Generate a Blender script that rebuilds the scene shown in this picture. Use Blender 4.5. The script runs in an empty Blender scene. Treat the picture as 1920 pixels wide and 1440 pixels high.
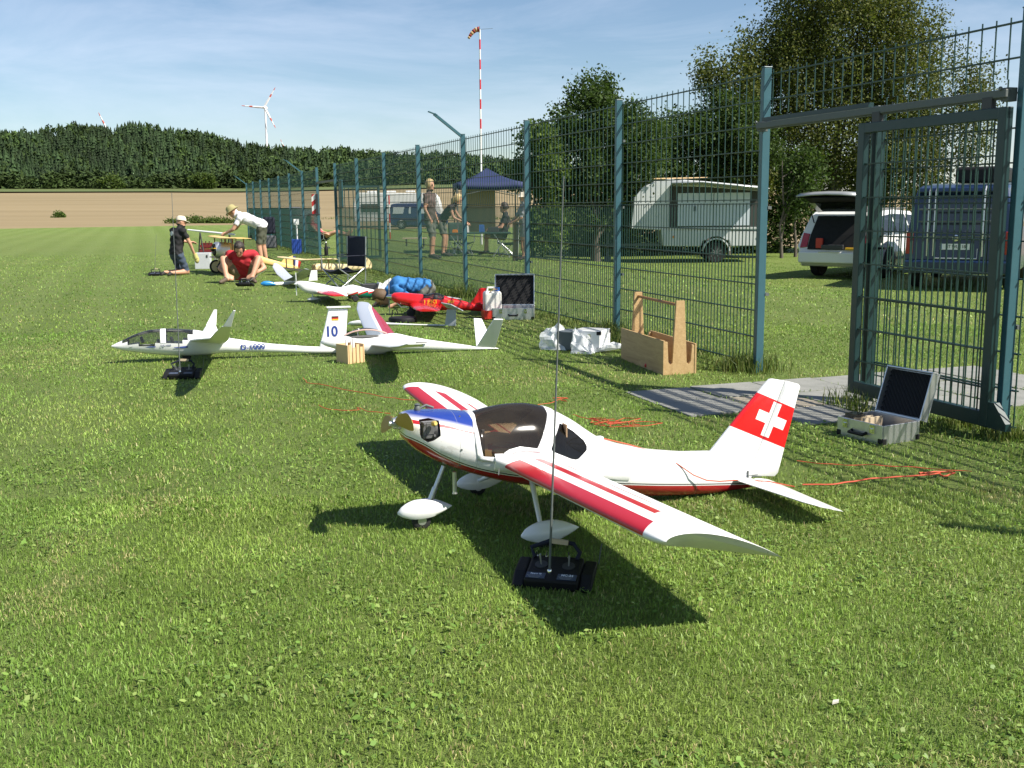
import bpy, bmesh, math, random
import numpy as np
from mathutils import Vector, Matrix, Quaternion
R = math.radians
random.seed(7)
rng = np.random.default_rng(7)
scene = bpy.context.scene
col = scene.collection

# ------------------------------------------------------------------ camera
CAM_H, F_PX, PITCH, ROLL = 1.275, 1991.9, R(9.59), R(-0.616)
_f = Vector((0, math.cos(PITCH), -math.sin(PITCH)))
_u0 = Vector((0, math.sin(PITCH), math.cos(PITCH)))
_x0 = Vector((1, 0, 0))
_x = math.cos(ROLL) * _x0 + math.sin(ROLL) * _u0
_u = -math.sin(ROLL) * _x0 + math.cos(ROLL) * _u0
cam_d = bpy.data.cameras.new('camera')
cam = bpy.data.objects.new('camera', cam_d)
col.objects.link(cam)
m3 = Matrix((_x, _u, -_f)).transposed()
cam.matrix_world = Matrix.Translation((0, 0, CAM_H)) @ m3.to_4x4()
cam_d.sensor_width = 36
cam_d.lens = 36 * F_PX / 1920
cam_d.clip_start = 0.05
cam_d.clip_end = 8000
scene.camera = cam

# ------------------------------------------------------------------ light
SUN_AZ, SUN_EL = R(26), R(47.8)
SUN = Vector((math.cos(SUN_AZ) * math.cos(SUN_EL), -math.sin(SUN_AZ) * math.cos(SUN_EL), math.sin(SUN_EL)))
sl = bpy.data.lights.new('sun', 'SUN')
sl.energy = 5.0
sl.angle = R(0.55)
sl.color = (1.0, 0.94, 0.84)
so = bpy.data.objects.new('sun', sl)
so.rotation_euler = SUN.to_track_quat('Z', 'Y').to_euler()
so.location = (20, -10, 30)
col.objects.link(so)
world = bpy.data.worlds.new('World')
scene.world = world
world.use_nodes = True
wn, wl = world.node_tree.nodes, world.node_tree.links
wn.clear()
w_out = wn.new('ShaderNodeOutputWorld')
w_bg = wn.new('ShaderNodeBackground')
w_bg.inputs['Strength'].default_value = 0.068
sky = wn.new('ShaderNodeTexSky')
sky.sky_type = 'NISHITA'
sky.sun_disc = False
sky.sun_elevation = SUN_EL
sky.sun_rotation = math.atan2(SUN.x, SUN.y)
sky.altitude = 300
sky.air_density = 1.0
sky.dust_density = 0.25
sky.ozone_density = 3.0
# thin streaky high cloud, the same all round the sky
tc = wn.new('ShaderNodeTexCoord')
mp = wn.new('ShaderNodeMapping')
mp.inputs['Scale'].default_value = (1.6, 1.6, 7.0)
n1 = wn.new('ShaderNodeTexNoise')
n1.inputs['Scale'].default_value = 2.3
n1.inputs['Detail'].default_value = 7
n1.inputs['Roughness'].default_value = 0.62
n1.inputs['Distortion'].default_value = 0.5
rp = wn.new('ShaderNodeValToRGB')
rp.color_ramp.elements[0].position = 0.43
rp.color_ramp.elements[0].color = (0, 0, 0, 1)
rp.color_ramp.elements[1].position = 0.78
rp.color_ramp.elements[1].color = (0.34, 0.34, 0.34, 1)
mxw = wn.new('ShaderNodeMixRGB')
mxw.inputs[2].default_value = (8.6, 9.1, 10.6, 1)
wl.new(tc.outputs['Generated'], mp.inputs[0])
wl.new(mp.outputs[0], n1.inputs['Vector'])
wl.new(n1.outputs[0], rp.inputs[0])
wl.new(rp.outputs[0], mxw.inputs[0])
wl.new(sky.outputs[0], mxw.inputs[1])
wl.new(mxw.outputs[0], w_bg.inputs['Color'])
wl.new(w_bg.outputs[0], w_out.inputs['Surface'])
vs = scene.view_settings
vs.view_transform = 'Standard'
vs.look = 'None'
vs.exposure = 0.85
vs.gamma = 1.0
vs.use_curve_mapping = False
scene.cycles.max_bounces = 6
scene.cycles.transparent_max_bounces = 12

# ------------------------------------------------------------------ helpers
def ray(px, py):
    return _f + _x * ((px - 960) / F_PX) + _u * ((720 - py) / F_PX)
def G(px, py, z=0.0):
    d = ray(px, py)
    t = (z - CAM_H) / d.z
    return Vector((t * d.x, t * d.y, z))
def D(px, py, dist):
    d = ray(px, py)
    t = dist / d.y
    return Vector((t * d.x, t * d.y, CAM_H + t * d.z))
def tag(o, label=None, cat=None, group=None, kind=None):
    if label: o['label'] = label
    if cat: o['category'] = cat
    if group: o['group'] = group
    if kind: o['kind'] = kind
    return o
def empty(name, loc, rz=0.0, label=None, cat=None, group=None, parent=None):
    o = bpy.data.objects.new(name, None)
    o.empty_display_size = 0.1
    col.objects.link(o)
    o.location = loc
    o.rotation_euler = (0, 0, rz)
    if parent: o.parent = parent
    return tag(o, label, cat, group)
def link(name, me, parent=None):
    o = bpy.data.objects.new(name, me)
    col.objects.link(o)
    if parent: o.parent = parent
    return o
def copy_tree(o, parent=None):
    kids = [c for c in o.children]
    c = o.copy()
    col.objects.link(c)
    c.parent = parent
    for k in kids:
        copy_tree(k, c)
    return c
def orient(axis):
    a = Vector(axis).normalized()
    return a.to_track_quat('Z', 'Y').to_matrix()

class MB:
    def __init__(s):
        s.v = []; s.f = []; s.m = []; s.uv = {}
    def add(s, vs, fs, mi=0):
        k = len(s.v)
        s.v += [tuple(p) for p in vs]
        for f in fs:
            s.f.append(tuple(i + k for i in f)); s.m.append(mi)
        return s
    def box(s, c, d, rot=None, mi=0, taper=1.0):
        x, y, z = d[0] / 2, d[1] / 2, d[2] / 2
        P = [Vector((sx * x * (taper if sz > 0 else 1), sy * y * (taper if sz > 0 else 1), sz * z)) for sz in (-1, 1) for sx, sy in ((-1, -1), (1, -1), (1, 1), (-1, 1))]
        if rot is not None: P = [rot @ p for p in P]
        c = Vector(c)
        return s.add([p + c for p in P], [(3, 2, 1, 0), (4, 5, 6, 7), (0, 1, 5, 4), (1, 2, 6, 5), (2, 3, 7, 6), (3, 0, 4, 7)], mi)
    def bar(s, a, b, w, h=None, mi=0):
        a, b = Vector(a), Vector(b); d = b - a
        if d.length < 1e-6: return s
        q = orient(d)
        return s.box((a + b) / 2, (w, h or w, d.length), q, mi)
    def tube(s, pts, r, n=8, mi=0, cap=True):
        pts = [Vector(p) for p in pts]
        rs = list(r) if hasattr(r, '__len__') else [r] * len(pts)
        rings = []; up = None
        for i, p in enumerate(pts):
            t = (pts[min(i + 1, len(pts) - 1)] - pts[max(i - 1, 0)])
            t = t.normalized() if t.length > 1e-9 else Vector((0, 0, 1))
            if up is None:
                up = t.orthogonal().normalized()
            else:
                up = (up - t * up.dot(t))
                up = up.normalized() if up.length > 1e-6 else t.orthogonal().normalized()
            w = t.cross(up)
            rings.append([p + (up * math.cos(6.28318530718 * j / n) + w * math.sin(6.28318530718 * j / n)) * rs[i] for j in range(n)])
        return s.rings(rings, mi, cap)
    def rings(s, rings, mi=0, cap=True, closed=True):
        n = len(rings[0]); fs = []
        for i in range(len(rings) - 1):
            for j in range(n if closed else n - 1):
                a, b = i * n + j, i * n + (j + 1) % n
                fs.append((a, b, b + n, a + n))
        if cap and closed:
            fs.append(tuple(reversed(range(n))))
            fs.append(tuple((len(rings) - 1) * n + j for j in range(n)))
        return s.add([p for r in rings for p in r], fs, mi)
    def cyl(s, c, r, h, axis=(0, 0, 1), n=16, mi=0, r2=None):
        a = Vector(axis).normalized() * (h / 2); c = Vector(c)
        return s.tube([c - a, c + a], [r, r if r2 is None else r2], n, mi)
    def lathe(s, prof, c=(0, 0, 0), axis=(0, 0, 1), n=20, mi=0):
        q = orient(axis); c = Vector(c)
        rings = [[c + q @ Vector((r * math.cos(6.2831853 * j / n), r * math.sin(6.2831853 * j / n), z)) for j in range(n)] for r, z in prof]
        return s.rings(rings, mi, True)
    def ball(s, c, r, n=12, mi=0, sc=(1, 1, 1), rot=None):
        c = Vector(c); rr = []
        for i in range(n // 2 + 1):
            t = math.pi * (i + 0.02 * (i == 0) - 0.02 * (i == n // 2)) / (n // 2)
            row = []
            for j in range(n):
                a = 6.2831853 * j / n
                p = Vector((math.sin(t) * math.cos(a) * sc[0] * r, math.sin(t) * math.sin(a) * sc[1] * r, -math.cos(t) * sc[2] * r))
                row.append(c + (rot @ p if rot is not None else p))
            rr.append(row)
        return s.rings(rr, mi, True)
    def prism(s, poly, t0, t1, fn, mi=0):
        """extrude a 2D polygon; fn(u, v, t) -> xyz"""
        n = len(poly)
        A = [fn(u, v, t0) for u, v in poly]; B = [fn(u, v, t1) for u, v in poly]
        return s.add(A + B, [tuple(reversed(range(n))), tuple(range(n, 2 * n))] + [(i, (i + 1) % n, n + (i + 1) % n, n + i) for i in range(n)], mi)
    def build(s, name, mats, parent=None, smooth=False, bevel=0.0, seg=2, angle=40, loc=None, fix=True):
        me = bpy.data.meshes.new(name)
        me.from_pydata(s.v, [], s.f)
        for m in (mats if isinstance(mats, (list, tuple)) else [mats]):
            me.materials.append(m)
        if any(s.m): me.polygons.foreach_set('material_index', s.m)
        if fix:
            bm = bmesh.new(); bm.from_mesh(me)
            bmesh.ops.recalc_face_normals(bm, faces=bm.faces)
            bm.to_mesh(me); bm.free()
        if smooth:
            me.polygons.foreach_set('use_smooth', [True] * len(me.polygons))
            me.set_sharp_from_angle(angle=R(angle))
        me.update()
        o = link(name, me, parent)
        if loc is not None: o.location = loc
        if bevel > 0:
            md = o.modifiers.new('bevel', 'BEVEL')
            md.width = bevel; md.segments = seg; md.limit_method = 'ANGLE'; md.angle_limit = R(35)
        return o

# ------------------------------------------------------------------ materials
MATS = {}
def nodes(name):
    m = bpy.data.materials.new(name)
    m.use_nodes = True
    nt = m.node_tree
    b = nt.nodes['Principled BSDF']
    MATS[name] = m
    return m, nt, b
def mat(name, c, rough=0.5, metal=0.0, var=0.12, scale=18.0, bump=0.0, bscale=None, coat=0.0, spec=0.5, trans=0.0, alpha=1.0, c2=None, emit=None):
    """plain paint, metal, cloth ... with procedural mottling, uneven gloss and fine relief"""
    if name in MATS: return MATS[name]
    m, nt, b = nodes(name)
    L = nt.links
    tcn = nt.nodes.new('ShaderNodeTexCoord')
    nz = nt.nodes.new('ShaderNodeTexNoise')
    nz.inputs['Scale'].default_value = scale
    nz.inputs['Detail'].default_value = 4
    nz.inputs['Roughness'].default_value = 0.6
    L.new(tcn.outputs['Object'], nz.inputs['Vector'])
    mx = nt.nodes.new('ShaderNodeMixRGB')
    d = c2 if c2 else tuple(max(0, x * (1 - var)) for x in c)
    e = tuple(min(1, x * (1 + var * 0.6)) for x in c) if not c2 else c
    mx.inputs[1].default_value = (*d, 1); mx.inputs[2].default_value = (*e, 1)
    L.new(nz.outputs[0], mx.inputs[0])
    L.new(mx.outputs[0], b.inputs['Base Color'])
    rr = nt.nodes.new('ShaderNodeMapRange')
    rr.inputs[3].default_value = max(0.02, rough * 0.8); rr.inputs[4].default_value = min(1, rough * 1.2)
    L.new(nz.outputs[0], rr.inputs[0]); L.new(rr.outputs[0], b.inputs['Roughness'])
    b.inputs['Metallic'].default_value = metal
    b.inputs['Specular IOR Level'].default_value = spec
    if coat: b.inputs['Coat Weight'].default_value = coat; b.inputs['Coat Roughness'].default_value = 0.08
    if trans: b.inputs['Transmission Weight'].default_value = trans
    if alpha < 1: b.inputs['Alpha'].default_value = alpha
    if emit: b.inputs['Emission Color'].default_value = (*emit, 1); b.inputs['Emission Strength'].default_value = 1
    if bump:
        bz = nt.nodes.new('ShaderNodeTexNoise')
        bz.inputs['Scale'].default_value = bscale or scale * 4
        bz.inputs['Detail'].default_value = 5
        L.new(tcn.outputs['Object'], bz.inputs['Vector'])
        bp = nt.nodes.new('ShaderNodeBump')
        bp.inputs['Strength'].default_value = bump; bp.inputs['Distance'].default_value = 0.01
        L.new(bz.outputs[0], bp.inputs['Height']); L.new(bp.outputs[0], b.inputs['Normal'])
    return m
def math_node(nt, op, a, b=None, c=None):
    n = nt.nodes.new('ShaderNodeMath'); n.operation = op
    for i, v in enumerate((a, b, c)):
        if v is None: continue
        if isinstance(v, (int, float)): n.inputs[i].default_value = v
        else: nt.links.new(v, n.inputs[i])
    return n.outputs[0]
def curve(nt, x, pts, x0, x1, y0, y1):
    """piecewise curve y(x) through points, as a Float Curve"""
    mr = math_node(nt, 'DIVIDE', math_node(nt, 'SUBTRACT', x, x0), x1 - x0)
    n = nt.nodes.new('ShaderNodeFloatCurve')
    cv = n.mapping.curves[0]
    P = [((a - x0) / (x1 - x0), (b - y0) / (y1 - y0)) for a, b in pts]
    cv.points[0].location = P[0]; cv.points[1].location = P[-1]
    for p in P[1:-1]: cv.points.new(*p)
    n.mapping.update()
    nt.links.new(mr, n.inputs['Value'])
    return math_node(nt, 'ADD', math_node(nt, 'MULTIPLY', n.outputs[0], y1 - y0), y0)
def mix(nt, fac, a, b):
    n = nt.nodes.new('ShaderNodeMixRGB')
    for i, v in enumerate((fac, a, b)):
        if isinstance(v, (int, float)): n.inputs[i].default_value = v
        elif isinstance(v, tuple): n.inputs[i].default_value = (*v, 1)
        else: nt.links.new(v, n.inputs[i])
    return n.outputs[0]
def xyz(nt, which='Object'):
    t = nt.nodes.new('ShaderNodeTexCoord'); s = nt.nodes.new('ShaderNodeSeparateXYZ')
    nt.links.new(t.outputs[which], s.inputs[0])
    return s.outputs[0], s.outputs[1], s.outputs[2]
WHITE = (0.80, 0.80, 0.79); REDP = (0.42, 0.006, 0.014)
def gloss(b, r=0.22, coat=0.5):
    b.inputs['Roughness'].default_value = r
    b.inputs['Coat Weight'].default_value = coat; b.inputs['Coat Roughness'].default_value = 0.06

M_white = mat('white_gloss_paint', WHITE, 0.25, var=0.03, coat=0.4)
M_black = mat('black_plastic', (0.009, 0.009, 0.010), 0.6, var=0.3, bump=0.1, spec=0.3)
M_rubber = mat('black_rubber', (0.015, 0.015, 0.015), 0.8, var=0.3)
M_dark = mat('dark_grey_plastic', (0.035, 0.036, 0.038), 0.5, var=0.2)
M_grey = mat('grey_plastic', (0.25, 0.26, 0.27), 0.5, var=0.12)
M_alu = mat('brushed_aluminium', (0.62, 0.63, 0.64), 0.35, metal=0.85, var=0.1, scale=40)
M_steel = mat('galvanised_steel', (0.115, 0.13, 0.125), 0.6, metal=0.2, var=0.25, scale=30)
M_chrome = mat('chrome', (0.75, 0.75, 0.76), 0.12, metal=1.0, var=0.04)
M_red = mat('red_gloss_paint', (0.60, 0.012, 0.015), 0.25, var=0.1, coat=0.5)
M_post = mat('teal_green_powder_coat', (0.036, 0.105, 0.128), 0.38, var=0.16, scale=9, bump=0.04)
M_wire = mat('dark_green_wire_coat', (0.008, 0.040, 0.030), 0.4, var=0.2)
M_gate = mat('dark_green_gate_coat', (0.007, 0.032, 0.032), 0.4, var=0.2)
def wood_mat(name, a, c, sc):
    m, nt, b = nodes(name)
    tcn = nt.nodes.new('ShaderNodeTexCoord'); mp_ = nt.nodes.new('ShaderNodeMapping'); mp_.inputs['Scale'].default_value = (sc * .12, sc, sc)
    nt.links.new(tcn.outputs['Object'], mp_.inputs[0])
    n_ = nt.nodes.new('ShaderNodeTexNoise'); n_.inputs['Scale'].default_value = 6; n_.inputs['Detail'].default_value = 8; n_.inputs['Roughness'].default_value = .7; n_.inputs['Distortion'].default_value = 1.2
    nt.links.new(mp_.outputs[0], n_.inputs['Vector'])
    mr = nt.nodes.new('ShaderNodeMapRange'); mr.inputs[1].default_value = .32; mr.inputs[2].default_value = .68; nt.links.new(n_.outputs[0], mr.inputs[0])
    nt.links.new(mix(nt, mr.outputs[0], a, c), b.inputs['Base Color']); b.inputs['Roughness'].default_value = .65
    bp_ = nt.nodes.new('ShaderNodeBump'); bp_.inputs['Strength'].default_value = .25; bp_.inputs['Distance'].default_value = .004
    nt.links.new(n_.outputs[0], bp_.inputs['Height']); nt.links.new(bp_.outputs[0], b.inputs['Normal'])
    return m

M_woodcut = mat('raw_plywood_edge', (0.52, 0.42, 0.28), 0.75, var=0.2, scale=40)
M_woodbox = mat('light_pine', (0.66, 0.46, 0.24), 0.65, var=0.14, scale=9, bump=0.05)
M_navy = mat('navy_canvas', (0.008, 0.011, 0.026), 0.85, var=0.3, bump=0.15, scale=60)
M_skin = mat('skin', (0.50, 0.27, 0.17), 0.55, var=0.12, scale=25)
M_cord = mat('orange_cord', (0.50, 0.075, 0.03), 0.7, var=0.2, scale=60)
def glass_mat(name, c, alpha, rough=0.05):
    if name in MATS: return MATS[name]
    m, nt, b = nodes(name)
    L = nt.links
    tr = nt.nodes.new('ShaderNodeBsdfTransparent'); tr.inputs[0].default_value = (*c, 1)
    gl = nt.nodes.new('ShaderNodeBsdfGlossy'); gl.inputs['Roughness'].default_value = rough
    fr = nt.nodes.new('ShaderNodeFresnel'); fr.inputs['IOR'].default_value = 1.5
    nz = nt.nodes.new('ShaderNodeTexNoise'); nz.inputs['Scale'].default_value = 5
    tcn = nt.nodes.new('ShaderNodeTexCoord'); L.new(tcn.outputs['Object'], nz.inputs['Vector'])
    df = nt.nodes.new('ShaderNodeBsdfDiffuse'); df.inputs[0].default_value = (c[0] * .3, c[1] * .3, c[2] * .3, 1)
    m1 = nt.nodes.new('ShaderNodeMixShader'); m2 = nt.nodes.new('ShaderNodeMixShader')
    L.new(math_node(nt, 'MULTIPLY', nz.outputs[0], alpha * 2), m1.inputs[0])
    L.new(tr.outputs[0], m1.inputs[1]); L.new(df.outputs[0], m1.inputs[2])
    L.new(fr.outputs[0], m2.inputs[0]); L.new(m1.outputs[0], m2.inputs[1]); L.new(gl.outputs[0], m2.inputs[2])
    L.new(m2.outputs[0], nt.nodes['Material Output'].inputs['Surface'])
    return m
M_glass = glass_mat('clear_acrylic', (0.72, 0.74, 0.72), 0.08)
M_smoke = glass_mat('smoked_acrylic', (0.50, 0.40, 0.28), 0.12, 0.08)
M_carglass = glass_mat('tinted_car_glass', (0.16, 0.19, 0.20), 0.25, 0.03)

M_wood = wood_mat('pale_plywood', (0.37, 0.235, 0.10), (0.53, 0.365, 0.175), 5.0)
def text_mesh(name, s, size, m, parent, loc, rot, ext=0.0006, bold=0.0, sx=1.0):
    cu = bpy.data.curves.new(name, 'FONT')
    cu.body = s; cu.size = size; cu.extrude = ext; cu.offset = bold
    cu.align_x = 'CENTER'; cu.align_y = 'CENTER'
    tmp = bpy.data.objects.new(name, cu)
    col.objects.link(tmp)
    me = bpy.data.meshes.new_from_object(tmp.evaluated_get(bpy.context.evaluated_depsgraph_get()))
    bpy.data.objects.remove(tmp)
    me.name = name
    me.materials.clear(); me.materials.append(m)
    o = link(name, me, parent)
    o.location = loc
    if isinstance(rot, Matrix): o.rotation_euler = rot.to_euler()
    else: o.rotation_euler = rot
    o.scale = (sx, 1, 1)
    return o

# ================================================================== SETTING
def np_mesh(name, V, F, mats, attr=None, smooth=False, mi=None):
    """V (n,3), F list of (k, m) int arrays"""
    me = bpy.data.meshes.new(name)
    me.vertices.add(len(V)); me.vertices.foreach_set('co', np.asarray(V, np.float32).ravel())
    loops = np.concatenate([f.ravel() for f in F]).astype(np.int32)
    tot = np.concatenate([np.full(len(f), f.shape[1]) for f in F]).astype(np.int32)
    start = np.concatenate([[0], np.cumsum(tot)[:-1]]).astype(np.int32)
    me.loops.add(len(loops)); me.loops.foreach_set('vertex_index', loops)
    me.polygons.add(len(tot)); me.polygons.foreach_set('loop_start', start)
    for m in (mats if isinstance(mats, (list, tuple)) else [mats]): me.materials.append(m)
    if mi is not None: me.polygons.foreach_set('material_index', np.asarray(mi, np.int32))
    if attr is not None:
        a = me.attributes.new('tint', 'FLOAT_COLOR', 'POINT')
        c = np.ones((len(V), 4), np.float32); c[:, :3] = attr
        a.data.foreach_set('color', c.ravel())
    if smooth: me.polygons.foreach_set('use_smooth', np.ones(len(tot), bool))
    me.update(calc_edges=True)
    return me
def tint_mat(name, rough=0.6, trans=0.0, spec=0.3):
    """colour comes from each leaf's or blade's own pigment; part of the light passes through"""
    m, nt, b = nodes(name)
    L = nt.links
    at = nt.nodes.new('ShaderNodeAttribute'); at.attribute_name = 'tint'
    L.new(at.outputs['Color'], b.inputs['Base Color'])
    b.inputs['Roughness'].default_value = rough
    b.inputs['Specular IOR Level'].default_value = spec
    if trans:
        t = nt.nodes.new('ShaderNodeBsdfTranslucent')
        br = nt.nodes.new('ShaderNodeMixRGB'); br.blend_type = 'MULTIPLY'; br.inputs[0].default_value = 1
        br.inputs[2].default_value = (1.25, 1.3, 0.7, 1)
        L.new(at.outputs['Color'], br.inputs[1]); L.new(br.outputs[0], t.inputs[0])
        mx = nt.nodes.new('ShaderNodeMixShader'); mx.inputs[0].default_value = trans
        L.new(b.outputs[0], mx.inputs[1]); L.new(t.outputs[0], mx.inputs[2])
        L.new(mx.outputs[0], nt.nodes['Material Output'].inputs['Surface'])
    return m
M_leaf = tint_mat('leaf_foliage', 0.62, 0.36, 0.22)
M_blade = tint_mat('grass_blade', 0.5, 0.22, 0.35)
M_far = tint_mat('far_foliage', 0.75, 0.0, 0.2)
M_bark = mat('bark', (0.10, 0.085, 0.065), 0.9, var=0.4, scale=14, bump=0.5)
M_birch = mat('birch_bark', (0.22, 0.20, 0.17), 0.8, c2=(0.05, 0.045, 0.04), scale=9, bump=0.3)

# ---- lawn material: mottled short turf, clover patches, a little dry thatch, faint mowing stripes
def lawn_material():
    m, nt, b = nodes('mown_turf')
    L = nt.links
    tcn = nt.nodes.new('ShaderNodeTexCoord')
    def noise(sc, det=4, ro=0.6):
        n = nt.nodes.new('ShaderNodeTexNoise')
        n.inputs['Scale'].default_value = sc; n.inputs['Detail'].default_value = det; n.inputs['Roughness'].default_value = ro
        L.new(tcn.outputs['Object'], n.inputs['Vector'])
        return n.outputs[0]
    def band(v, a, c):
        r = nt.nodes.new('ShaderNodeMapRange'); r.inputs[1].default_value = a; r.inputs[2].default_value = c
        L.new(v, r.inputs[0]); return r.outputs[0]
    base = mix(nt, band(noise(55, 6, 0.7), 0.30, 0.70), (0.094, 0.151, 0.021), (0.204, 0.285, 0.055))
    base = mix(nt, math_node(nt, 'MULTIPLY', band(noise(1.7, 3), 0.45, 0.68), 0.55), base, (0.135, 0.224, 0.035))
    base = mix(nt, math_node(nt, 'MULTIPLY', band(noise(6.5, 5), 0.55, 0.78), 0.45), base, (0.228, 0.242, 0.078))
    base = mix(nt, math_node(nt, 'MULTIPLY', band(noise(0.33, 2), 0.4, 0.7), 0.35), base, (0.198, 0.255, 0.064))
    base = mix(nt, math_node(nt, 'MULTIPLY', band(noise(2.6, 5, 0.7), 0.50, 0.72), 0.55), base, (0.053, 0.103, 0.018))
    base = mix(nt, math_node(nt, 'MULTIPLY', band(noise(0.9, 6, 0.72), 0.60, 0.74), 0.6), base, (0.244, 0.201, 0.111))
    wv = nt.nodes.new('ShaderNodeTexWave'); wv.inputs['Scale'].default_value = 0.30; wv.inputs['Distortion'].default_value = 0.6
    wv.inputs['Detail'].default_value = 2
    mpn = nt.nodes.new('ShaderNodeMapping'); mpn.inputs['Rotation'].default_value = (0, 0, R(-19))
    L.new(tcn.outputs['Object'], mpn.inputs[0]); L.new(mpn.outputs[0], wv.inputs['Vector'])
    base = mix(nt, math_node(nt, 'MULTIPLY', band(noise(0.07, 5, 0.7), 0.42, 0.66), 0.38), base, (0.217, 0.232, 0.078))
    base = mix(nt, math_node(nt, 'MULTIPLY', wv.outputs[0], 0.38), base, (0.216, 0.280, 0.078))
    L.new(base, b.inputs['Base Color'])
    b.inputs['Roughness'].default_value = 0.75
    b.inputs['Specular IOR Level'].default_value = 0.25
    h = math_node(nt, 'ADD', noise(240, 2), math_node(nt, 'MULTIPLY', noise(28, 4), 1.6))
    bp = nt.nodes.new('ShaderNodeBump'); bp.inputs['Strength'].default_value = 0.9; bp.inputs['Distance'].default_value = 0.03
    L.new(h, bp.inputs['Height']); L.new(bp.outputs[0], b.inputs['Normal'])
    return m
M_lawn = lawn_material()

def field_material():
    m, nt, b = nodes('cereal_stubble')
    L = nt.links
    tcn = nt.nodes.new('ShaderNodeTexCoord')
    mpn = nt.nodes.new('ShaderNodeMapping'); mpn.inputs['Rotation'].default_value = (0, 0, R(12)); mpn.inputs['Scale'].default_value = (0.02, 0.12, 1)
    L.new(tcn.outputs['Object'], mpn.inputs[0])
    n = nt.nodes.new('ShaderNodeTexNoise'); n.inputs['Scale'].default_value = 1.0; n.inputs['Detail'].default_value = 6
    L.new(mpn.outputs[0], n.inputs['Vector'])
    n2 = nt.nodes.new('ShaderNodeTexNoise'); n2.inputs['Scale'].default_value = 0.6; n2.inputs['Detail'].default_value = 8; n2.inputs['Roughness'].default_value = 0.7
    L.new(tcn.outputs['Object'], n2.inputs['Vector'])
    rmp = nt.nodes.new('ShaderNodeMapRange'); rmp.inputs[1].default_value = .3; rmp.inputs[2].default_value = .7; L.new(n.outputs[0], rmp.inputs[0])
    c = mix(nt, rmp.outputs[0], (0.205, 0.160, 0.086), (0.275, 0.216, 0.122))
    c = mix(nt, math_node(nt, 'MULTIPLY', n2.outputs[0], 0.45), c, (0.235, 0.185, 0.115))
    L.new(c, b.inputs['Base Color']); b.inputs['Roughness'].default_value = 0.95; b.inputs['Specular IOR Level'].default_value = 0.1
    bp = nt.nodes.new('ShaderNodeBump'); bp.inputs['Strength'].default_value = 0.6; bp.inputs['Distance'].default_value = 0.08
    L.new(n2.outputs[0], bp.inputs['Height']); L.new(bp.outputs[0], b.inputs['Normal'])
    return m
M_field = field_material()
M_meadow = mat('rough_meadow', (0.105, 0.13, 0.032), 0.9, c2=(0.07, 0.10, 0.022), scale=0.8, bump=0.4)
M_hill = mat('forest_floor', (0.02, 0.03, 0.012), 0.95, var=0.4, scale=0.2)

# piecewise profiles along the picture's width (photo pixels), used only to size the far terrain by azimuth
BASE_PX = [(-900, 362), (0, 357), (450, 356), (600, 353), (850, 348), (960, 346), (1100, 350), (1400, 358), (1920, 366), (2900, 372)]
TOP_PX = [(-900, 268), (-300, 258), (0, 250), (60, 244), (110, 239), (150, 230), (250, 234), (350, 243), (420, 253), (500, 268), (560, 280), (640, 283), (720, 281), (780, 285), (850, 287), (900, 295), (960, 304), (1020, 312), (1100, 335), (1200, 352)]
def interp(P, x):
    return float(np.interp(x, [p[0] for p in P], [p[1] for p in P]))
def px_at(x, y):
    """photo column of a far ground direction"""
    if y <= 1: return -900 if x < 0 else 2900
    d = Vector((x, y, 0)).normalized()
    z = d.dot(_f)
    return max(-900, min(2900, 960 + F_PX * d.dot(_x) / max(z, 0.2)))
def height_for(px, py, dist):
    d = ray(px, py)
    return CAM_H + d.z / math.hypot(d.x, d.y) * dist
def dip(x, y):
    t = max(0.0, min(1.0, ((x - 1.861) * .9438 + (y - 7.937) * .3306 - 3.0) / 6.5))
    return -0.42 * t * t * (3 - 2 * t)
def field_z(x, y):
    r = math.hypot(x, y)
    if y <= 0: return -0.06 + dip(x, y)
    zt = height_for(px_at(x, y), interp(BASE_PX, px_at(x, y)), 300)
    t = max(0.0, min(1.0, (r - 75) / 225))
    w = max(0, min(1, y / r * 2 - 0.6))
    d0 = dip(x, y) - .12 - .8 * max(0, min(1, (36 - r) / 8))
    return d0 + (zt - d0) * (t ** 1.15) * w + (max(0, r - 300) * 0.002 * w)
m = MB()
NA = 180
rad = [0.5, 6, 15, 22, 28, 32, 36, 40, 45, 55, 65, 75, 85, 95, 110, 130, 150, 175, 200, 230, 260, 300, 360, 450, 600, 900, 1500, 2600, 4500]
m.rings([[(r * math.sin(6.2831853 * j / NA), r * math.cos(6.2831853 * j / NA), field_z(r * math.sin(6.2831853 * j / NA), r * math.cos(6.2831853 * j / NA))) for j in range(NA)] for r in rad], cap=False)
tag(m.build('stubble_field', M_field, smooth=True), kind='structure')

# the mown lawn, one flat sheet on the field sheet
LAWN = [(-200, -60), (200, -60), (200, 33), (60, 34), (22, 36), (12.5, 37.5), (9.5, 42), (7, 60), (2, 96), (-20, 104), (-37, 104), (-43, 90), (-60, 72), (-110, 52), (-200, 36)]
m = MB(); m.add([(x, y, 0.0) for x, y in LAWN], [tuple(range(len(LAWN)))])
lawn = m.build('lawn', M_lawn)
bm = bmesh.new(); bm.from_mesh(lawn.data); bmesh.ops.triangulate(bm, faces=bm.faces)
for k in range(14):       # the ground dips a little behind the fence
    bmesh.ops.bisect_plane(bm, geom=list(bm.verts) + list(bm.edges) + list(bm.faces), plane_co=(1.861 + .9438 * (3 + k * .5), 7.937 + .3306 * (3 + k * .5), 0), plane_no=(.9438, .3306, 0))
for v in bm.verts: v.co.z = dip(v.co.x, v.co.y)
bm.to_mesh(lawn.data); bm.free()
tag(lawn, kind='structure')

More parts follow.
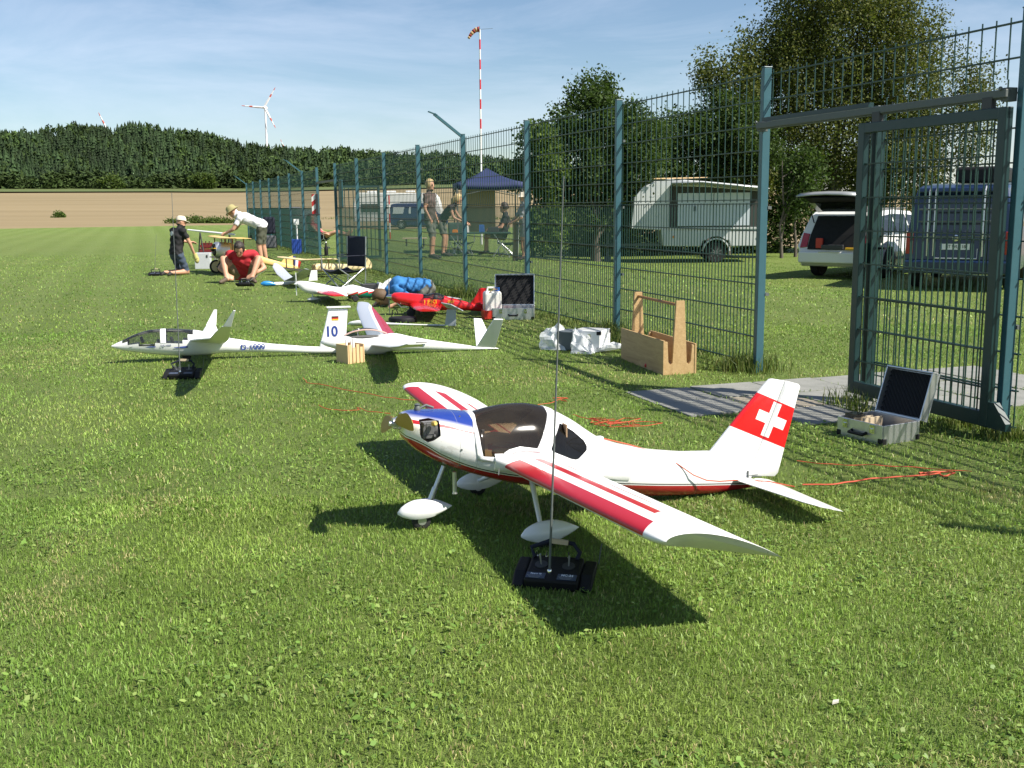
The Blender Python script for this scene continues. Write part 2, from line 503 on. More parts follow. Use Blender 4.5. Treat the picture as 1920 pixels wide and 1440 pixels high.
# strip of rough meadow at the foot of the wood
m = MB(); A, B = [], []
for px in range(-700, 1240, 20):
    for lst, dist, off in ((A, 262, 0.3), (B, 304, 0.6)):
        d = ray(px, 380); k = dist / math.hypot(d.x, d.y)
        lst.append((d.x * k, d.y * k, field_z(d.x * k, d.y * k) + off))
m.rings([A, B], cap=False, closed=False)
tag(m.build('meadow_strip', M_meadow, smooth=True), kind='structure')

# wooded hill
DF, DB = 300, 470
def hill_top(px): return interp(TOP_PX, px)
def hill_z(px, dist):
    """ground height on the hill so that ~15 m trees reach the skyline"""
    zb = height_for(px, interp(BASE_PX, px), DF)
    zt = height_for(px, hill_top(px), DB) - 7.0
    t = max(0, min(1, (dist - DF) / (DB - DF)))
    return zb + (max(zt, zb + 0.5) - zb) * (t * t * (3 - 2 * t))
rows = []
for dist in (298, 320, 350, 380, 410, 440, 470, 520):
    row = []
    for px in range(-900, 1240, 20):
        d = ray(px, 380); k = dist / math.hypot(d.x, d.y)
        row.append((d.x * k, d.y * k, hill_z(px, dist) - 0.4))
    rows.append(row)
m = MB(); m.rings(rows, cap=False, closed=False)
tag(m.build('wooded_hill', M_hill, smooth=True), kind='structure')

def conifer_np(rg):
    """unit-height conifer of jagged branch fans: V, F(tri)"""
    V, F = [], []
    n = 8
    for i in range(n):
        z = 0.10 + 0.86 * i / n
        r = 0.17 * (1 - (i / n) ** 1.25) * rg.uniform(0.8, 1.15) + 0.015
        k = 6
        a0 = rg.uniform(0, 6.28)
        for j in range(k):
            a = a0 + 6.283 * j / k + rg.uniform(-.25, .25)
            rr = r * rg.uniform(0.6, 1.2)
            w = 0.55
            b = len(V)
            V += [(0, 0, z + 0.13), (rr * math.cos(a - w), rr * math.sin(a - w), z - 0.01 - rg.uniform(0, .03)), (rr * 1.25 * math.cos(a), rr * 1.25 * math.sin(a), z - .02 - rg.uniform(0, .03)), (rr * math.cos(a + w), rr * math.sin(a + w), z - 0.01 - rg.uniform(0, .03))]
            F += [(b, b + 1, b + 2), (b, b + 2, b + 3)]
    return np.array(V), np.array(F)
def broad_np(rg):
    V, F = [], []
    for c in range(30):
        a, h = rg.uniform(0, 6.283), rg.uniform(0.22, 0.98)
        rr = 0.30 * math.sqrt(max(0.02, 1 - ((h - 0.58) / 0.44) ** 2)) * rg.uniform(0.45, 1.05)
        cx, cy = rr * math.cos(a), rr * math.sin(a)
        for q in range(4):
            b = len(V); s = 0.085
            o = np.array([cx, cy, h]) + rg.normal(0, 0.035, 3)
            for t in range(3): V.append(tuple(o + rg.normal(0, s * 0.75, 3)))
            F.append((b, b + 1, b + 2))
    return np.array(V), np.array(F)
rg = np.random.default_rng(3)
protoC = [conifer_np(rg) for _ in range(6)]; protoB = [broad_np(rg) for _ in range(5)]
Vs, Fs, Cs = [], [], []; off = 0
def far_tree(x, y, z, H, W, proto, colr):
    global off
    V, F = proto
    a = rg.uniform(0, 6.283); c, s = math.cos(a), math.sin(a)
    P = np.stack([(V[:, 0] * c - V[:, 1] * s) * W, (V[:, 0] * s + V[:, 1] * c) * W, V[:, 2] * H], 1) + np.array([x, y, z])
    Vs.append(P); Fs.append(F + off); off += len(P)
    cc = np.array(colr) * rg.uniform(0.75, 1.25, (len(P), 1))
    Cs.append(cc)
for i in range(7600):
    px = rg.uniform(-820, 1180)
    dist = DF + (DB - DF) * (rg.uniform(0, 1) ** 1.0)
    if i < 600: dist = DF + rg.uniform(0, 7)
    d = ray(px, 380); k = dist / math.hypot(d.x, d.y)
    leafy = rg.uniform() < (0.13 + .10 * math.sin(px * .03 + dist * .05) if px < 330 else 0.28 if px < 620 else 0.55)
    patch = math.sin(px * .021 + 1.3) + math.sin(px * .047 + dist * .06) + math.sin(dist * .11 + px * .013)
    H = rg.uniform(5.6, 8.6) * (0.88 if leafy else 1.0) * (1 + .07 * patch)
    edge = dist < DF + 8
    if edge: H *= rg.uniform(0.6, 1.0)
    shade = rg.uniform(0.7, 1.35) * (1 + .14 * patch)
    if leafy:
        colr = np.array([0.036, 0.062, 0.015]) * shade
        far_tree(d.x * k, d.y * k, hill_z(px, dist) - 0.8, H, H * rg.uniform(0.75, 1.05), protoB[rg.integers(5)], colr)
    else:
        colr = np.array([0.021, 0.040, 0.013]) * shade
        far_tree(d.x * k, d.y * k, hill_z(px, dist) - 0.8, H, H * rg.uniform(0.95, 1.3), protoC[rg.integers(6)], colr)
for i in range(150):      # low scrub along the wood's foot
    px = rg.uniform(-700, 1150); dist = 296 + rg.uniform(-2, 5)
    d = ray(px, 380); k = dist / math.hypot(d.x, d.y)
    H = rg.uniform(2.5, 6)
    far_tree(d.x * k, d.y * k, hill_z(px, 300) - 0.9, H, H * 1.5, protoB[rg.integers(5)], np.array([0.040, 0.066, 0.016]) * rg.uniform(0.7, 1.2))
me = np_mesh('forest', np.concatenate(Vs), [np.concatenate(Fs)], M_far, np.concatenate(Cs))
tag(link('forest', me), 'dark mixed conifer forest covering the far hill', 'forest', kind='stuff')

# ---------------------------------------------------------------- leafy trees and shrubs near by
def leaves(centers, per, spread, size, colors, seed, droop=0.0, flat=0.35):
    r = np.random.default_rng(seed)
    C = np.repeat(np.asarray(centers, float), per, 0)
    n = len(C)
    off_ = r.normal(0, 1, (n, 3)) * np.asarray(spread)
    if droop: off_[:, 2] -= np.abs(r.normal(0, droop, n))
    P = C + off_
    sz = size * r.uniform(0.6, 1.35, n)
    a = r.normal(0, 1, (n, 3)); a[:, 2] = a[:, 2] * 0.8 - (0.5 if droop else 0.15)
    a /= np.linalg.norm(a, axis=1, keepdims=True)
    b = np.cross(a, r.normal(0, 1, (n, 3))); b /= np.linalg.norm(b, axis=1, keepdims=True) + 1e-9
    nn = np.cross(a, b)
    s1 = sz[:, None]
    V = np.stack([P, P + a * s1 * .5 + b * s1 * .34 + nn * s1 * .06, P + a * s1, P + a * s1 * .5 - b * s1 * .34 + nn * s1 * .06], 1).reshape(-1, 3)
    F = np.arange(n * 4).reshape(-1, 4)
    cl = np.asarray(colors)
    cc = cl[r.integers(0, len(cl), n)] * r.uniform(0.7, 1.3, (n, 1))
    return V, F, np.repeat(cc, 4, 0)
def crown_points(lobes, n, seed, shell=0.45):
    """clump centres spread through several ellipsoid lobes, denser outwards"""
    r = np.random.default_rng(seed); out = []
    w = np.array([l[3] * l[4] * l[5] for l in lobes]) ** 0.8; w /= w.sum()
    for i in range(n):
        l = lobes[r.choice(len(lobes), p=w)]
        v = r.normal(0, 1, 3); v /= np.linalg.norm(v)
        rad_ = (shell + (1 - shell) * r.uniform() ** 0.6) if r.uniform() < 0.75 else r.uniform() ** 0.5
        rad_ *= r.uniform(0.85, 1.12)
        out.append((l[0] + v[0] * l[3] * rad_, l[1] + v[1] * l[4] * rad_, max(0.15, l[2] + v[2] * l[5] * rad_)))
    return out
def limb_set(mb, base, tops, r0, seed, split=0.35):
    r = random.Random(seed); base = Vector(base)
    for t in tops:
        t = Vector(t)
        mid = base.lerp(t, 0.5) + Vector((r.uniform(-.25, .25), r.uniform(-.25, .25), r.uniform(0, .3)))
        s = base + Vector((0, 0, (t.z - base.z) * split * r.uniform(0.5, 1.0)))
        mb.tube([s, s.lerp(mid, .5) + Vector((0, 0, .1)), mid, t], [r0 * .5, r0 * .42, r0 * .28, r0 * .08], 6)
def tree(name, label, cat, base, lobes, nclump, per, spread, size, colors, seed, trunk_r, trunk_h, bark, droop=0.0, stems=((0, 0),), group=None):
    base = Vector(base)
    root = empty(name, base, 0, label, cat, group)
    cp = crown_points(lobes, nclump, seed)
    V, F, Cc = leaves(cp, per, spread, size, colors, seed + 1, droop)
    crown = link('crown', np_mesh('crown', V, [F], M_leaf, Cc), root)
    r = random.Random(seed)
    for sx, sy in stems:
        mb = MB()
        pts = [Vector((sx, sy, -0.05))]; n = 6
        for i in range(1, n + 1):
            pts.append(Vector((sx * (1 + .25 * i / n) + r.uniform(-.07, .07), sy + r.uniform(-.07, .07), trunk_h * i / n)))
        mb.tube(pts, [trunk_r * (1.25 if i == 0 else 1 - 0.75 * i / n) for i in range(n + 1)], 9)
        tops = r.sample(cp, min(9, len(cp)))
        for t in tops:
            k = r.uniform(0.3, 0.95); s = pts[int(k * n)]
            t = Vector(t); mid = s.lerp(t, .55) + Vector((0, 0, r.uniform(0, .25)))
            mb.tube([s, mid, t], [trunk_r * .38, trunk_r * .22, trunk_r * .06], 6)
        mb.build('trunk', bark, root, smooth=True)
    return root
GREEN_A = [(0.044, 0.078, 0.017), (0.061, 0.101, 0.023), (0.033, 0.059, 0.013)]
GREEN_B = [(0.080, 0.128, 0.024), (0.105, 0.155, 0.034), (0.052, 0.090, 0.018)]
GREEN_BIRCH = [(0.078, 0.101, 0.022), (0.106, 0.124, 0.031), (0.054, 0.076, 0.016), (0.129, 0.137, 0.040)]
def lobe_px(px, py, dist, rx, ry, rz, base):
    p = D(px, py, dist) - Vector(base)
    return (p.x, p.y, p.z, rx, ry, rz)
bA = D(1118, 400, 31); bA.z = dip(bA.x, bA.y)
tree('leafy_tree', 'dark green tree behind the fence left of the white trailer', 'tree', bA,
     [lobe_px(1115, 235, 31, 1.25, 1.3, 1.0, bA), lobe_px(1075, 290, 31, 1.2, 1.3, 1.1, bA), lobe_px(1165, 250, 31.5, 1.1, 1.3, 1.0, bA), lobe_px(1120, 175, 31, .75, .8, .55, bA), lobe_px(1200, 290, 31.5, .9, 1.2, 1.2, bA), lobe_px(1110, 390, 31.5, 1.7, 1.0, 1.3, bA)],
     620, 70, (.17, .17, .14), .092, GREEN_A, 11, .13, 3.2, M_bark)
bB = D(1000, 430, 30); bB.z = dip(bB.x, bB.y)
tree('shrub', 'lighter green shrub with long leaves beside the blue canopy', 'shrub', bB,
     [lobe_px(1010, 265, 30, .55, .8, .55, bB), lobe_px(1025, 320, 30, .55, .8, .9, bB), lobe_px(985, 330, 30.5, .35, .5, .6, bB), lobe_px(1020, 420, 30, .7, .6, .8, bB)],
     190, 54, (.12, .12, .12), .11, GREEN_B, 21, .06, 2.4, M_bark)
bC = D(1330, 400, 34.5); bC.z = dip(bC.x, bC.y)
tree('leafy_tree', 'dark tree with loose airy crown rising above the white trailer', 'tree', bC,
     [lobe_px(1290, 250, 34.5, 1.3, 1.2, .8, bC), lobe_px(1360, 225, 34.5, 1.1, 1.2, .9, bC), lobe_px(1400, 270, 34.5, 1.2, 1.2, 1.0, bC), lobe_px(1235, 270, 34.5, .8, 1.0, .8, bC), lobe_px(1300, 320, 34.8, 2.2, 1.0, 1.0, bC)],
     500, 68, (.18, .18, .14), .092, GREEN_A, 31, .12, 3.0, M_bark)
for i, (px, dist, w, h, lab) in enumerate(((1150, 35, 1.8, 1.8, 'dark shrub filling the gap under the leafy tree'), (1280, 36, 2.4, 2.1, 'dark shrub hidden behind the front of the white trailer'), (1400, 36, 1.9, 2.2, 'dark shrub behind the back end of the white trailer'))):
    b_ = D(px, 400, dist); b_.z = dip(b_.x, b_.y)
    tree('hedge_shrub', lab, 'shrub', b_, [(0, 0, h * .75, w, .8, h * .95), (w * .5, .2, h * .5, w * .8, .7, h * .7), (-w * .5, .1, h * .5, w * .8, .7, h * .7)], 230, 54, (.2, .18, .18), .12, GREEN_A, 41 + i * 3, .06, 1.8, M_bark, group='dark hedge shrubs')
bD = D(1560, 430, 36); bD.z = dip(bD.x, bD.y)
tree('birch_tree', 'tall birch with drooping yellow green foliage behind the parked cars', 'tree', bD,
     [lobe_px(1580, 60, 36, 2.73, 1.99, 1.99, bD), lobe_px(1490, 130, 36, 1.86, 1.59, 1.86, bD), lobe_px(1680, 120, 36, 1.99, 1.79, 1.99, bD), lobe_px(1835, 150, 36, 0.75, 0.8, 0.9, bD), lobe_px(1425, 110, 36, 0.9, 0.9, 1.1, bD), lobe_px(1800, 225, 36, 1.24, 1.19, 1.37, bD), lobe_px(1600, 230, 36, 3.10, 1.79, 1.61, bD), lobe_px(1480, 260, 36, 1.49, 1.39, 1.37, bD), lobe_px(1690, 280, 36, 1.61, 1.39, 1.49, bD), lobe_px(1590, -40, 36, 2.48, 1.79, 1.99, bD), lobe_px(1560, 330, 36.3, 1.99, 1.19, 1.12, bD), lobe_px(1680, 340, 36.3, 1.74, 1.19, 0.99, bD), lobe_px(1440, 190, 36, 1.12, 0.99, 1.12, bD)],
     2000, 72, (.17, .17, .28), .088, GREEN_BIRCH, 51, .16, 6.2, M_birch, droop=.35, stems=((0, 0),))
bE = D(1375, 110, 35); bE.z = dip(bE.x, bE.y)
tree('slender_birch', 'slim young birch with sparse foliage left of the tall birch', 'tree', bE,
     [lobe_px(1340, 120, 35, .7, .8, .6, bE), lobe_px(1375, 165, 35, .9, .9, .8, bE), lobe_px(1320, 150, 35, .45, .5, .4, bE), lobe_px(1395, 100, 35, .6, .6, .7, bE), lobe_px(1370, 240, 35, 1.1, 1.0, 1.0, bE), lobe_px(1400, 320, 35, 1.1, 1.0, .9, bE)],
     230, 54, (.15, .15, .2), .10, GREEN_BIRCH, 61, .05, 4.2, M_bark, droop=.2)
# thin trunks standing by themselves left of the estate car
for i, (px, lean) in enumerate(((1466, .10), (1492, .03))):
    b_ = G(px, 468); b_.y = 32.5 + i * .6; b_.x = D(px, 468, b_.y).x; b_.z = dip(b_.x, b_.y)
    tree('thin_tree', ('thin leaning trunk with low leaves left of the estate car', 'thin upright trunk with low leaves nearest the estate car')[i], 'tree', b_,
         [(lean * 6, 0, 2.6, .7, .6, .7), (lean * 4, 0, 1.7, .45, .4, .4)], 60, 36, (.13, .13, .16), .1, GREEN_A, 71 + i * 4, .05, 2.9, M_bark, stems=((0, 0),))
for px, rr_, lab in ((212, 2.6, 'round light green bush at the wood edge on the left'), (384, 3.2, 'round light green bush at the wood edge nearest the fence end')):
    d = ray(px, 380); k = 292 / math.hypot(d.x, d.y); b_ = Vector((d.x * k, d.y * k, field_z(d.x * k, d.y * k) + .2))
    tree('round_bush', lab, 'bush', b_, [(0, 0, rr_ * .6, rr_, rr_ * .8, rr_ * .7)], 90, 26, (.5, .5, .4), .7, [(.075, .11, .022), (.055, .09, .02)], 90 + px, .15, rr_ * .8, M_bark, group='bushes along the wood edge')
b_ = G(112, 419)
tree('field_bush', 'small round bush at the edge of the stubble field', 'bush', b_, [(0, 0, .5, .5, .4, .5), (-.4, 0, .3, .3, .3, .2)], 60, 30, (.12, .12, .12), .16, GREEN_B, 81, .05, 1.0, M_bark)
b_ = D(385, 412, 84); b_.z = 0
tree('weed_bank', 'low bank of dark weeds between lawn and stubble field', 'weeds', b_, [(x * 1.1, 0, .18, .9, .6, .28 + .12 * (x % 2)) for x in range(-2, 4)], 150, 26, (.22, .2, .1), .16, GREEN_B, 85, .02, .4, M_bark)

# ---------------------------------------------------------------- fence frame of reference
F0 = Vector((1.861, 7.937, 0)); FU = Vector((-0.3306, 0.9438, 0)); FANG = math.atan2(FU.y, FU.x)
FL = Vector((-FU.y, FU.x, 0))          # towards the flying field
BAY = 2.52
def FP(along, side=0.0, z=0.0):
    return F0 + FU * along + FL * side + Vector((0, 0, z))

# ---------------------------------------------------------------- paving slabs through the gate
M_slab = mat('weathered_concrete', (0.28, 0.28, 0.26), 0.9, c2=(0.13, 0.135, 0.115), scale=7, bump=0.35, bscale=70)
M_slab2 = mat('sandy_concrete', (0.36, 0.31, 0.22), 0.9, c2=(0.26, 0.23, 0.18), scale=5, bump=0.35, bscale=70)
pave = empty('paved_path', FP(-1.0, .5), FANG); tag(pave, kind='structure')
SLABS = []
sl_w, sl_l = 0.50, 0.47
slab_me = {}
pr = random.Random(5)
for i in range(0, 6):          # along the fence
    for j in range(-5, 3):     # across, lawn side positive
        x, y = .63 - .24 - i * sl_l, .80 - .25 - (2 - j) * sl_w
        if (j >= -1 and i > 2) or i > 4: continue
        if (i, j) in ((5, -5), (0, -5), (0, -4), (3, -2), (5, -2), (2, 2)): continue
        mb = MB()
        w, h = sl_l - 0.018, sl_w - 0.018
        k = pr.choice((0, 0, 0, 1)) if j < 0 else 0
        if (i, j) == (1, 1): k = 1
        key = k
        if key not in slab_me:
            mb.box((0, 0, 0), (w, h, 0.05))
            o = mb.build('paving_slab', (M_slab, M_slab2)[k], pave, bevel=.004)
            slab_me[key] = o
        else:
            o = slab_me[key].copy(); col.objects.link(o); o.parent = pave
        o.location = (x, y, -0.018 + pr.uniform(-.003, .004))
        o.rotation_euler = (pr.uniform(-.006, .006), pr.uniform(-.006, .006), pr.uniform(-.006, .006))
        c = FP(-1.0, .5) + FU * x + FL * y
        SLABS.append((x, y))
def on_slab(P):
    """mask of points lying on the paving"""
    d = P[:, :2] - np.array(FP(-1.0, .5))[:2]
    a = d @ np.array(FU)[:2]; b = d @ np.array(FL)[:2]
    msk = np.zeros(len(P), bool)
    for x, y in SLABS:
        msk |= (np.abs(a - x) < sl_l / 2 - .012) & (np.abs(b - y) < sl_w / 2 - .012)
    return msk

# ---------------------------------------------------------------- grass blades and clover
def smooth_noise(P, sc, seed):
    """cheap value noise on the plane"""
    r = np.random.default_rng(seed); T = r.uniform(0, 1, (256, 256))
    q = P[:, :2] / sc + 1000; i = np.floor(q).astype(int); f = q - i; f = f * f * (3 - 2 * f)
    g = lambda a, b: T[(i[:, 0] + a) % 256, (i[:, 1] + b) % 256]
    return (g(0, 0) * (1 - f[:, 0]) + g(1, 0) * f[:, 0]) * (1 - f[:, 1]) + (g(0, 1) * (1 - f[:, 0]) + g(1, 1) * f[:, 0]) * f[:, 1]
def np_dip(P):
    t = np.clip(((P[:, 0] - 1.861) * .9438 + (P[:, 1] - 7.937) * .3306 - 3.0) / 6.5, 0, 1)
    return -0.42 * t * t * (3 - 2 * t)
def scatter(n, y0, y1, power, seed, margin=0.16):
    r = np.random.default_rng(seed)
    u = r.uniform(0, 1, n)
    e = 2 - power
    y = (y0 ** e + u * (y1 ** e - y0 ** e)) ** (1 / e)
    x = r.uniform(-1, 1, n) * (0.495 + margin) * (y + .4)
    return np.stack([x, y, np.zeros(n)], 1), r
def blades(P, r, hmin, hmax, wid, cols, lean=0.6, seed=0):
    n = len(P)
    h = r.uniform(hmin, hmax, n); a = r.uniform(0, 6.283, n)
    w = wid * r.uniform(0.6, 1.4, n)
    ln = np.abs(r.normal(0, lean, n)) * h
    la = r.uniform(0, 6.283, n)
    dx, dy = np.cos(la) * ln, np.sin(la) * ln
    wx, wy = np.cos(a) * w * .5, np.sin(a) * w * .5
    z = np.zeros(n)
    b0 = P + np.stack([wx, wy, z - .004], 1); b1 = P - np.stack([wx, wy, z + .004], 1)
    m0 = P + np.stack([wx * .8 + dx * .35, wy * .8 + dy * .35, h * .6], 1); m1 = P + np.stack([-wx * .8 + dx * .35, -wy * .8 + dy * .35, h * .6], 1)
    hh = np.sqrt(np.maximum(h * h - ln * ln * .6, (h * .35) ** 2))
    t = P + np.stack([dx, dy, hh], 1)
    V = np.stack([b0, b1, m1, m0, t], 1).reshape(-1, 3)
    k = np.arange(n)[:, None] * 5
    return V, k + np.array([0, 1, 2, 3]), k + np.array([3, 2, 4]), np.repeat(cols, 5, 0)
def blade_cols(P, r, seed):
    n = len(P)
    n1 = smooth_noise(P, .35, seed)[:, None]; n2 = smooth_noise(P, 1.6, seed + 1)[:, None]; n3 = r.uniform(0, 1, (n, 1))
    dk, md, lt, dry = (np.array(c) for c in ((0.119, 0.216, 0.029), (0.206, 0.329, 0.059), (0.305, 0.409, 0.109), (0.36, 0.35, 0.15)))
    c = md * (1 - n1) + dk * n1
    c = c * (1 - .5 * n2) + lt * .5 * n2
    n4 = np.clip((smooth_noise(P, .55, seed + 5)[:, None] * .6 + smooth_noise(P, .13, seed + 6)[:, None] * .4 - .62) * 5, 0, 1)
    c = np.where(n3 > .965 - .06 * n2 - .5 * n4, dry * (.8 + .2 * n1), c)
    v1 = smooth_noise(P, .42, seed + 11)[:, None]; v2 = smooth_noise(P, .15, seed + 12)[:, None]; v3 = smooth_noise(P, 1.3, seed + 13)[:, None]
    return c * r.uniform(.75, 1.25, (n, 1)) * (.52 + .42 * v1 + .30 * v2 + .28 * v3) * (1 + np.array([.16, .0, .1]) * (v3 - .5) * 2)
parts = []
for (n, y0, y1, pw, hmin, hmax, wid, sd) in ((210000, 1.75, 4.6, .6, .007, .024, .0029, 1), (150000, 4.2, 11, .8, .008, .028, .0048, 2), (60000, 10, 30, .9, .012, .035, .012, 3)):
    P, r = scatter(n, y0, y1, pw, sd)
    keep = (~on_slab(P)) & (smooth_noise(P, .22, 9 + sd) * .55 + smooth_noise(P, .8, 70) * .35 + r.uniform(0, 1, n) * .75 > .48)
    P = P[keep]
    n_ = len(P)
    if y1 > 11:   # long grass is cut shorter far out
        pass
    P[:, 2] = np_dip(P)
    parts.append(blades(P, r, hmin, hmax, wid, blade_cols(P, r, 30), .95))
def join_blades(parts, name, m):
    V = []; Q = []; T = []; C = []; k = 0
    for v, q, t, c in parts:
        V.append(v); Q.append(q + k); T.append(t + k); C.append(c); k += len(v)
    return np_mesh(name, np.concatenate(V), [np.concatenate(Q), np.concatenate(T)], m, np.concatenate(C))
tag(link('grass', join_blades(parts, 'grass', M_blade)), 'short mown grass covering the lawn', 'grass', kind='stuff')
# broad clover and plantain leaves in patches
P, r = scatter(90000, 1.75, 12, .75, 5)
keep = (~on_slab(P)) & (smooth_noise(P, .45, 44) * .6 + smooth_noise(P, .12, 45) * .55 > .66)
P = P[keep]; n = len(P)
sz = r.uniform(.003, .010, n) * (1 + .02 * P[:, 1]); a = r.uniform(0, 6.283, n)
P[:, 2] = r.uniform(.004, .022, n) + np_dip(P)
u = np.stack([np.cos(a), np.sin(a), r.normal(0, .35, n)], 1); v = np.stack([-np.sin(a), np.cos(a), r.normal(0, .35, n)], 1)
s1 = sz[:, None]
V = np.stack([P - u * s1, P - u * s1 * .2 + v * s1 * .62, P + u * s1 * .75 + v * s1 * .38, P + u * s1, P + u * s1 * .75 - v * s1 * .38, P - u * s1 * .2 - v * s1 * .62], 1).reshape(-1, 3)
Fq = np.arange(n)[:, None] * 6
cl = np.array([(0.127, 0.226, 0.039), (0.176, 0.278, 0.057), (0.106, 0.183, 0.030), (0.225, 0.300, 0.080)])[r.integers(0, 4, n)] * r.uniform(.8, 1.25, (n, 1))
tag(link('clover', np_mesh('clover', V, [Fq + np.array([0, 1, 2, 3]), Fq + np.array([0, 3, 4, 5])], M_blade, np.repeat(cl, 6, 0))), 'broad clover leaves in patches through the lawn', 'clover', kind='stuff')
# long grass left standing along the fence foot and round the gate
parts = []
def long_grass(c, rad_, n, hmin, hmax, seed, dark=1.0):
    r = np.random.default_rng(seed)
    q = r.normal(0, .5, (n, 2)) * np.asarray(rad_)
    P = np.stack([c[0] + q[:, 0], c[1] + q[:, 1], np.zeros(n)], 1)
    P = P[~on_slab(P)]
    cols = np.array([(0.075, 0.125, 0.020), (0.120, 0.170, 0.032), (0.18, 0.20, 0.06)])[r.integers(0, 3, len(P))] * r.uniform(.7, 1.2, (len(P), 1)) * dark
    parts.append(blades(P, r, hmin, hmax, .006, cols, .45))
for k in range(0, 46):
    al = -4.6 + k * .8 if k < 8 else -0.1 + (k - 6) * .75
    p = FP(al, .04)
    if -1.25 < al < -0.15: continue
    long_grass((p.x, p.y), (.3, .3), 260 if al < 9 else 110, .03, .11 if al > 0 else .06, 100 + k)
for p, rad_, n, h, sd in ((FP(-1.38, .16), (.16, .13), 900, .15, 1), (FP(-1.60, .36), (.22, .15), 1300, .17, 2), (FP(-2.1, -.02), (.2, .08), 400, .06, 3), (FP(-2.46, .0), (.14, .10), 500, .08, 4), (FP(-3.0, .02), (.3, .15), 600, .08, 5), (FP(.12, .0), (.2, .2), 700, .17, 6), (FP(1.8, .1), (.35, .2), 700, .17, 7), (FP(2.5, .05), (.2, .2), 500, .2, 8), (FP(7.4, .1), (.3, .3), 500, .25, 9), (FP(9.9, .1), (.4, .3), 600, .25, 10)):
    long_grass((p.x, p.y), rad_, n, h * .4, h, 300 + sd)
tag(link('long_grass', join_blades(parts, 'long_grass', M_blade)), 'uncut long grass along the foot of the fence', 'grass', kind='stuff')

# ragged margin of straw and weeds where the lawn meets the stubble
parts = []; mg = np.random.default_rng(77)
edge = [(-200, 36), (-110, 52), (-60, 72), (-43, 90), (-37, 104), (-20, 104), (2, 96)]
for (xa, ya), (xb, yb) in zip(edge[:-1], edge[1:]):
    n = int(math.hypot(xb - xa, yb - ya) * 42)
    t = mg.uniform(0, 1, n); P = np.stack([xa + (xb - xa) * t, ya + (yb - ya) * t, np.full(n, -.05)], 1)
    P[:, :2] += mg.normal(0, .8, (n, 2)) * (.5 + 1.2 * smooth_noise(P, 3.0, 5)[:, None])
    tall = .25 + .75 * smooth_noise(P, 2.2, 8)
    c = np.array([(.30, .25, .12), (.13, .16, .04), (.22, .21, .08), (.09, .13, .03)])[mg.integers(0, 4, n)] * mg.uniform(.7, 1.2, (n, 1))
    parts.append(blades(P, mg, .10, .42, .06, c, .5))
tag(link('weedy_margin', join_blades(parts, 'weedy_margin', M_blade)), 'ragged strip of straw and weeds between lawn and stubble field', 'weeds', kind='stuff')
# ================================================================== FENCE
fence = empty('mesh_fence', F0, FANG, 'long teal green double wire mesh fence with tall posts', 'fence')
PH = 2.235
pm = MB(); pm.box((0, 0, PH / 2 - .05), (.04, .062, PH + .1)); pm.box((0, 0, PH + .004), (.046, .068, .008))
post0 = pm.build('fence_post', M_post, fence, bevel=.003)
def vwires(x0, x1, step, z0, z1, r=.003, y=-.04):
    mb = MB(); n = int(round((x1 - x0) / step))
    for i in range(n + 1):
        x = x0 + (x1 - x0) * i / n
        mb.box((x, y, (z0 + z1) / 2), (2 * r, 2 * r, z1 - z0))
    return mb
LOW = [.055 + .2 * k for k in range(7)]            # lower mat, 50 mm pitch
UP = [1.285 + .18 * k for k in range(6)]           # upper mat, 100 mm pitch
pa = vwires(.03, BAY - .03, .05, .03, 1.262); pb = vwires(.03, BAY - .03, .1, 1.27, 2.215)
pa.add(pb.v, pb.f)
panel0 = pa.build('wire_mesh', M_wire, fence); panel0['kind'] = 'stuff'
hw = MB()
for yy in (-.0475, -.0325): hw.box((BAY / 2, yy, 0), (BAY - .03, .0075, .0075))
wire0 = hw.build('cross_wire', M_wire, panel0)
clip = MB(); clip.box((0, -.045, 0), (.05, .03, .022)); clip.cyl((0.012, -.064, 0), .006, .012, (0, 1, 0), 8)
clip0 = clip.build('clip', M_steel, post0)
am = MB(); am.bar((0, 0.01, PH - .03), (0, .40, PH + .27), .04, .035)
am.box((0, .42, PH + .28), (.05, .13, .012), Matrix.Rotation(R(20), 3, 'X'))
arm0 = am.build('bracket_arm', M_post, post0)
first_wire = True
for z in LOW + UP:
    w = wire0 if first_wire else wire0.copy()
    if not first_wire: col.objects.link(w); w.parent = panel0
    w.location = (0, 0, z); first_wire = False
clip0.location = (0, 0, .6)
for z in (1.24, 1.86):
    c = clip0.copy(); col.objects.link(c); c.parent = post0; c.location = (0, 0, z)
bpy.data.objects.remove(arm0)
NP = 16
for i in range(-2, NP):
    o = post0 if i == 0 else copy_tree(post0, fence)
    o.location = (i * BAY + (0 if i != -1 else .10), 0, random.uniform(-.008, .004))
    o.rotation_euler = (random.uniform(-.004, .004), random.uniform(-.004, .004), random.uniform(-.02, .02))
    if i in (3, 9, 15):
        link('bracket_arm', am_me, o) if False else am.build('bracket_arm', M_post, o)
used = False
for i in range(-2, NP - 1):
    if i in (-1, 7): continue
    o = copy_tree(panel0, fence) if used else panel0
    used = True
    o.location = (i * BAY, 0, random.uniform(-.01, .005))
    for ch in o.children: pass
    if i > 11:      # far bays: the cross wires are too thin to tell apart
        pass
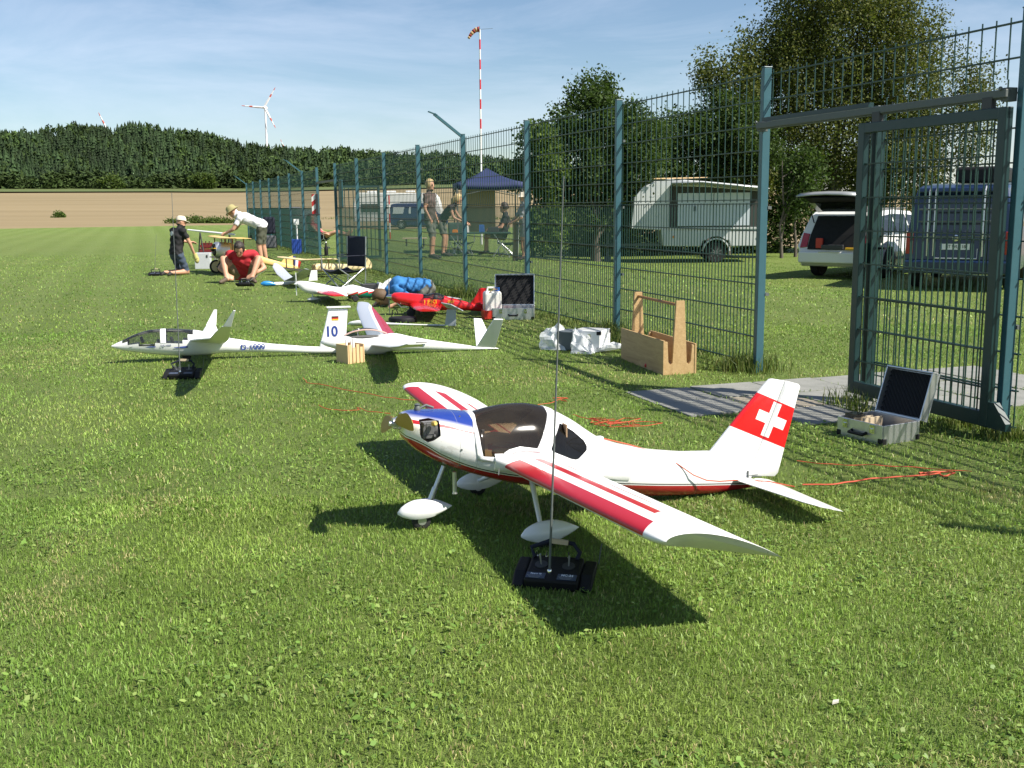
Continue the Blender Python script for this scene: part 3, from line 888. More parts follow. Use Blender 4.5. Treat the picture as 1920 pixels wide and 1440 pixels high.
# fixed half bay beside the sliding gate, and the strip of mesh above the doorway
mb = vwires(-BAY + .06, -1.29, .1, .04, 1.262); m2 = vwires(-BAY + .06, -.03, .1, 1.9, 2.215); mb.add(m2.v, m2.f)
m2 = vwires(-BAY + .06, -1.29, .1, 1.27, 1.9); mb.add(m2.v, m2.f)
o = mb.build('wire_mesh', M_wire, fence); o['kind'] = 'stuff'
for z in LOW + UP:
    w = MB()
    xe = -.03 if z > 1.9 else -1.29
    for yy in (-.0475, -.0325): w.box(((-BAY + .05 + xe) / 2, yy, z), (xe + BAY - .05, .0075, .0075))
    w.build('cross_wire', M_wire, o)
mb = MB(); mb.box((-1.275, 0, .92), (.05, .06, 1.86)); mb.box((-1.24, -.01, .92), (.012, .02, 1.8)); mb.build('gate_stop_post', M_gate, fence, bevel=.003)
mb = MB(); mb.box((-1.25, -.05, 1.06), (.04, .05, .1)); mb.build('lock_box', M_black, fence, bevel=.004)
mb = MB()
mb.box((-1.215, .075, 1.815), (2.36, .045, .042)); mb.box((-1.215, .075, 1.79), (2.36, .02, .01))
mb.build('overhead_rail', M_steel, fence, bevel=.004)
mb = MB(); mb.box((-.62, .02, 1.86), (1.2, .04, .03)); mb.build('lintel_bar', M_gate, fence)
for x in (-.05, -2.37):
    mb = MB(); mb.box((x, .05, 1.81), (.05, .06, .07)); mb.cyl((x + .01, .1, 1.84), .012, .012, (0, 1, 0), 8); mb.build('rail_bracket', M_steel, fence, bevel=.003)
# sliding gate leaf
gate = empty('sliding_gate', FP(-1.82, .085), FANG, 'dark green sliding gate leaf hanging from the overhead rail', 'gate')
gx0, gx1, gz0, gz1 = -.60, .60, .06, 1.745
for nme, c, d in (('top_rail', (0, 0, gz1 - .03), (1.2, .045, .06)), ('bottom_rail', (0, 0, gz0 + .04), (1.2, .045, .08)),
                  ('gate_stile', (gx0 + .03, 0, (gz0 + gz1) / 2), (.06, .047, gz1 - gz0 + .002)), ('gate_stile', (gx1 - .03, 0, (gz0 + gz1) / 2), (.06, .047, gz1 - gz0 + .002))):
    mb = MB(); mb.box(c, d); mb.build(nme, M_gate, gate, bevel=.004)
mb = vwires(gx0 + .10, gx1 - .10, .05, gz0 + .08, gz1 - .06, .003, 0); o = mb.build('wire_mesh', M_wire, gate); o['kind'] = 'stuff'
for k in range(7):
    mb = MB()
    for yy in (-.007, .007): mb.box((0, yy, .27 + .205 * k), (1.09, .0075, .0075))
    mb.build('cross_wire', M_wire, o)
for x in (gx0 + .15, gx1 - .15):
    mb = MB(); mb.box((x, 0, gz1 + .03), (.07, .03, .06)); mb.cyl((x, -.01, gz1 + .05), .03, .02, (0, 1, 0), 12); mb.build('roller', M_dark, gate)
mb = MB(); mb.prism([(gx0, .06), (gx0, .2), (gx0 - .04, .2), (gx0 - .13, .1), (gx0 - .13, .06)], -.02, .02, lambda u, v, t: (u, t, v)); mb.build('guide_foot', M_gate, gate)
mb = MB(); mb.box((gx1 - .028, -.04, .95), (.03, .05, .12)); mb.bar((gx1 - .03, -.05, .98), (gx1 - .03, -.11, .98), .014); mb.bar((gx1 - .03, -.11, .98), (gx1 - .14, -.11, .98), .014); mb.build('handle', M_black, gate)
# hinged gate in the far bay, standing open
g2 = empty('hinged_gate', FP(7 * BAY + .1, -.1), FANG + R(-78), 'narrow dark gate standing open in the far part of the fence', 'gate')
for nme, c, d in (('gate_frame', (.5, 0, 1.72), (1.0, .04, .05)), ('gate_frame', (.5, 0, .1), (1.0, .04, .05)), ('gate_stile', (.02, 0, .9), (.05, .042, 1.66)), ('gate_stile', (.98, 0, .9), (.05, .042, 1.66))):
    mb = MB(); mb.box(c, d); mb.build(nme, M_gate, g2)
for k in range(8):
    mb = MB(); mb.box((.13 + .105 * k, 0, .9), (.016, .016, 1.58)); mb.build('gate_bar', M_gate, g2)
mb = MB(); mb.box((1.26, .0, 1.86), (2.46, .05, .05)); o = mb.build('lintel_bar', M_gate, fence); o.location = (7 * BAY, 0, 0)
mb = MB(); mb.box((.0, -.12, 1.55), (.3, .02, .62)); mb.box((.0, -.1, 1.55), (.32, .012, .64)); o = mb.build('green_board', M_post, fence, bevel=.01); o.location = (7 * BAY - .1, 0, 0)
# striped warning board on the far post
wb = empty('warning_board', FP(8 * BAY - .1, .12, 0), FANG + R(70), 'red and white diagonally striped warning board on the far fence', 'sign')
m_, nt, b = nodes('red_white_stripes')
X, Y, Z = xyz(nt)
s_ = math_node(nt, 'FRACT', math_node(nt, 'MULTIPLY', math_node(nt, 'ADD', Z, math_node(nt, 'MULTIPLY', X, .8)), 4.2))
nt.links.new(mix(nt, math_node(nt, 'GREATER_THAN', s_, .5), (.75, .75, .73), (.5, .03, .03)), b.inputs['Base Color']); b.inputs['Roughness'].default_value = .4
mb = MB(); mb.box((0, 0, 1.32), (.10, .02, .52)); mb.build('board', m_, wb)
mb = MB(); mb.box((-.08, .02, 1.32), (.06, .03, .53)); mb.box((0, .03, 1.08), (.3, .02, .03)); mb.build('board_frame', M_dark, wb)

# ================================================================== LARGE LOW-WING MODEL AIRCRAFT
# local frame: x aft, y away from the camera, z up
PLX = Vector((-.442, 4.06, 0)); PSI = R(20.5)
plane = empty('model_aircraft', PLX, PSI, 'large white and red low wing model aircraft with white cross on red fin', 'model aircraft')
TOPL = [(.012, .476), (.03, .484), (.06, .486), (.11, .484), (.2, .477), (.28, .463), (.31, .462), (.36, .474), (.44, .483), (.53, .480), (.6, .462), (.66, .437), (.74, .390), (.80, .345), (.86, .305), (.95, .272), (1.1, .233), (1.25, .210), (1.4, .200), (1.52, .165), (1.6, .12)]
BOTL = [(.012, .388), (.03, .354), (.06, .330), (.11, .296), (.2, .250), (.28, .218), (.36, .190), (.44, .165), (.53, .142), (.6, .128), (.7, .106), (.8, .085), (.95, .056), (1.1, .033), (1.25, .017), (1.4, .008), (1.52, .010), (1.6, .012)]
WID = [(.012, .062), (.03, .087), (.06, .106), (.11, .122), (.2, .137), (.28, .148), (.4, .158), (.53, .160), (.66, .155), (.8, .140), (.95, .118), (1.1, .094), (1.25, .070), (1.4, .047), (1.52, .030), (1.6, .018)]
def ip(P, x): return float(np.interp(x, [a for a, b in P], [b for a, b in P]))
def smooth_ip(P, x, w=.02): return (ip(P, x - w) + ip(P, x) * 2 + ip(P, x + w)) / 4
SIDE = [(.012, .44), (.11, .40), (.28, .335), (.4, .30), (.6, .255), (.8, .21), (1.1, .14), (1.4, .09), (1.6, .06)]   # height of the widest line
def surf(x, th, grow=0.0):
    t, b_, w, s = smooth_ip(TOPL, x) + grow, smooth_ip(BOTL, x) - grow, smooth_ip(WID, x) + grow, ip(SIDE, x)
    c, sn = math.cos(th), math.sin(th)
    pu = 2.25 if x < .28 or x > .85 else 1.75
    p = pu if sn > 0 else 2.5
    cy = math.copysign(abs(c) ** (2 / p), c); sz = math.copysign(abs(sn) ** (2 / p), sn)
    z = s + (sz * (t - s) if sn > 0 else sz * (s - b_))
    return Vector((x, cy * w, z))
NX, NT = 110, 72
xs = [.012 + (1.6 - .012) * (i / NX) ** 1.0 for i in range(NX + 1)]
def fuselage_mat():
    m, nt, b = nodes('aircraft_livery')
    X, Y, Z = xyz(nt)
    bl = curve(nt, X, [(0, .388), (.05, .367), (.156, .300), (.282, .244), (.40, .212), (.502, .191), (.594, .173), (.937, .112), (1.25, .065), (1.6, .022)], 0, 1.6, 0, .5)
    d = math_node(nt, 'SUBTRACT', math_node(nt, 'SUBTRACT', Z, bl), .017)
    rl = curve(nt, X, [(0, .462), (.165, .432), (.267, .402), (.3, .394)], 0, .3, 0, .5)
    dr = math_node(nt, 'SUBTRACT', Z, rl)
    # blue nose fading into white, a red line under it
    fr = nt.nodes.new('ShaderNodeMapRange'); fr.inputs[1].default_value = .004; fr.inputs[2].default_value = .026
    nt.links.new(dr, fr.inputs[0])
    nose = math_node(nt, 'LESS_THAN', X, .272)
    c = mix(nt, math_node(nt, 'MULTIPLY', fr.outputs[0], nose), WHITE, (.006, .032, .24))
    redl = math_node(nt, 'MULTIPLY', math_node(nt, 'LESS_THAN', math_node(nt, 'ABSOLUTE', dr), math_node(nt, 'SUBTRACT', .0075, math_node(nt, 'MULTIPLY', X, .018))), math_node(nt, 'LESS_THAN', X, .285))
    c = mix(nt, redl, c, REDP)
    c = mix(nt, math_node(nt, 'LESS_THAN', d, 0), c, (.008, .008, .01))
    c = mix(nt, math_node(nt, 'LESS_THAN', d, -.0045), c, WHITE)
    c = mix(nt, math_node(nt, 'LESS_THAN', d, -.009), c, (.42, .012, .018))
    joint = math_node(nt, 'LESS_THAN', math_node(nt, 'ABSOLUTE', math_node(nt, 'SUBTRACT', X, .205)), .0009)
    c = mix(nt, math_node(nt, 'MULTIPLY', joint, .6), c, (.25, .25, .25))
    for x_, w_ in ((.272, .0010), (.86, .0010), (1.30, .0009)):
        jn = math_node(nt, 'LESS_THAN', math_node(nt, 'ABSOLUTE', math_node(nt, 'SUBTRACT', X, x_)), w_)
        c = mix(nt, math_node(nt, 'MULTIPLY', jn, .5), c, (.28, .28, .28))
    sm = nt.nodes.new('ShaderNodeTexNoise'); sm.inputs['Scale'].default_value = 7; sm.inputs['Detail'].default_value = 7; sm.inputs['Roughness'].default_value = .7
    oil = math_node(nt, 'MULTIPLY', math_node(nt, 'GREATER_THAN', X, .13), math_node(nt, 'LESS_THAN', X, .95))
    oil = math_node(nt, 'MULTIPLY', oil, math_node(nt, 'LESS_THAN', d, .05))
    oil = math_node(nt, 'MULTIPLY', oil, math_node(nt, 'MULTIPLY', math_node(nt, 'GREATER_THAN', sm.outputs[0], .52), .22))
    c = mix(nt, oil, c, (.22, .19, .14))
    nz = nt.nodes.new('ShaderNodeTexNoise'); nz.inputs['Scale'].default_value = 30; nz.inputs['Detail'].default_value = 4
    c = mix(nt, math_node(nt, 'MULTIPLY', nz.outputs[0], .05), c, (.45, .43, .38))
    nt.links.new(c, b.inputs['Base Color']); gloss(b, .24, .5)
    return m
M_liv = fuselage_mat()
def poly_in(poly, x, z):
    ins = False; j = len(poly) - 1
    for i in range(len(poly)):
        if (poly[i][1] > z) != (poly[j][1] > z) and x < (poly[j][0] - poly[i][0]) * (z - poly[i][1]) / (poly[j][1] - poly[i][1]) + poly[i][0]: ins = not ins
        j = i
    return ins
GLASS = [(.300, .6), (.296, .455), (.283, .425), (.284, .36), (.294, .310), (.362, .302), (.380, .320), (.40, .330), (.445, .337), (.519, .322), (.545, .36), (.572, .401), (.600, .44), (.622, .6)]
FRAME = [(.280, .6), (.276, .455), (.264, .425), (.264, .36), (.274, .300), (.29, .291), (.358, .283), (.38, .296), (.40, .31), (.445, .320), (.53, .306), (.585, .335), (.64, .40), (.655, .6)]
REARW = [(.630, .402), (.648, .400), (.70, .366), (.742, .326), (.750, .305), (.745, .290), (.700, .262), (.687, .260), (.665, .266), (.585, .304), (.580, .314)]
HOLE = [(.057, .464), (.095, .467), (.133, .456), (.131, .402), (.105, .385), (.083, .378), (.060, .395), (.055, .41)]
bmF = bmesh.new()
gv = [[bmF.verts.new(surf(x, 6.2831853 * j / NT)) for j in range(NT)] for x in xs]
for i in range(NX):
    for j in range(NT):
        bmF.faces.new((gv[i][j], gv[i + 1][j], gv[i + 1][(j + 1) % NT], gv[i][(j + 1) % NT]))
bmF.faces.new([gv[0][j] for j in range(NT)]); bmF.faces.new([gv[NX][j] for j in reversed(range(NT))])
bmesh.ops.recalc_face_normals(bmF, faces=bmF.faces)
for poly in (GLASS, FRAME, REARW, HOLE):        # cut the skin cleanly along every window and hatch outline
    for i in range(len(poly)):
        a, b_ = poly[i], poly[(i + 1) % len(poly)]
        if a[1] > .55 and b_[1] > .55: continue
        x0_, x1_, z0_, z1_ = min(a[0], b_[0]) - .012, max(a[0], b_[0]) + .012, min(a[1], b_[1]) - .012, max(a[1], b_[1]) + .012
        fs = [f for f in bmF.faces if any(x0_ < v.co.x < x1_ and z0_ < v.co.z < z1_ for v in f.verts)]
        ge = list({e for f in fs for e in f.edges}) + list({v for f in fs for v in f.verts}) + fs
        bmesh.ops.bisect_plane(bmF, geom=ge, plane_co=(a[0], 0, a[1]), plane_no=(b_[1] - a[1], 0, a[0] - b_[0]), dist=1e-5)
bmF.normal_update()
kind_of_face = {}
for f in bmF.faces:
    c = f.calc_center_median()
    if len(f.verts) > 20: k = 'body'
    elif poly_in(GLASS, c.x, c.z): k = 'glass'
    elif poly_in(FRAME, c.x, c.z): k = 'frame'
    elif poly_in(REARW, c.x, c.z): k = 'rearw'
    elif c.y < 0 and poly_in(HOLE, c.x, c.z): k = 'hole'
    else: k = 'body'
    kind_of_face[f] = k
def cell_mesh(name, keys, m, parent, grow=0.0, sel=None):
    idx = {}; V = []; Fc = []
    for f, k in kind_of_face.items():
        if k not in keys or (sel and not sel(f.calc_center_median())): continue
        fc = []
        for v in f.verts:
            if v not in idx:
                idx[v] = len(V); V.append(v.co + v.normal * grow)
            fc.append(idx[v])
        Fc.append(tuple(fc))
    mb = MB(); mb.add(V, Fc)
    return mb.build(name, m, parent, smooth=True, angle=50, fix=False)
fus = cell_mesh('fuselage', ['body'], M_liv, plane)
can = cell_mesh('canopy', ['frame'], M_white, plane, grow=.003)
md = can.modifiers.new('thickness', 'SOLIDIFY'); md.thickness = .005; md.offset = -1
cell_mesh('canopy_glass', ['glass'], M_smoke, can)
M_rearw = glass_mat('dark_smoked_acrylic', (.10, .09, .07), .3, .05)
cell_mesh('side_window', ['rearw'], M_rearw, plane, sel=lambda p: p.y < 0)
cell_mesh('side_window', ['rearw'], M_rearw, plane, sel=lambda p: p.y >= 0)
cell_mesh('cowl_recess', ['hole'], mat('engine_black', (.02, .02, .02), .5, var=.3), fus, grow=-.012)
# cockpit: floor tub, panel, two seats
M_tub = mat('cockpit_brown', (.26, .175, .10), .8, var=.08, scale=4)
M_seat = mat('cockpit_seat', (.035, .030, .026), .8, var=.3)
mb = MB()
tubp = [[(x, sgn * (smooth_ip(WID, x) - .022), ip(SIDE, x) - .06) for sgn in (-1, 1)] for x in (.285, .35, .45, .55, .65, .74)]
mb.rings(tubp, cap=False, closed=False); mb.build('cockpit_floor', M_tub, plane)
for y in (-.065, .065):
    mb = MB(); mb.box((.47, y, .262), (.11, .085, .03)); mb.box((.555, y, .325), (.022, .085, .14), Matrix.Rotation(R(-18), 3, 'Y')); mb.build('seat', M_seat, plane, bevel=.01)
mb = MB(); mb.box((.305, 0, .33), (.014, .24, .16)); mb.box((.33, 0, .405), (.05, .22, .008)); mb.build('instrument_panel', M_seat, plane, bevel=.003)
mb = MB(); mb.box((.66, 0, .30), (.006, .24, .2)); mb.build('cabin_bulkhead', M_tub, plane)
# engine head in the cowl opening, plug cap, exhaust parts
mb = MB()
for k in range(5): mb.box((.094, -.090 - .004 * k, .425), (.062 - .002 * k, .0022, .066))
mb.box((.094, -.095, .43), (.03, .03, .045)); mb.cyl((.072, -.110, .45), .005, .012, (0, 1, 0), 8); mb.cyl((.116, -.110, .45), .005, .012, (0, 1, 0), 8); mb.cyl((.078, -.110, .402), .005, .012, (0, 1, 0), 8); mb.cyl((.11, -.110, .402), .005, .012, (0, 1, 0), 8)
eng = mb.build('engine_head', mat('cast_engine_grey', (.16, .16, .165), .45, metal=.4, var=.3), plane, bevel=.002)
mb = MB(); mb.lathe([(.004, 0), (.010, .004), (.010, .02), (.007, .03)], (.102, -.122, .452), (.1, -1, .2), 12); mb.build('spark_plug_cap', mat('yellow_rubber', (.6, .45, .12), .5), eng)
mb = MB(); mb.tube([(.206, -.05, .235), (.206, -.05, .147)], .009, 10); mb.tube([(.206, -.05, .15), (.206, -.05, .146)], [.011, .011], 10); mb.build('exhaust_pipe', M_alu, plane, smooth=True)
mb = MB(); mb.lathe([(.012, 0), (.014, .01), (.009, .02), (.012, .026), (.004, .03)], (.075, -.0, .482), (0, 0, 1), 12); mb.tube([(.08, 0, .49), (.11, .0, .503), (.14, .0, .49)], .005, 8); mb.build('carburettor_stub', M_steel, plane, smooth=True)
for x, z in ((.21, .345), (.212, .275), (.225, .46)):
    p = min((surf(x, R(180 + a)) for a in range(-90, 60, 2)), key=lambda q: abs(q.z - z))
    mb = MB(); mb.cyl(p, .004, .004, (0, 1, .1), 10); mb.build('cowl_screw', M_steel, fus)
# propeller, hub
prop = empty('propeller', (-.012, 0, .440), 0, parent=plane)
m_prop = mat('varnished_wood', (.50, .33, .09), .55, c2=(.40, .25, .06), scale=6, spec=.2)
def blade(sign):
    rows = []
    for i in range(13):
        t = i / 12; r_ = .015 + .235 * t
        ch = (.013 + .024 * math.sin(min(1, t * 1.6) * 1.5708)) * (1 if t < .8 else math.sqrt(max(.02, 1 - ((t - .8) / .205) ** 2)))
        pit = -R(40 - 24 * t) * sign
        row = []
        for k in range(10):
            a = 6.2831853 * k / 10
            u, v = math.cos(a) * ch, math.sin(a) * .0045 * (1.3 - t)
            row.append((-v * math.cos(pit) - u * math.sin(pit) * .9, sign * r_, u * math.cos(pit) - v * math.sin(pit)))
        rows.append(row)
    mb = MB(); mb.rings(rows); return mb
for sg in (1, -1):
    o = blade(sg).build('propeller_blade', m_prop, prop, smooth=True); o.rotation_euler = (R(-12), 0, 0)
mb = MB(); mb.lathe([(.0, -.028), (.010, -.028), (.010, -.016), (.022, -.014), (.022, .0), (.026, .002), (.026, .016)], (0, 0, 0), (1, 0, 0), 20); mb.build('propeller_hub', M_alu, prop, smooth=True, angle=30)
# ---- wings
def airfoil(n=26, t=.145, camber=.035):
    up, lo = [], []
    for i in range(n + 1):
        x = .5 * (1 - math.cos(math.pi * i / n))
        yt = 5 * t * (.2969 * math.sqrt(x) - .126 * x - .3516 * x * x + .2843 * x ** 3 - .1036 * x ** 4)
        c = camber * 4 * x * (1 - x)
        up.append((x, c + yt)); lo.append((x, c - yt))
    return list(reversed(up)) + lo[1:]        # TE upper -> LE -> TE lower
AF = airfoil()
def wing_mesh(name, stations, m, parent, af=AF, cant=0.0):
    """stations: (le xyz, te xyz, thickness factor); uv = chord metres, span metres"""
    mb = MB(); rows = []; uv = []
    for le, te, tf, span in stations:
        le, te = Vector(le), Vector(te); ch = te - le
        up = Vector((0, 0, 1)) - ch.normalized() * ch.normalized().z; up.normalize()
        rows.append([le + ch * a + up * (b_ * ch.length * tf) for a, b_ in af]); uv.append([((a if i <= len(af) // 2 else -a) * ch.length, span) for i, (a, b_) in enumerate(af)])
    if cant:      # wing tip cut slanting inwards below
        sg = 1 if rows[-1][0].y > 0 else -1
        for k, f in ((-1, 1.0), (-2, .86), (-3, .72), (-4, .4)):
            for i, p in enumerate(rows[k]):
                if i > len(af) // 2: p.y -= sg * cant * f * math.sqrt(max(0, math.sin(math.pi * af[i][0])))
    mb.rings(rows, cap=True)
    o = mb.build(name, m, parent, smooth=True, angle=50)
    me = o.data; lay = me.uv_layers.new(name='paint')
    flat = [u for r_ in uv for u in r_]
    for l in me.loops: lay.data[l.index].uv = flat[l.vertex_index]
    return o
def wing_mat():
    m, nt, b = nodes('wing_livery')
    t = nt.nodes.new('ShaderNodeUVMap'); t.uv_map = 'paint'
    s = nt.nodes.new('ShaderNodeSeparateXYZ'); nt.links.new(t.outputs[0], s.inputs[0]); U, V = s.outputs[0], s.outputs[1]
    def stripe(u0, u1, v0, v1, sl):
        k = math_node(nt, 'MULTIPLY', math_node(nt, 'GREATER_THAN', U, u0), math_node(nt, 'LESS_THAN', U, u1))
        vv = math_node(nt, 'ADD', V, math_node(nt, 'MULTIPLY', U, sl))
        k = math_node(nt, 'MULTIPLY', k, math_node(nt, 'LESS_THAN', vv, v1))
        return math_node(nt, 'MULTIPLY', k, math_node(nt, 'GREATER_THAN', math_node(nt, 'SUBTRACT', V, math_node(nt, 'MULTIPLY', U, 1.1)), v0))
    c = mix(nt, stripe(-.002, .056, .06, 1.33, .9), WHITE, REDP)
    c = mix(nt, stripe(.112, .158, -.06, 1.28, .9), c, REDP)
    c = mix(nt, stripe(.212, .228, -.12, 1.16, .9), c, REDP)
    hinge = math_node(nt, 'MULTIPLY', math_node(nt, 'LESS_THAN', math_node(nt, 'ABSOLUTE', math_node(nt, 'SUBTRACT', math_node(nt, 'ABSOLUTE', U), .345)), .0014), math_node(nt, 'GREATER_THAN', V, .3))
    c = mix(nt, math_node(nt, 'MULTIPLY', hinge, .55), c, (.2, .2, .2))
    nt.links.new(c, b.inputs['Base Color']); gloss(b, .3, .1); b.inputs['Specular IOR Level'].default_value = .3
    return m
M_wing = wing_mat()
for sg in (-1, 1):
    st = []
    for y in (.146, .16, .3, .6, .9, 1.15, 1.28, 1.345):
        t = (y - .16) / 1.26
        st.append(((.375 - .004 * t, sg * y, .268 + .072 * t), (.802 - .01 * t, sg * y, .180 + .058 * t), 1, y))
    for y, f in ((1.385, .04), (1.405, .10), (1.42, .2)):     # rounded leading corner at the tip
        t = (y - .16) / 1.26
        st.append(((.371 + .14 * f, sg * y, .338 - .016 * f), (.792, sg * y, .237), 1 - .2 * f, y))
    w = wing_mesh('wing', st, M_wing, plane, cant=.06)
    mb = MB()   # root fillet
    rows = []
    for f, dz in ((0, .0), (1, .03)):
        pass
# root fairings swelling out of the fuselage side
for sg in (-1, 1):
    rows = []
    for i in range(11):
        t = i / 10; x = .34 + .60 * t
        yb = smooth_ip(WID, x); z0 = .275 - .2 * (x - .375)
        bul = .055 * math.sin(min(1, t * 1.25 + .05) * math.pi) ** .8 if t < .78 else .055 * max(.02, math.sin(min(1, t * 1.25 + .05) * math.pi)) ** .8
        rows.append([(x, sg * (yb - .012), z0 + .05), (x, sg * (yb + bul * .35), z0 + .03), (x, sg * (yb + bul), z0 + .008), (x, sg * (yb + bul * .5), z0 - .02), (x, sg * (yb - .012), z0 - .035)])
    mb = MB(); mb.rings(rows); mb.build('wing_root_fairing', M_white, plane, smooth=True, angle=70)
# ---- tail
def fin_mat():
    m, nt, b = nodes('tail_cross_livery')
    X, Y, Z = xyz(nt)
    hx, hz, ox, oz = .403, .915, 1.7, .316
    dx, dz = math_node(nt, 'SUBTRACT', X, ox), math_node(nt, 'SUBTRACT', Z, oz)
    T = math_node(nt, 'ADD', math_node(nt, 'MULTIPLY', dx, hx), math_node(nt, 'MULTIPLY', dz, hz))
    S = math_node(nt, 'SUBTRACT', math_node(nt, 'MULTIPLY', dx, hz), math_node(nt, 'MULTIPLY', dz, hx))
    aT, aS = math_node(nt, 'ABSOLUTE', T), math_node(nt, 'ABSOLUTE', S)
    band_ = math_node(nt, 'MULTIPLY', math_node(nt, 'LESS_THAN', T, .088), math_node(nt, 'GREATER_THAN', T, -.094))
    c = mix(nt, band_, WHITE, (.62, .012, .015))
    arm_ = math_node(nt, 'MAXIMUM', math_node(nt, 'MULTIPLY', math_node(nt, 'LESS_THAN', aT, .080), math_node(nt, 'LESS_THAN', aS, .0235)), math_node(nt, 'MULTIPLY', math_node(nt, 'LESS_THAN', aS, .080), math_node(nt, 'LESS_THAN', aT, .0235)))
    c = mix(nt, arm_, c, WHITE)
    nt.links.new(c, b.inputs['Base Color']); gloss(b, .26, .4)
    return m
M_fin = fin_mat()
def slab(poly, th, edge=.35, rows=(0, .12, .5, .88, 1)):
    """flat tail surface in the xz plane with thinned rim"""
    n = len(poly); cx = sum(p[0] for p in poly) / n; cz = sum(p[1] for p in poly) / n
    rings = []
    for side, sc, y in ((-1, .86, th / 2), (-1, 1, th / 2 * edge), (1, 1, th / 2 * edge), (1, .86, th / 2)):
        rings.append([(cx + (x - cx) * sc, side * y * 1.0, cz + (z - cz) * sc) for x, z in poly])
    mb = MB(); mb.rings(rings); return mb
slab([(1.34, .13), (1.402, .206), (1.55, .362), (1.676, .488), (1.690, .499), (1.705, .5), (1.770, .487), (1.7, .32), (1.594, .075), (1.5, .06)], .026).build('fin', M_fin, plane, smooth=True, angle=25)
slab([(1.776, .486), (1.846, .466), (1.855, .453), (1.815, .30), (1.752, .066), (1.735, .051), (1.62, .064), (1.597, .072), (1.706, .32)], .022, .12).build('rudder', M_fin, plane, smooth=True, angle=25)
for sg in (-1, .90):
    st = [((1.500, sg * .02, .066), (1.612, sg * .02, .056), .8, 0), ((1.505, sg * .53, .094), (1.605, sg * .53, .066), .8, .5), ((1.545, sg * .575, .085), (1.605, sg * .575, .066), .6, .57)]
    if sg > 0: st = [((a[0], a[1], a[2] - .03 * v / .5), (b_[0], b_[1], b_[2] - .03 * v / .5), t_, v) for a, b_, t_, v in st]
    wing_mesh('tailplane', st, M_white, plane)
    st = [((1.614, sg * .02, .056), (1.690, sg * .03, .046), .5, 0), ((1.607, sg * .53, .066), (1.665, sg * .56, .052), .5, .5), ((1.607, sg * .578, .066), (1.66, sg * .585, .052), .4, .57)]
    if sg > 0: st = [((a[0], a[1], a[2] - .03 * v / .5), (b_[0], b_[1], b_[2] - .03 * v / .5), t_, v) for a, b_, t_, v in st]
    wing_mesh('elevator', st, M_white, plane)
mb = MB(); mb.box((1.6, -.03, .075), (.05, .004, .004)); mb.box((1.578, -.02, .082), (.004, .02, .03)); mb.build('control_horn', M_steel, plane)
# ---- undercarriage
def spat(c, L, h, w):
    rows = []
    for i in range(15):
        t = i / 14
        k = (math.sin(min(1, (t + .006) * 2.5) * 1.5708) ** .55) * (1 if t < .5 else max(.03, (1 - ((t - .5) / .505) ** 1.7)))
        x = -L * .45 + L * t
        rows.append([(c[0] + x, c[1] + math.cos(a) * w / 2 * k, c[2] + (math.sin(a) * h / 2 * k if math.sin(a) > -.6 else -.6 * h / 2 * k) + (.008 * t if 1 else 0)) for a in [6.2831853 * j / 18 for j in range(18)]])
    mb = MB(); mb.rings(rows); return mb
M_tyre = mat('small_tyre', (.02, .02, .02), .75, var=.3)
for nme, c, L in (('nose', (.085, 0, .075), .225), ('left', (.458, -.40, .055), .235), ('right', (.458, .40, .055), .235)):
    sp = spat(c, L, .092, .072).build('wheel_spat', M_white, plane, smooth=True, angle=60)
    mb = MB(); mb.lathe([(.012, -.012), (.030, -.013), (.038, -.008), (.040, 0), (.038, .008), (.030, .013), (.012, .012)], (c[0] - .005, c[1], .038), (0, 1, 0), 20)
    wh = mb.build('wheel', M_tyre, plane, smooth=True); mb = MB(); mb.cyl((c[0] - .005, c[1], .038), .018, .028, (0, 1, 0), 14); mb.build('wheel_hub', M_alu, wh)
mb = MB(); mb.tube([(.178, 0, .25), (.095, 0, .06)], .0095, 10); mb.tube([(.14, 0, .165), (.095, 0, .06)], .012, 10); mb.build('nose_leg', M_alu, plane, smooth=True)
for sg in (-1, 1):
    mb = MB(); mb.tube([(.509, sg * .11, .19), (.447, sg * .36, .075)], [.011, .009], 10); mb.tube([(.447, sg * .36, .08), (.447, sg * .40, .045)], .007, 8); mb.build('main_leg', M_white, plane, smooth=True)
mb = MB(); p = surf(.36, R(196)); mb.bar(p, p + Vector((-.015, -.03, -.03)), .004); mb.build('boarding_step', M_steel, plane)
mb = MB(); mb.box((.86, 0, .305), (.03, .03, .012)); mb.build('antenna_fairing', M_white, plane, bevel=.003)

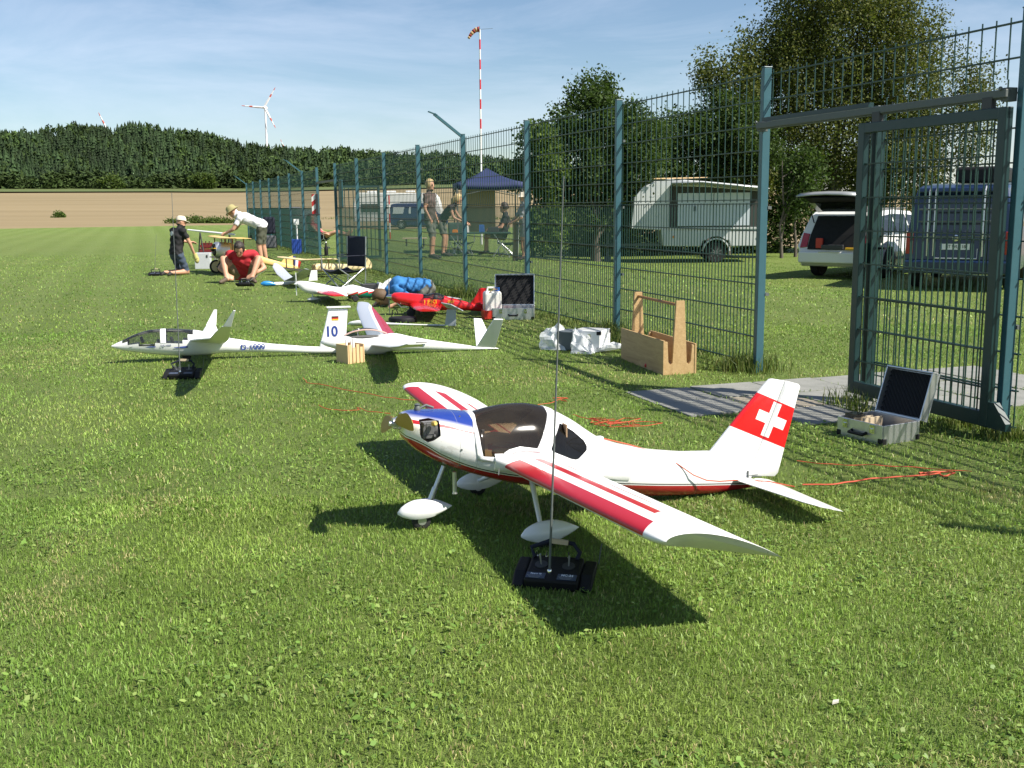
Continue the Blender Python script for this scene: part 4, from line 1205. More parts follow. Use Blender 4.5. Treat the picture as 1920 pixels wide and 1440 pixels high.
# ================================================================== TRANSMITTER WITH LONG WHIP, in front of it
def transmitter(loc, rz, label, top, name='radio_transmitter', detail=True):
    """console lying on its strap rest; `top` = world point of the antenna tip"""
    t = empty(name, loc, rz, label, 'transmitter'); t.scale = (.86, .86, .86)
    tilt = Matrix.Rotation(R(15), 3, 'X')
    def T(p): return tilt @ Vector(p) + Vector((0, 0, .045))
    mb = MB(); mb.box(T((0, 0, 0)), (.215, .175, .052), tilt); mb.build('case', M_black, t, bevel=.012)
    for sx in (-1, 1):
        mb = MB(); mb.prism([(-.085, -.026), (.05, -.026), (.085, -.012), (.085, .014), (-.02, .018), (-.085, -.008)], sx * .109, sx * .158, lambda u, v, k: T((k, u, v))); mb.build('hand_rest', M_black, t, bevel=.008)
        mb = MB(); q = T((sx * .055, .015, .026)); mb.cyl(q, .026, .006, tilt @ Vector((0, 0, 1)), 16); g = mb.build('stick_gimbal', M_dark, t)
        mb = MB(); mb.tube([q, q + tilt @ Vector((.004 * sx, .006, .045))], [.003, .004], 8); mb.build('stick', M_alu, g)
        mb = MB(); mb.box(T((sx * .062, -.062, .0275)), (.075, .036, .003), tilt); pl = mb.build('name_plate', mat('plate_blue_grey', (.045, .06, .10), .4), t)
        for k in range(3 if detail else 1):
            mb = MB(); mb.box(T((sx * .062 - .004, -.064 - .007 * k, .0296)), (.058 - .01 * k, .0016, .001), tilt); mb.build('print_line', M_grey, pl)
        if detail:
            text_mesh('lettering', 'MC-24' if sx > 0 else 'Power 10', .017 if sx > 0 else .011, mat('print_white', (.7, .75, .8), .4), pl, T((sx * .062, -.053, .0292)), tilt, .0004, .0004)
    for k, x in enumerate((-.085, -.045, .045, .085)):
        mb = MB(); q = T((x, .072, .026)); mb.tube([q, q + tilt @ Vector((0, .004, .026))], [.003, .002], 6); mb.cyl(q, .006, .006, tilt @ Vector((0, 0, 1)), 8); mb.build('toggle_switch', M_chrome, t)
    # strap hoop
    mb = MB(); mb.tube([T((-.09, .06, .03)), T((-.11, .09, .055)), T((-.03, .12, .075)), T((.06, .11, .07)), T((.09, .08, .05)), T((.08, .06, .03))], .009, 8); mb.build('neck_strap', M_navy, t, smooth=True)
    mb = MB(); mb.tube([T((.165, .07, .01)), T((.18, .08, .1))], .0025, 6); mb.tube([T((.18, .08, .1)), T((.172, .085, .07)), T((.165, .09, .02))], .002, 6); mb.build('wire_bracket', M_steel, t)
    mb = MB(); mb.bar(T((-.03, .10, .085)), T((.04, .10, .08)), .014, .018); mb.build('strap_bar', M_woodcut, t)
    # antenna: telescopic sections
    a0 = T((-.012, -.035, .027)); inv = Matrix.Rotation(-rz, 3, 'Z')
    tip = inv @ (Vector(top) - Vector(loc)) / .86
    mb = MB(); mb.lathe([(.009, -.004), (.011, .004), (.008, .012)], a0, tip - a0, 12); an = mb.build('antenna_base', M_chrome, t, smooth=True)
    for k in range(6):
        p, q = a0.lerp(tip, k / 6), a0.lerp(tip, (k + 1) / 6); r_ = .0048 - .0005 * k
        mb = MB(); mb.tube([p, q], r_, 8); mb.tube([q - (q - p).normalized() * .012, q], r_ + .0006, 8); mb.build('antenna_section', M_steel, an, smooth=True)
    return t
tx1 = G(1040, 1095); tx1.z = 0
tip_d = 3.42
transmitter(tx1, R(-14), 'black radio transmitter with long whip antenna under the near wing', D(1057, 330, tx1.y + .05))

# ================================================================== THE OTHER MODEL AIRCRAFT
class Pose:
    """a model standing on the lawn: nose foot point and heading (x aft, y away from the camera)"""
    def __init__(s, origin, tail):
        s.o = Vector((origin[0], origin[1], 0)); d = Vector((tail[0] - origin[0], tail[1] - origin[1], 0))
        s.L = d.length; s.a = math.atan2(d.y, d.x); s.d = d.normalized(); s.n = Vector((-s.d.y, s.d.x, 0))
    def pt(s, px, py, y=0.0):
        """size of the model at a seen outline point, in its own frame"""
        r_ = ray(px, py); c = Vector((0, 0, CAM_H))
        t = (y - (c - s.o).dot(s.n)) / r_.dot(s.n); P = c + r_ * t
        return Vector(((P - s.o).dot(s.d), y, P.z))
    def empty(s, name, label, cat='model aircraft', group=None):
        return empty(name, s.o, s.a, label, cat, group)
def body_loft(pose, top, bot, width, n=44, nt=26, p=2.2, zmin=.004):
    T = sorted([(q.x, q.z) for q in (pose.pt(*a) for a in top)]); B = sorted([(q.x, max(zmin, q.z)) for q in (pose.pt(*a) for a in bot)])
    x0, x1 = max(T[0][0], B[0][0]), min(T[-1][0], B[-1][0])
    rows = []
    for i in range(n + 1):
        t = i / n; x = x0 + (x1 - x0) * (t * .5 + .5 * t * t if t < .0 else t)
        zt = (ip(T, x - .012) + ip(T, x) * 2 + ip(T, x + .012)) / 4; zb = (ip(B, x - .012) + ip(B, x) * 2 + ip(B, x + .012)) / 4
        w = ip(width, t); zm, h = (zt + zb) / 2, max(.003, (zt - zb) / 2)
        rows.append([(x, math.copysign(abs(math.cos(a)) ** (2 / p), math.cos(a)) * w, zm + math.copysign(abs(math.sin(a)) ** (2 / p), math.sin(a)) * h) for a in [6.2831853 * j / nt for j in range(nt)]])
    return rows, x0, x1
def rows_mesh(rows, name, m, parent, sel=None, grow=0.0, angle=60):
    """whole loft, or only the faces for which sel(center) holds"""
    mb = MB(); n = len(rows[0]); R_ = rows
    if grow:
        R_ = []
        for r_ in rows:
            c = sum((Vector(p) for p in r_), Vector()) / n
            R_.append([Vector(p) + (Vector(p) - c).normalized() * grow for p in r_])
    if sel is None:
        mb.rings(R_)
    else:
        fs = []
        for i in range(len(R_) - 1):
            for j in range(n):
                q = (i * n + j, i * n + (j + 1) % n, (i + 1) * n + (j + 1) % n, (i + 1) * n + j)
                c = sum((Vector(R_[k // n][k % n]) for k in q), Vector()) / 4
                if sel(c): fs.append(q)
        us = sorted({k for f in fs for k in f}); ix = {k: i for i, k in enumerate(us)}
        mb.add([R_[k // n][k % n] for k in us], [tuple(ix[k] for k in f) for f in fs])
    return mb.build(name, m, parent, smooth=True, angle=angle, fix=sel is None)
def surf_y(rows, x, z):
    """near side of a loft at x, z"""
    r_ = min(rows, key=lambda r_: abs(r_[0][0] - x))
    p = min((p for p in r_ if p[1] < 0), key=lambda p: abs(p[2] - z))
    return p[1]
M_blue = mat('blue_print', (.02, .05, .26), .4)
M_gwing = mat('white_wing_film', (.74, .75, .73), .3, var=.04)
M_acgrey = mat('wing_silver_grey', (.42, .45, .49), .28, var=.06)
M_inner = mat('cockpit_inner', (.10, .10, .095), .8, var=.3)

# ---- white sailplane with registration on its boom
g1 = Pose((-3.30, 8.77), (-1.46, 9.25))
r1 = g1.empty('sailplane', 'white sailplane with blue lettered boom and raised winglets on the left', group=None)
top = [(209, 648.5), (213, 646), (222, 641.5), (232, 637.5), (243, 631), (262, 623), (280, 618.5), (297, 617), (320, 616), (343, 617), (367, 618.6), (397, 624), (429, 633.5), (470, 639.5), (505, 644), (578, 649.5), (648, 651)]
bot = [(209, 649.5), (213, 652), (222, 655), (240, 658.5), (261, 661), (290, 664), (315, 666), (353, 667), (397, 664), (424, 661), (478, 660), (540, 661), (595, 662.5), (648, 663)]
rows, x0, x1 = body_loft(g1, top, bot, [(0, .006), (.03, .028), (.10, .062), (.22, .088), (.35, .092), (.45, .07), (.55, .042), (.75, .028), (1, .018)])
cb = [g1.pt(*q) for q in ((231, 639), (244, 645.5), (300, 644), (345, 640.5), (352, 632), (362, 617))]
def can1(c):
    zb = ip([(p.x, p.z) for p in cb], c.x)
    return cb[0].x < c.x < cb[-1].x and c.z > zb
fr0, fr1 = g1.pt(301, 640).x, g1.pt(312, 640).x
rows_mesh(rows, 'fuselage', M_white, r1, lambda c: not can1(c))
rows_mesh(rows, 'canopy', M_glass, r1, lambda c: can1(c) and not fr0 < c.x < fr1)
rows_mesh(rows, 'canopy_bow', M_white, r1, lambda c: can1(c) and fr0 - .01 < c.x < fr1 + .01, .002)
mb = MB(); mb.rings([[(x, -.055, cb[2].z - .012), (x, .055, cb[2].z - .012)] for x in (cb[0].x + .05, cb[-1].x - .05)], cap=False, closed=False); mb.build('cockpit_floor', M_inner, r1)
for px in (262, 318):
    q = g1.pt(px, 640); mb = MB(); mb.box((q.x + .02, 0, q.z + .012), (.02, .08, .05), Matrix.Rotation(R(-20), 3, 'Y')); mb.box((q.x - .09, 0, q.z + .005), (.015, .07, .035)); mb.build('seat', M_dark, r1, bevel=.004)
mb = MB()
for a, b_, h in ((233, 293, .006), (327, 353, .012)):
    q0, q1 = g1.pt(a, 650), g1.pt(b_, 648.5)
    mb.add([(q0.x, surf_y(rows, q0.x, q0.z) - .003, q0.z), (q1.x, surf_y(rows, q1.x, q1.z) - .003, q1.z - h * .4), (q1.x, surf_y(rows, q1.x, q1.z) - .003, q1.z + h), (q0.x, surf_y(rows, q0.x, q0.z) - .003, q0.z + h * .4)], [(0, 1, 2, 3)])
mb.build('side_stripe', M_blue, r1)
q = g1.pt(474, 650.5, -.03); text_mesh('registration', 'D-1000', .066, M_blue, r1, (q.x, -.0475, q.z), (R(90), 0, R(2.2)), .0008, .0012, 1.0)
q = g1.pt(311, 648, -.09); text_mesh('type_lettering', 'DG-1000', .022, mat('print_grey', (.3, .32, .4), .4), r1, (q.x, surf_y(rows, q.x, q.z) - .003, q.z), (R(90), 0, R(-1)), .0008, .0004, 1.0)
def plate(poly3, th, name, m, parent, bevel=0.0):
    """thin solid panel from a planar outline in space"""
    P = [Vector(p) for p in poly3]; nrm = (P[1] - P[0]).cross(P[2] - P[0]).normalized() * (th / 2); n = len(P)
    mb = MB(); mb.add([p - nrm for p in P] + [p + nrm for p in P], [tuple(reversed(range(n))), tuple(range(n, 2 * n))] + [(i, (i + 1) % n, n + (i + 1) % n, n + i) for i in range(n)])
    return mb.build(name, m, parent, bevel=bevel)
# fin with stub top
fin = [g1.pt(*q) for q in ((599, 652), (601, 642), (609, 610), (616, 578), (652, 579), (650, 610), (648, 655))]
plate([(p.x, 0, p.z) for p in fin], .026, 'fin', M_white, r1, .008)
c0, c1 = g1.pt(612, 576.5), g1.pt(657, 577.5)
mb = MB(); mb.box(((c0.x + c1.x) / 2, 0, c0.z), (c1.x - c0.x, .06, .012)); mb.build('fin_cap', M_white, r1, bevel=.004)
c0 = g1.pt(628, 596.5); fl = None
for k, cc in enumerate(((.01, .01, .01), (.5, .02, .02), (.75, .5, .03))):
    mb = MB(); mb.box((c0.x, -.0145, c0.z + .012 - .012 * k), (.058, .0015, .012)); o = mb.build('flag_stripe', mat('flag_%d' % k, cc, .5), r1)
c0 = g1.pt(621, 622); text_mesh('fin_number', '10', .125, M_blue, r1, (c0.x, -.0145, c0.z), (R(90), 0, 0), .0008, .003, .9)
def wing_px(pose, pts, name, m, parent, mirror=True, tf=.85, mats2=None):
    """pts: ((le px), (te px), lateral metres) from root to tip on the camera side"""
    st = []
    for le, te, y in pts:
        a, b_ = pose.pt(*le, -y), pose.pt(*te, -y); st.append((a, b_, tf, y))
    out = [wing_mesh(name, st, m, parent)]
    if mirror:
        out.append(wing_mesh(name, [((a.x, -a.y, a.z), (b_.x, -b_.y, b_.z), t_, y) for a, b_, t_, y in st], mats2 or m, parent))
    return out
wp = [((356, 638), (418, 645.5), .06), ((362, 637.5), (421, 643), .5), ((379, 636), (426, 639.5), 1.15), ((393, 635), (429, 636), 1.62), ((404, 623), (431, 624), 1.86), ((416, 612), (433.5, 613), 2.08)]
wing_px(g1, wp, 'wing', M_gwing, r1, mirror=False)
# the far wing rests with its tip on the grass
zr = g1.pt(356, 638, -.06).z; xr = g1.pt(356, 638, -.06).x
wing_mesh('wing', [((xr + dx, y, zr + dz), (xr + dx + ch, y, zr + dz - .01), .85, y) for y, dz, ch, dx in ((.06, 0, .27, 0), (.5, -.04, .26, .01), (1.15, -.10, .22, .03), (1.62, -.13, .17, .05), (1.86, -.125, .14, .06), (2.08, -.10, .09, .09))], M_gwing, r1)
a, b_, c_, d_ = (g1.pt(*q, -2.1) for q in ((419, 612), (437.5, 581), (441.5, 581), (433.5, 613)))
plate([(a.x, -2.085, a.z), (b_.x, -2.14, b_.z), (c_.x, -2.14, c_.z), (d_.x, -2.085, d_.z)], .008, 'winglet', M_white, r1, .002)
z0 = zr - .105; plate([(xr + .08, 2.085, z0), (xr + .17, 2.09, z0 + .16), (xr + .20, 2.09, z0 + .16), (xr + .185, 2.085, z0)], .008, 'winglet', M_white, r1, .002)
mb = MB(); q = g1.pt(350, 668); mb.lathe([(.008, -.012), (.03, -.012), (.036, 0), (.03, .012), (.008, .012)], (q.x, 0, .036), (0, 1, 0), 16); mb.build('wheel', M_tyre, r1, smooth=True)

# ---- V-tail sailplane, canopy open, grey and red wing behind it
g2 = Pose((-1.68, 9.02), (-.14, 9.40))
r2 = g2.empty('sailplane', 'white sailplane with raised V-shaped tail and opened canopy')
top = [(602, 641.5), (606, 637), (614, 634), (630, 631.5), (649, 630.5), (662, 632), (700, 629), (722, 626.5), (735, 624), (750, 626), (766, 630), (804, 637), (858, 644.5), (896, 650), (930, 651.5), (935, 653)]
bot = [(602, 643.5), (606, 646.5), (614, 650), (641, 658), (665, 662), (690, 665), (705, 667), (716, 664.5), (728, 658.5), (777, 656), (858, 657), (896, 657.5), (930, 656.5), (935, 655)]
rows, x0, x1 = body_loft(g2, top, bot, [(0, .008), (.03, .035), (.10, .06), (.3, .075), (.42, .06), (.55, .035), (.8, .022), (1, .012)])
rows_mesh(rows, 'fuselage', M_white, r2)
q0, q1 = g2.pt(652, 632), g2.pt(722, 630)
mb = MB(); L_ = q1.x - q0.x; mb.ball((q0.x + L_ / 2, 0, q0.z - .002), 1, 18, 0, (L_ / 2, .052, .012)); mb.build('cockpit_opening', M_inner, r2, smooth=True)
co = empty('open_canopy', (q0.x + L_ / 2 - .01, .055, q0.z + .005), 0, parent=r2); co.rotation_euler = (R(-62), 0, R(2))
rr = []
for i in range(13):
    t = i / 12; a = math.sin(math.pi * min(.985, max(.015, t))) ** .6
    rr.append([(-.17 + .36 * t, math.cos(b_) * .055 * a, math.sin(b_) * .07 * a * (1.15 - .5 * abs(t - .4))) for b_ in [math.pi * j / 10 for j in range(11)]])
mb = MB(); mb.rings(rr, cap=False, closed=False); mb.build('canopy_glass', M_glass, co, smooth=True, fix=False)
mb = MB(); mb.tube([r_[0] for r_ in rr] + [r_[-1] for r_ in reversed(rr)] + [rr[0][0]], .006, 6); mb.build('canopy_rim', mat('pinkish_frame', (.62, .42, .36), .5), co, smooth=True)
mb = MB(); rows_ = [r_ for r_ in rr]; mb.tube([rr[4][j] for j in range(11)], .005, 6); mb.build('canopy_hoop', M_white, co)
def g2mat():
    m, nt, b = nodes('grey_red_wing')
    t = nt.nodes.new('ShaderNodeUVMap'); t.uv_map = 'paint'
    s = nt.nodes.new('ShaderNodeSeparateXYZ'); nt.links.new(t.outputs[0], s.inputs[0]); U = math_node(nt, 'ABSOLUTE', s.outputs[0])
    c = mix(nt, math_node(nt, 'GREATER_THAN', U, .12), (.40, .43, .48), (.75, .75, .75))
    c = mix(nt, math_node(nt, 'GREATER_THAN', U, .15), c, REDP)
    nt.links.new(c, b.inputs['Base Color']); gloss(b, .2, .4); return m
M_g2w = g2mat()
for sg, m_ in ((-1, M_gwing), (1, M_g2w)):
    zr = g2.pt(720, 645).z; xr = g2.pt(695, 645).x
    st = [((xr + dx, sg * y, zr + dz), (xr + dx + ch, sg * y, zr + dz - .006), .8, y) for y, dz, ch, dx in ((.03, 0, .27, 0), (.5, .05, .255, .01), (1.1, .115, .225, .02), (1.5, .17, .18, .035), (1.72, .215, .11, .07))]
    wing_mesh('wing', st, m_, r2)
a, b_ = g2.pt(893, 651), g2.pt(928, 653)
f1 = [g2.pt(*q, .15) for q in ((888, 597), (903, 598), )]
plate([(a.x, .0, a.z), (f1[0].x, .15, f1[0].z), (f1[1].x, .15, f1[1].z), (b_.x, .0, b_.z)], .014, 'tail_surface', M_white, r2, .003)
f1 = [g2.pt(*q, -.15) for q in ((926, 598), (943.5, 598.4))]
plate([(a.x, .0, a.z), (f1[0].x, -.15, f1[0].z), (f1[1].x, -.15, f1[1].z), (b_.x, .0, b_.z)], .014, 'tail_surface', M_gwing, r2, .003)
q = g2.pt(790, 642, -.05); mb = MB(); mb.box((q.x, -.05, q.z), (.1, .012, .006)); mb.build('wing_joiner', M_dark, r2)

# ---- small pod and boom glider behind it, grey tail
g3 = Pose((-1.80, 11.50), (-.66, 11.30))
r3 = g3.empty('sailplane', 'small pod and boom glider with light grey tail behind the V-tail sailplane')
top = [(652, 607), (656, 603), (670, 600.5), (690, 600), (698, 602), (730, 605), (780, 607.5), (840, 609)]
bot = [(652, 609), (656, 611.5), (670, 613), (690, 612.5), (698, 611), (730, 610.5), (780, 611.5), (840, 613)]
rows, x0, x1 = body_loft(g3, top, bot, [(0, .006), (.05, .025), (.15, .034), (.24, .02), (.3, .014), (1, .010)])
rows_mesh(rows, 'fuselage', M_white, r3)
f1 = [g3.pt(*q, -.02) for q in ((834, 611), (838, 580), (855, 580), (855, 611))]
plate([tuple(p) for p in f1], .012, 'fin', M_acgrey, r3, .003)
f1 = [g3.pt(827, 567.5, -.12), g3.pt(846, 571, -.16), g3.pt(869, 583, -.04), g3.pt(838, 577, .02)]
plate([tuple(p) for p in f1], .010, 'tail_surface', M_acgrey, r3, .003)

# ---- white aerobatic model with green and red flashes
g4 = Pose((-2.93, 14.35), (-1.62, 14.72))
r4 = g4.empty('model_aircraft', 'white aerobatic model with green and red flashes in front of the camp chair')
top = [(558, 530), (561, 526.5), (577, 527.5), (600, 531.5), (625, 537), (640, 538.5), (650, 535.5), (660, 533.5), (672, 536), (684, 539.5), (709, 545), (730, 548)]
bot = [(558, 535), (561, 540), (567, 546), (577, 550), (600, 552.5), (634, 554.5), (659, 556.5), (700, 558), (730, 556)]
rows, x0, x1 = body_loft(g4, top, bot, [(0, .04), (.05, .07), (.2, .085), (.5, .08), (.75, .05), (1, .025)], p=2.6)
def g4mat():
    m, nt, b = nodes('white_green_livery')
    X, Y, Z = xyz(nt)
    w = nt.nodes.new('ShaderNodeTexWave'); w.wave_type = 'BANDS'; w.bands_direction = 'X'; w.wave_profile = 'SAW'; w.inputs['Scale'].default_value = 2.2
    t = nt.nodes.new('ShaderNodeTexCoord'); nt.links.new(t.outputs['Object'], w.inputs['Vector'])
    lim = math_node(nt, 'ADD', math_node(nt, 'MULTIPLY', math_node(nt, 'SUBTRACT', X, .55), .10), math_node(nt, 'MULTIPLY', w.outputs[0], .03))
    rel = math_node(nt, 'SUBTRACT', Z, math_node(nt, 'SUBTRACT', .075, math_node(nt, 'MULTIPLY', X, .012)))
    k = math_node(nt, 'MULTIPLY', math_node(nt, 'LESS_THAN', rel, lim), math_node(nt, 'GREATER_THAN', X, .45))
    c = mix(nt, k, WHITE, (.55, .02, .02))
    k2 = math_node(nt, 'MULTIPLY', math_node(nt, 'LESS_THAN', rel, math_node(nt, 'SUBTRACT', lim, .022)), math_node(nt, 'GREATER_THAN', X, .45))
    c = mix(nt, k2, c, (.0, .16, .11))
    nt.links.new(c, b.inputs['Base Color']); gloss(b, .2, .5); return m
rows_mesh(rows, 'fuselage', g4mat(), r4)
def g4wing():
    m, nt, b = nodes('red_edge_wing')
    t = nt.nodes.new('ShaderNodeUVMap'); t.uv_map = 'paint'
    s = nt.nodes.new('ShaderNodeSeparateXYZ'); nt.links.new(t.outputs[0], s.inputs[0]); U = math_node(nt, 'ABSOLUTE', s.outputs[0])
    c = mix(nt, math_node(nt, 'MULTIPLY', math_node(nt, 'LESS_THAN', U, .16), math_node(nt, 'GREATER_THAN', s.outputs[1], .15)), WHITE, (.58, .02, .02))
    nt.links.new(c, b.inputs['Base Color']); gloss(b, .2, .4); return m
zq = g4.pt(610, 546).z; xq = g4.pt(590, 546).x
for sg in (-1, 1):
    wing_mesh('wing', [((xq + dx, sg * y, zq + dz), (xq + dx + ch, sg * y, zq + dz - .01), .9, y) for y, dz, ch, dx in ((.04, 0, .40, 0), (.4, .0, .34, .05), (.78, .0, .22, .13), (.80, .0, .16, .16))], g4wing(), r4)
    wing_mesh('tailplane', [((1.13 + dx, sg * y, .10), (1.13 + dx + ch, sg * y, .10), .6, y) for y, ch, dx in ((.02, .2, 0), (.3, .13, .06))], M_white, r4)
f1 = [g4.pt(*q) for q in ((707, 546), (722, 527), (733, 521), (738, 550))]
plate([tuple(p) for p in f1], .014, 'fin', M_white, r4, .003)
cq = [g4.pt(640, 538.5), g4.pt(660, 532)]
mb = MB(); q = g4.pt(556.5, 532.5); mb.lathe([(.002, -.05), (.018, -.03), (.026, 0), (.026, .004)], (x0, 0, (g4.pt(558, 532.5).z)), (1, 0, 0), 16); spn = mb.build('spinner', M_white, r4, smooth=True)
for sg in (1, -1):
    mb = MB(); z_ = g4.pt(558, 532.5).z; mb.add([(x0 - .02, 0, z_), (x0 - .024, .024, z_ + sg * .07), (x0 - .02, .022, z_ + sg * .15), (x0 - .016, -.006, z_ + sg * .155), (x0 - .014, -.014, z_ + sg * .06)], [(0, 1, 2, 3, 4)])
    o = mb.build('propeller_blade', M_white, spn); o.modifiers.new('s', 'SOLIDIFY').thickness = .006
q = g4.pt(586, 551); mb = MB(); mb.tube([(q.x, 0, q.z + .02), (q.x + .0, 0, .04)], [.012, .009], 8); mb.build('nose_leg', M_white, r4, smooth=True)
spat((q.x, 0, .035), .17, .05, .045).build('wheel_spat', M_white, r4, smooth=True)
q = g4.pt(662, 557, 0)
for sg in (-1, 1):
    mb = MB(); mb.bar((q.x - .02, sg * .06, q.z + .02), (q.x, sg * .22, .05), .03, .006); mb.build('main_leg', M_dark, r4)
    mb = MB(); mb.lathe([(.01, -.016), (.035, -.016), (.045, 0), (.035, .016), (.01, .016)], (q.x, sg * .24, .045), (0, 1, 0), 16); mb.build('wheel', M_tyre, r4, smooth=True)

# ---- red aerobatic model
g5 = Pose((-1.42, 12.55), (-.24, 12.60))
r5 = g5.empty('model_aircraft', 'red aerobatic model with yellow lettering beside the wire fence')
top = [(734.5, 553), (736, 549), (750, 548), (793, 551.5), (802, 552), (812, 549), (822, 549.5), (832, 554), (850, 559), (881, 567.5), (905, 572), (922, 575)]
bot = [(734.5, 560), (737, 566), (750, 570), (772, 576), (800, 580), (827, 582), (872, 582), (905, 584), (922, 584)]
rows, x0, x1 = body_loft(g5, top, bot, [(0, .05), (.05, .085), (.25, .095), (.5, .08), (.8, .045), (1, .02)], p=2.5)
cx0, cx1 = g5.pt(795, 555).x, g5.pt(832, 555).x; zc = g5.pt(812, 558).z
isC = lambda c: cx0 < c.x < cx1 and c.z > zc - .002 - .25 * (c.x - cx0) * .35
rows_mesh(rows, 'fuselage', M_red, r5, lambda c: not isC(c))
rows_mesh(rows, 'canopy', M_glass, r5, isC)
mb = MB(); mb.box(((cx0 + cx1) / 2, 0, zc - .03), (cx1 - cx0, .12, .012)); mb.ball(((cx0 + cx1) / 2 + .02, 0, zc + .005), .028, 10); mb.build('cockpit_floor', M_inner, r5)
M_yel = mat('yellow_print', (.75, .42, .02), .4)
q = g5.pt(807, 566, -.09); text_mesh('lettering', 'LEKI', .062, M_yel, r5, (q.x, surf_y(rows, q.x, q.z) - .006, q.z), (R(90), 0, R(4)), .0008, .0014, 1.3)
q = g5.pt(846, 566, -.07); text_mesh('race_number', '007', .045, M_yel, r5, (q.x, surf_y(rows, q.x, q.z) - .006, q.z), (R(90), 0, R(5)), .0008, .001, 1.2)
q = g5.pt(852, 559); mb = MB(); mb.box((q.x, -.01, q.z + .004), (.17, .04, .008), Matrix.Rotation(R(10), 3, 'Y')); mb.build('deck_stripe', M_white, r5)
zq = g5.pt(790, 571).z; xq = g5.pt(768, 571).x
for sg in (-1, 1):
    wing_mesh('wing', [((xq + dx, sg * y, zq + dz), (xq + dx + ch, sg * y, zq + dz - .012), .95, y) for y, dz, ch, dx in ((.06, 0, .38, 0), (.45, .01, .33, .05), (.9, .02, .25, .12), (.93, .02, .2, .15))], M_red, r5)
    wing_mesh('tailplane', [((1.02 + dx, sg * y, .145), (1.02 + dx + ch, sg * y, .14), .6, y) for y, ch, dx in ((.02, .2, 0), (.34, .14, .05))], M_red, r5)
zq2 = zq
for k in range(3):
    mb = MB(); mb.box((xq + .17 + .04 * k, -.5, zq + .031), (.02, .3 - .06 * k, .002), Matrix.Rotation(R(20), 3, 'Z')); mb.build('wing_stripe', M_yel, r5)
f1 = [g5.pt(*q) for q in ((880, 570), (891, 556), (899, 540), (914, 540), (919, 562), (920, 583), (900, 582))]
plate([tuple(p) for p in f1], .02, 'fin', M_red, r5, .005)
mb = MB(); zz = g5.pt(735, 556).z; mb.lathe([(.002, -.07), (.022, -.045), (.034, 0)], (x0, 0, zz), (1, 0, 0), 16); spn = mb.build('spinner', M_chrome, r5, smooth=True)
for sg in (1, -1):
    mb = MB(); mb.add([(x0 - .03, 0, zz), (x0 - .034, .03, zz + sg * .09), (x0 - .03, .026, zz + sg * .2), (x0 - .026, -.006, zz + sg * .2), (x0 - .024, -.016, zz + sg * .08)], [(0, 1, 2, 3, 4)])
    o = mb.build('propeller_blade', M_grey, spn); o.modifiers.new('s', 'SOLIDIFY').thickness = .006
q = g5.pt(777, 575)
for sg in (-1, 1):
    mb = MB(); mb.bar((q.x, sg * .07, q.z + .02), (q.x - .03, sg * .25, .06), .035, .007); mb.build('main_leg', M_alu, r5)
    mb = MB(); mb.lathe([(.01, -.018), (.04, -.018), (.05, 0), (.04, .018), (.01, .018)], (q.x - .03, sg * .27, .05), (0, 1, 0), 16); mb.build('wheel', M_tyre, r5, smooth=True)
mb = MB(); q = g5.pt(750, 572); mb.tube([(q.x - .03, -.05, q.z + .03), (q.x + .02, -.08, q.z - .02), (q.x + .1, -.08, q.z - .02)], .008, 8); mb.build('exhaust_pipe', M_chrome, r5, smooth=True)

# ---- blue nosed glider beside the sitting man
g6 = Pose((-4.12, 17.30), (-3.2, 17.75))
r6 = g6.empty('sailplane', 'small white glider with bright blue nose beside the man in red')
top = [(489, 531), (493, 527.5), (500, 526.5), (506, 527), (512, 529), (530, 528.5), (562, 526)]
bot = [(489, 533), (493, 536), (500, 538), (510, 537.5), (530, 535), (562, 530)]
rows, x0, x1 = body_loft(g6, top, bot, [(0, .008), (.1, .04), (.3, .045), (.6, .02), (1, .012)])
xb = g6.pt(513, 530).x
rows_mesh(rows, 'fuselage', M_white, r6, lambda c: c.x > xb - .4 * (c.z - .08)); rows_mesh(rows, 'nose_cone', mat('sky_blue_paint', (.02, .22, .55), .3, coat=.4), r6, lambda c: c.x <= xb - .4 * (c.z - .08))
z_ = g6.pt(540, 528).z; xw = g6.pt(533, 528).x
for sg in (-1, 1):
    wing_mesh('wing', [((xw + dx, sg * y, z_ + dz), (xw + dx + ch, sg * y, z_ + dz - .02), .7, y) for y, dz, ch, dx in ((.02, .02, .24, 0), (.5, .10, .23, .0), (.85, .20, .19, .02), (.98, .26, .08, .08))], M_acgrey, r6)
plate([(.85, 0, z_), (.9, 0, z_ + .17), (1.0, 0, z_ + .17), (1.0, 0, z_)], .01, 'fin', M_white, r6)

# ---- cream biplane with tricolour rudder
g7 = Pose((-5.68, 20.75), (-4.22, 21.6))
r7 = g7.empty('model_biplane', 'cream biplane model with blue white red rudder and silver cowl')
M_cream = mat('cream_fabric', (.66, .47, .17), .55, var=.08, bump=.05)
M_cream2 = mat('ivory_fabric', (.68, .55, .30), .55, var=.08, bump=.05)
def p7(px, py, y=0): return g7.pt(px, py, y)
top = [(401, 457), (405, 453), (430, 455), (450, 462), (470, 473), (500, 484), (530, 492), (560, 500)]
bot = [(401, 478), (405, 484), (430, 488), (450, 490), (470, 493), (500, 497), (530, 503), (560, 508)]
rows, x0, x1 = body_loft(g7, top, bot, [(0, .13), (.05, .15), (.25, .15), (.5, .11), (.8, .06), (1, .02)], p=3)
xcw = p7(429, 470).x
rows_mesh(rows, 'fuselage', M_cream, r7, lambda c: c.x > xcw); rows_mesh(rows, 'cowl', M_alu, r7, lambda c: c.x <= xcw)
zf, zn = p7(401, 468).z, 0
mb = MB(); mb.cyl((x0 - .005, 0, zf), .11, .03, (1, 0, 0), 18); mb.cyl((x0 - .03, 0, zf + .02), .05, .06, (1, 0, 0), 12); mb.build('engine_front', M_black, r7)
